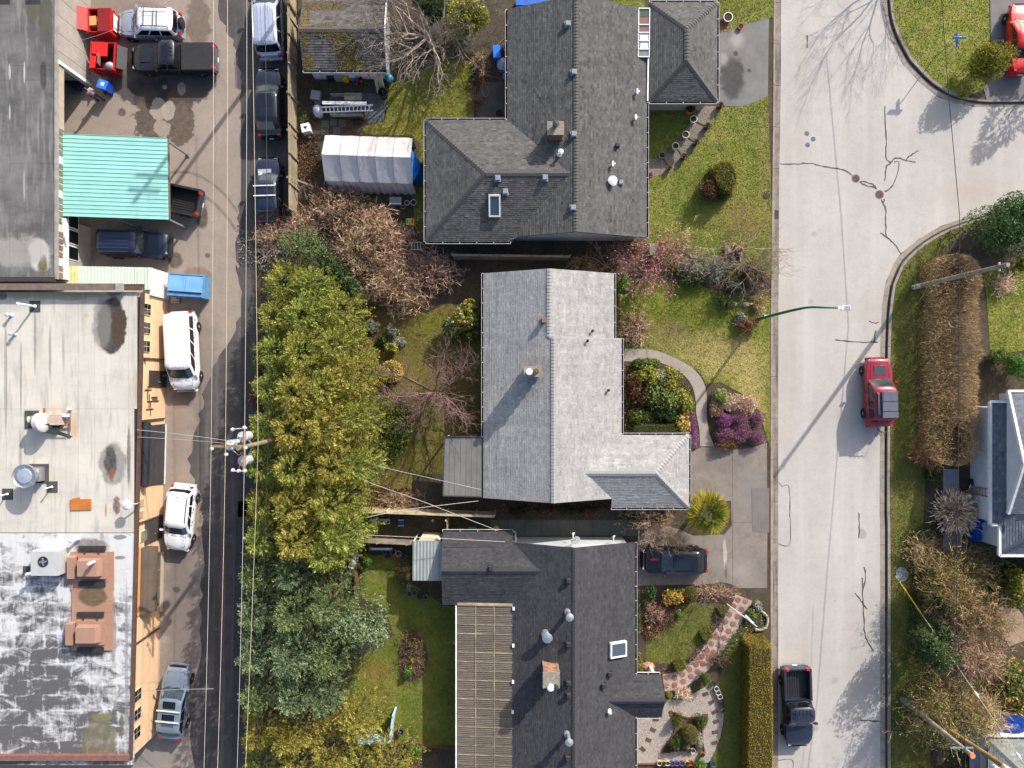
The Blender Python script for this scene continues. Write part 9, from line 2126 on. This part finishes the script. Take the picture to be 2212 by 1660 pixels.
twig_shrub('pink red spiky shrub in the brown front bed',*CU(245,275,.5),.5,.5,.8,lm_twig_red,490,n=120,sub=6,blossom=(lm_pink,90,.07));twig_shrub('tan ornamental grass beside the porch',*CU(490,985,.5),.55,.4,.6,lm_twig_pale,491,n=160,sub=4,single=True);twig_shrub('dark red shrub right of the red stone walk',*CU(825,715,.5),.5,.45,.6,lm_twig_dark,492,n=120,sub=7);twig_shrub('bare pale brambles along the top of the front bed',*CU(760,110,.5),1.6,.6,.6,lm_twig_red,493,n=150,sub=6,w=.022);bare_tree('thin bare tree with a long shadow over the front lawn',CC(650,150),3.2,1.0,bark,46,levels=5,r0=.045,nb=4,tw=.008,dense=.8);twig_shrub('dark twiggy plants in the west of the front bed',*CU(330,350,.4),1.0,.8,.5,lm_twig_dark,494,n=150,sub=6);twig_shrub('reddish dry plants in the lower west of the front bed',*CU(230,440,.4),.6,.5,.4,lm_bronze,495,n=100,sub=5)
DU=lambda x,y:((1040+x/4.254)*.72029,(1480+y/4.254)*.72029)
bush('round bright green shrub in front of the back fence pots',*DU(275,840),.42,.5,.8,lm_brightgreen,500,n=420,leaf=.1);bush('low brown plant by the deck fence',*DU(165,900),.35,.5,.5,lm_brownleaf,501,n=200,leaf=.08);twig_shrub('dark dry plants beside the lean-to',*DU(700,1050),.55,1.1,.6,lm_twig_dark,502,n=120,sub=6);bush('small grey green plant by the four round tubs',*DU(790,1180),.3,.3,.5,lm_grey,503,n=180,leaf=.07)
c=T('21',1015,970);sheet('flower_bed',ell(c,1.05,1.6,20),YZ+.035,ground_m,.04)
twig_shrub('dry dark plants filling the round island bed',892,1417,1.0,1.4,.5,lm_twig_dark,504,n=260,sub=6,leaves=(lm_brownleaf,300,.08));bush('lime green tuft in the island bed',892,1424,.22,.22,.4,lm_rhodo_y,505,n=220,leaf=.07);bush('pale green leafy plant at the south of the island bed',884,1450,.32,.4,.7,lm_brightgreen,506,n=260,leaf=.1);bush('light green plant at the north of the island bed',887,1391,.22,.22,.3,lm_brightgreen,507,n=120,leaf=.08)
bush('bright green shrub below the reddish planter',893,1625,.55,.55,.9,lm_brightgreen,508,n=420,leaf=.11)
bush('round green bush at the corner lawn beside the red sedan',2136,128,1.45,1.4,2.7,lm_goldbush,520,n=3600,leaf=.12,lobes=11,kind='mix');bush('large dark green rounded tree on the south-east corner',2182,482,2.75,2.1,3.0,lm_roundtree,521,n=8000,leaf=.13,lobes=14,fill=.3,name='round_tree',cat='tree',kind='mix');twig_shrub('spiky yellow green plant at the corner kerb',2078,207,.35,.35,.5,lm_rhodo_y,522,n=40,sub=3,w=.06,single=True)
for i,(l,v0,v1,u0,u1)in enumerate((('tall brown leafless clipped hedge along the eastern verge',545,1010,2000,2118),)):
 hc=P((u0+u1)/2,(v0+v1)/2,1.5)
 o=V((hc.x,hc.y,YZ));t=thing('leafless_hedge',l,'hedge',o);rng=np.random.RandomState(530);n=0;hx_,hy_=1.72,7.1
 Lv=Leaves();oo=np.array(o);n=26000;y=rng.uniform(-hy_,hy_,n);th_=rng.uniform(-1.75,1.75,n)
 wv=(1+.07*np.sin(y*1.1+1)+.05*np.sin(y*2.7))*np.clip((hy_-np.abs(y))/.9,0,1)**.35;hv=1.95*(1+.05*np.sin(y*1.7)+.03*np.sin(y*4.1))
 sx_=np.sign(np.sin(th_))*np.abs(np.sin(th_))**.6;sz_=np.sign(np.cos(th_))*np.abs(np.cos(th_))**.6;dp=1-rng.uniform(0,1,n)**2.5*.4
 b=np.stack([hx_*wv*sx_*dp+.015*y,y,np.clip(hv*(.45+.55*sz_*dp),.05,3)],1);d=unit(np.stack([sx_*.9,np.zeros(n),np.clip(sz_,0,1)*.8+.1],1)+rng.normal(size=(n,3))*.55);tone=rng.uniform(.05,.95,n)
 ribbons(Lv,rng,oo+b-d*.1,oo+b+d*rng.gamma(3,.05,n)[:,None],.016,tone)
 n2=1600;y=rng.uniform(-hy_,hy_,n2);x=rng.uniform(-1,1,n2)*hx_*.7;b2=np.stack([x,y,np.zeros(n2)],1);ribbons(Lv,rng,oo+b2,oo+b2+np.stack([x*.25+rng.normal(size=n2)*.15,rng.normal(size=n2)*.2,rng.uniform(1.5,2.0,n2)],1),.03,rng.uniform(0,.6,n2))
 Lv.build('twigs',leafmat('hedge_twig',[(104,82,54),(140,114,78),(172,144,104),(200,174,134)],0,vscale=.6),t,o,'stuff')
 mb=MB()
 for k in range(24):mb.tube([o+V((rng.uniform(-.3,.3),-hy_+k*hy_/12,0)),o+V((rng.uniform(-.6,.6),-hy_+k*hy_/12,1.5))],[.04,.02],5)
 mb.build('stem',bark,t,o)
twig_shrub('round orange brown leafless shrub on the verge west of the hedge end',1993,980,.85,.8,1.3,lm_bronze,531,n=330,sub=9);bush('dark ivy mound around the orange brown shrub',2020,965,.8,1.2,1.0,lm_dark,532,n=700,leaf=.09);bush('dark shrubs below the hedge end',2010,1030,.7,1.0,.8,lm_dark,533,n=500,leaf=.09)
twig_shrub('pale straw coloured spiky burst shrub over the concrete path',2066,1107,1.75,1.75,1.3,lm_twig_pale,534,n=520,sub=2,w=.075,single=True,spread=.4);twig_shrub('reddish brown leafless shrub on the verge by the path',1995,1193,.95,.9,1.3,lm_twig_tan,535,n=260,sub=9,leaves=(lm_bronze,200,.07));twig_shrub('olive brown tangle south of the concrete path',2085,1225,2.1,1.5,1.9,lm_twig_mid,536,n=380,sub=9,leaves=(lm_rhodo,900,.1));twig_shrub('tan leafless tangle north of the verge garden',2045,1262,1.6,1.5,3.2,lm_twig_mid,537,n=300,sub=9,leaves=(lm_goldbush,700,.09));twig_shrub('brown thicket in the middle of the eastern garden',2100,1330,1.9,1.7,3.0,lm_twig_mid,538,n=330,sub=9,leaves=(lm_rhodo,300,.09));twig_shrub('small reddish shrub in the dark verge garden',1998,1385,.7,.7,.8,lm_twig_red,539,n=120,sub=7);twig_shrub('wide pinkish brown thicket above the leaning pole',2105,1420,2.0,1.8,3.6,lm_twig,540,n=400,sub=9);twig_shrub('large bushy brown and green shrub tree at the pole foot',2040,1515,2.1,1.8,4.4,lm_twig_mid,541,n=400,sub=9,leaves=(lm_rhodo,1800,.11));twig_shrub('brown shrub right of the large bushy shrub tree',2110,1530,1.3,1.5,4.0,lm_twig_tan,542,n=300,sub=8,leaves=(lm_rhodo,200,.08))
bush('dark evergreen added in the verge garden to shade the road',2012,1395,1.5,1.6,4.4,lm_dark,550,n=1500,leaf=.14,name='evergreen_tree',cat='tree',lobes=8);bush('dark evergreen shrub north of the verge gravel spot',2010,1300,1.1,1.2,2.4,lm_dark,551,n=800,leaf=.12)  # first evergreen is added for the shadow it throws on the road
bush('yellow budded rhododendron at the east edge beside the thicket',2188,1480,1.5,2.0,2.4,lm_rhodo,543,n=1600,leaf=.14,lobes=9,blossom=(lm_orange,220,.13));bush('yellow green shrub at the east edge below the white house',2195,1270,1.0,1.7,1.8,lm_rhodo_y,544,n=1000,leaf=.12);bush('rounded green shrub beside the white house wall',2197,800,1.0,1.25,1.8,lm_brightgreen,545,n=1000,leaf=.11);bush('pale green shrub on the eastern lawn by the hedge',2148,772,.7,.85,1.0,lm_rhodo,546,n=500,leaf=.1);twig_shrub('tan dry shrub on the eastern lawn under the pole top',2172,612,.8,.8,.8,lm_twig_pale,547,n=150,sub=6);bush('golden yellow shrub at the east edge near the round tree',2205,570,.6,.7,1.0,lm_rhodo_y,548,n=420,leaf=.1)
bare_tree('tall bare street tree north of the frame casting a branching shadow on the road',P(1955,-95),6.5,1.2,bark_grey,51,levels=6,r0=.11,nb=6,tw=.012,dense=.95)
conifer('dark conifer east of the frame casting shade on the corner driveway',2305,120,1.6,4.5,lm_dark,52,n=420)
bush('dense evergreen in the verge below the frame casting shade on the road',1905,1575,.01,.01,.01,lm_dark,553,n=5)if False else None
conifer('tall evergreen beyond the bottom edge shading the southern road',2075,1745,2.0,5.5,lm_dark,54,n=900)
# lawns
def lawn_mat(name,g1,g2,straw,strawamt=.5,stains=(),big=.35):
 n=NT(name)
 c=n.mix(n.n('MapRange',{0:n.noise(big,5,.6),1:.35,2:.65}).outputs[0],lin(*g1),lin(*g2))
 c=n.mix(n.n('MapRange',{0:n.noise(.9,6,.68),1:.45,2:.75,4:strawamt}).outputs[0],c,lin(*straw))
 k=n.math('MULTIPLY',n.n('MapRange',{0:n.noise(3.2,7,.8),1:.3,2:.7,3:.74,4:1.2}).outputs[0],n.n('MapRange',{0:n.noise(14,4,.8),1:.25,2:.75,3:.7,4:1.25}).outputs[0])
 c=n.mix(1.0,c,n.n('CombineColor',{0:k,1:k,2:k}).outputs[0],'MULTIPLY')
 for s in stains:c=n.stain(c,s[0],s[1],lin(*s[2]),**(s[3]if len(s)>3 else{}))
 t=n.n('MapRange',{0:n.attr(),1:0,2:1,3:.78,4:1.2}).outputs[0]
 c=n.mix(1.0,c,n.n('CombineColor',{0:t,1:t,2:t}).outputs[0],'MULTIPLY')
 c=n.mix(1.0,c,(.83,.87,.72,1),'MULTIPLY');n.col(c);n.set(rough=.85,spec=.15);n.bump(n.noise(30,4),.5,.02);return n.mat
def lawn(name,poly,m,seed,dens=300,hgt=.05,z=YZ+.012,wd=.026):
 MB().prism([V((p.x,p.y,0))for p in poly],z-.02,z,.35,bottom=False).build(name,m,kind='structure')
 rng=np.random.RandomState(seed);xs_,ys_=[p.x for p in poly],[p.y for p in poly];area=(max(xs_)-min(xs_))*(max(ys_)-min(ys_));n=int(area*dens);x,y=rng.uniform(min(xs_),max(xs_),n),rng.uniform(min(ys_),max(ys_),n)
 k=inside_np(poly,x,y)&(np.abs(x)<37)&(np.abs(y)<28);x,y=x[k],y[k];n=len(x);a=rng.uniform(0,6.283,n);h_=hgt*rng.uniform(.5,1.3,n);w_=wd*rng.uniform(.6,1.3,n);ln_=rng.normal(size=(n,2))*.05
 V_=np.stack([np.stack([x-np.cos(a)*w_,y-np.sin(a)*w_,np.full(n,z)],1),np.stack([x+np.cos(a)*w_,y+np.sin(a)*w_,np.full(n,z)],1),np.stack([x+ln_[:,0],y+ln_[:,1],z+h_],1)],1).reshape(-1,3)
 np_obj('grass',V_,np.arange(3*n).reshape(-1,3),rng.uniform(.1,.9,n),m,None,(0,0,0),'stuff')
STR=(158,132,80)
lA=lawn_mat('lawn_front',(108,118,52),(130,134,64),(168,154,100),.6,[S('02',1500,1350,300,200,(150,126,78),amount=.6,soft=.9),S('02',1640,1000,60,700,(150,134,84),amount=.6,soft=.8),S('02',1330,850,160,90,(156,140,88),amount=.6,soft=.8)])
lawn('lawn',[P(1392,224),P(1480,228),P(1552,234)]+[T('02',*q)for q in[(1400,672),(1500,668),(1590,640),(1662,608)]]+[P(1669,560),P(1666,600),P(1560,600),P(1470,600),P(1392,545)],lA,601)
lawn('lawn',[P(1545,-80),P(1673,-80),P(1671,40),P(1620,52),P(1595,58),P(1568,72),P(1545,74)],lawn_mat('lawn_north',(114,120,56),(136,138,70),(168,156,102),.45),602)
lawn('lawn',[P(1120,-80),P(1392,-80),P(1392,25),P(1120,25)],lA,612)
lB=lawn_mat('lawn_front_dry',(112,122,46),(128,132,56),(176,152,104),.35,[((P(1560,770).x,P(1560,770).y),(4.6,2.4),(186,162,116),dict(warp=.5,amount=.85,soft=.7,gscale=2.5,grain=.5)),((P(1450,715).x,P(1450,715).y),(2.0,1.0),(140,118,92),dict(warp=.7,amount=.75,soft=.7,gscale=3)),((P(1620,860).x,P(1620,860).y),(1.6,4.5),(188,166,118),dict(warp=.5,amount=.9,soft=.7,gscale=2.5,grain=.5)),((P(1450,748).x,P(1450,748).y),(3.4,1.0),(150,134,90),dict(warp=.6,amount=.7,soft=.8))])
lawn('lawn',[P(1341,750),P(1335,600),P(1400,605),P(1500,612),P(1560,640),P(1662,640),P(1662,968),P(1655,948),P(1640,890),P(1600,850),P(1555,826),P(1524,830),P(1512,806),P(1500,799),P(1469,778.5),P(1431,761),P(1392.8,753)],lB,603)
lawn('lawn',[T('01',*q)for q in[(830,760),(860,620),(870,530),(1000,480),(1200,380),(1390,390),(1395,740),(1100,755),(1095,1480),(1035,1500),(1010,1215),(1050,1120),(1055,900),(1010,850),(720,840),(700,800)]],lawn_mat('lawn_back_a',(110,114,48),(136,130,62),(158,138,90),.45),604)
lawn('lawn',[T('11',*q)for q in[(670,330),(760,300),(900,330),(1100,395),(1250,320),(1445,600),(1450,1160),(1215,1165),(1210,1390),(1010,1400),(1005,1600),(740,1600),(760,1420),(820,1340),(960,1240),(1020,1060),(930,900),(850,900),(700,760),(690,500)]],lawn_mat('lawn_back_b',(104,98,50),(124,112,64),(136,110,80),.75,[S('11',1130,460,120,90,(104,112,30),amount=.7,soft=.7),S('11',1140,1060,90,110,(100,104,34),amount=.6,soft=.7),S('11',760,480,110,220,(92,64,50),amount=.7,soft=.6)]),605,dens=220)
lawn('lawn',[T('21',*q)for q in[(725,330),(985,330),(1000,500),(1200,640),(1287,650),(1285,1512),(1065,1512),(900,1500),(700,1500),(560,1200),(640,1020),(740,930),(900,830),(840,660),(700,600),(690,460)]],lawn_mat('lawn_back_c',(100,110,48),(124,126,62),(154,136,88),.5,[S('21',760,1060,160,110,(140,112,68),amount=.6,soft=.9)]),606)
lC=lawn_mat('lawn_front_c',(96,102,50),(114,114,60),(148,132,88),.4)
lawn('lawn',[T('22',*q)for q in[(905,830),(960,800),(1060,700),(1130,640),(1210,628),(1325,640),(1310,760),(1235,880),(1150,975),(1050,1008),(905,1000)]],lC,607)
lawn('lawn',[CC(*q)for q in[(790,930),(900,560),(1020,450),(1000,1000),(990,1800),(700,1800),(760,1520),(830,1390),(855,1250),(858,1130),(845,1040)]],lC,608)
lE=lawn_mat('verge_grass',(94,100,48),(116,114,62),(156,134,94),.5,[S('23',870,620,60,160,(150,132,70),amount=.6,soft=.8),S('13',860,250,70,300,(104,112,38),amount=.5,soft=.9)])
gl_=gut_out_se[2:]
lawn('lawn',[p+V((.05,0,0))for p in gl_]+[P(2010,2100),P(2005,1400),P(1990,1150),P(2005,900),P(2000,700),P(2015,560),P(2080,500)],lE,609)
lawn('lawn',gut_out_ne[1:9]+[T('03',*q)for q in[(1310,605),(1395,560),(1435,480),(1440,300),(1430,-100)]],lawn_mat('corner_lawn',(122,130,54),(148,148,72),(186,166,118),.7,[S('03',1370,100,90,110,(84,78,40),amount=.0)]),610)
lawn('lawn',[T('13',*q)for q in[(1395,120),(1800,60),(1800,600),(1500,650),(1440,620),(1420,300)]],lawn_mat('east_lawn',(118,126,54),(144,144,70),(172,154,102),.5),611)
def stones(name,poly,n,m,z,seed,s=(.015,.035)):
 rng=np.random.RandomState(seed);xs_,ys_=[p.x for p in poly],[p.y for p in poly];x,y=rng.uniform(min(xs_),max(xs_),n),rng.uniform(min(ys_),max(ys_),n);k=inside_np(poly,x,y);x,y=x[k],y[k];n=len(x);r=rng.uniform(*s,n);a=rng.uniform(0,6.28,n)
 ring=[np.stack([x+np.cos(a+i*1.5708)*r,y+np.sin(a+i*1.5708)*r*.8,np.full(n,z)],1)for i in range(4)]+[np.stack([x,y,z+r*.9],1)]
 V_=np.stack(ring,1).reshape(-1,3);b=np.arange(n)[:,None]*5;F_=np.concatenate([b+np.array([[i,(i+1)%4,4]])for i in range(4)],0);np_obj(name,V_,F_,np.tile(rng.uniform(0,1,n),4),m,None,(0,0,0),'stuff')
stone_m=leafmat('gravel_stone',[(96,88,82),(146,136,126),(176,166,156),(196,188,180)],0,.9)
stones('gravel_stones',gpoly,14000,stone_m,YZ+.018,620)
stones('pebble_stones',wr2+wl2[::-1],5000,stone_m,YZ+.02,621)
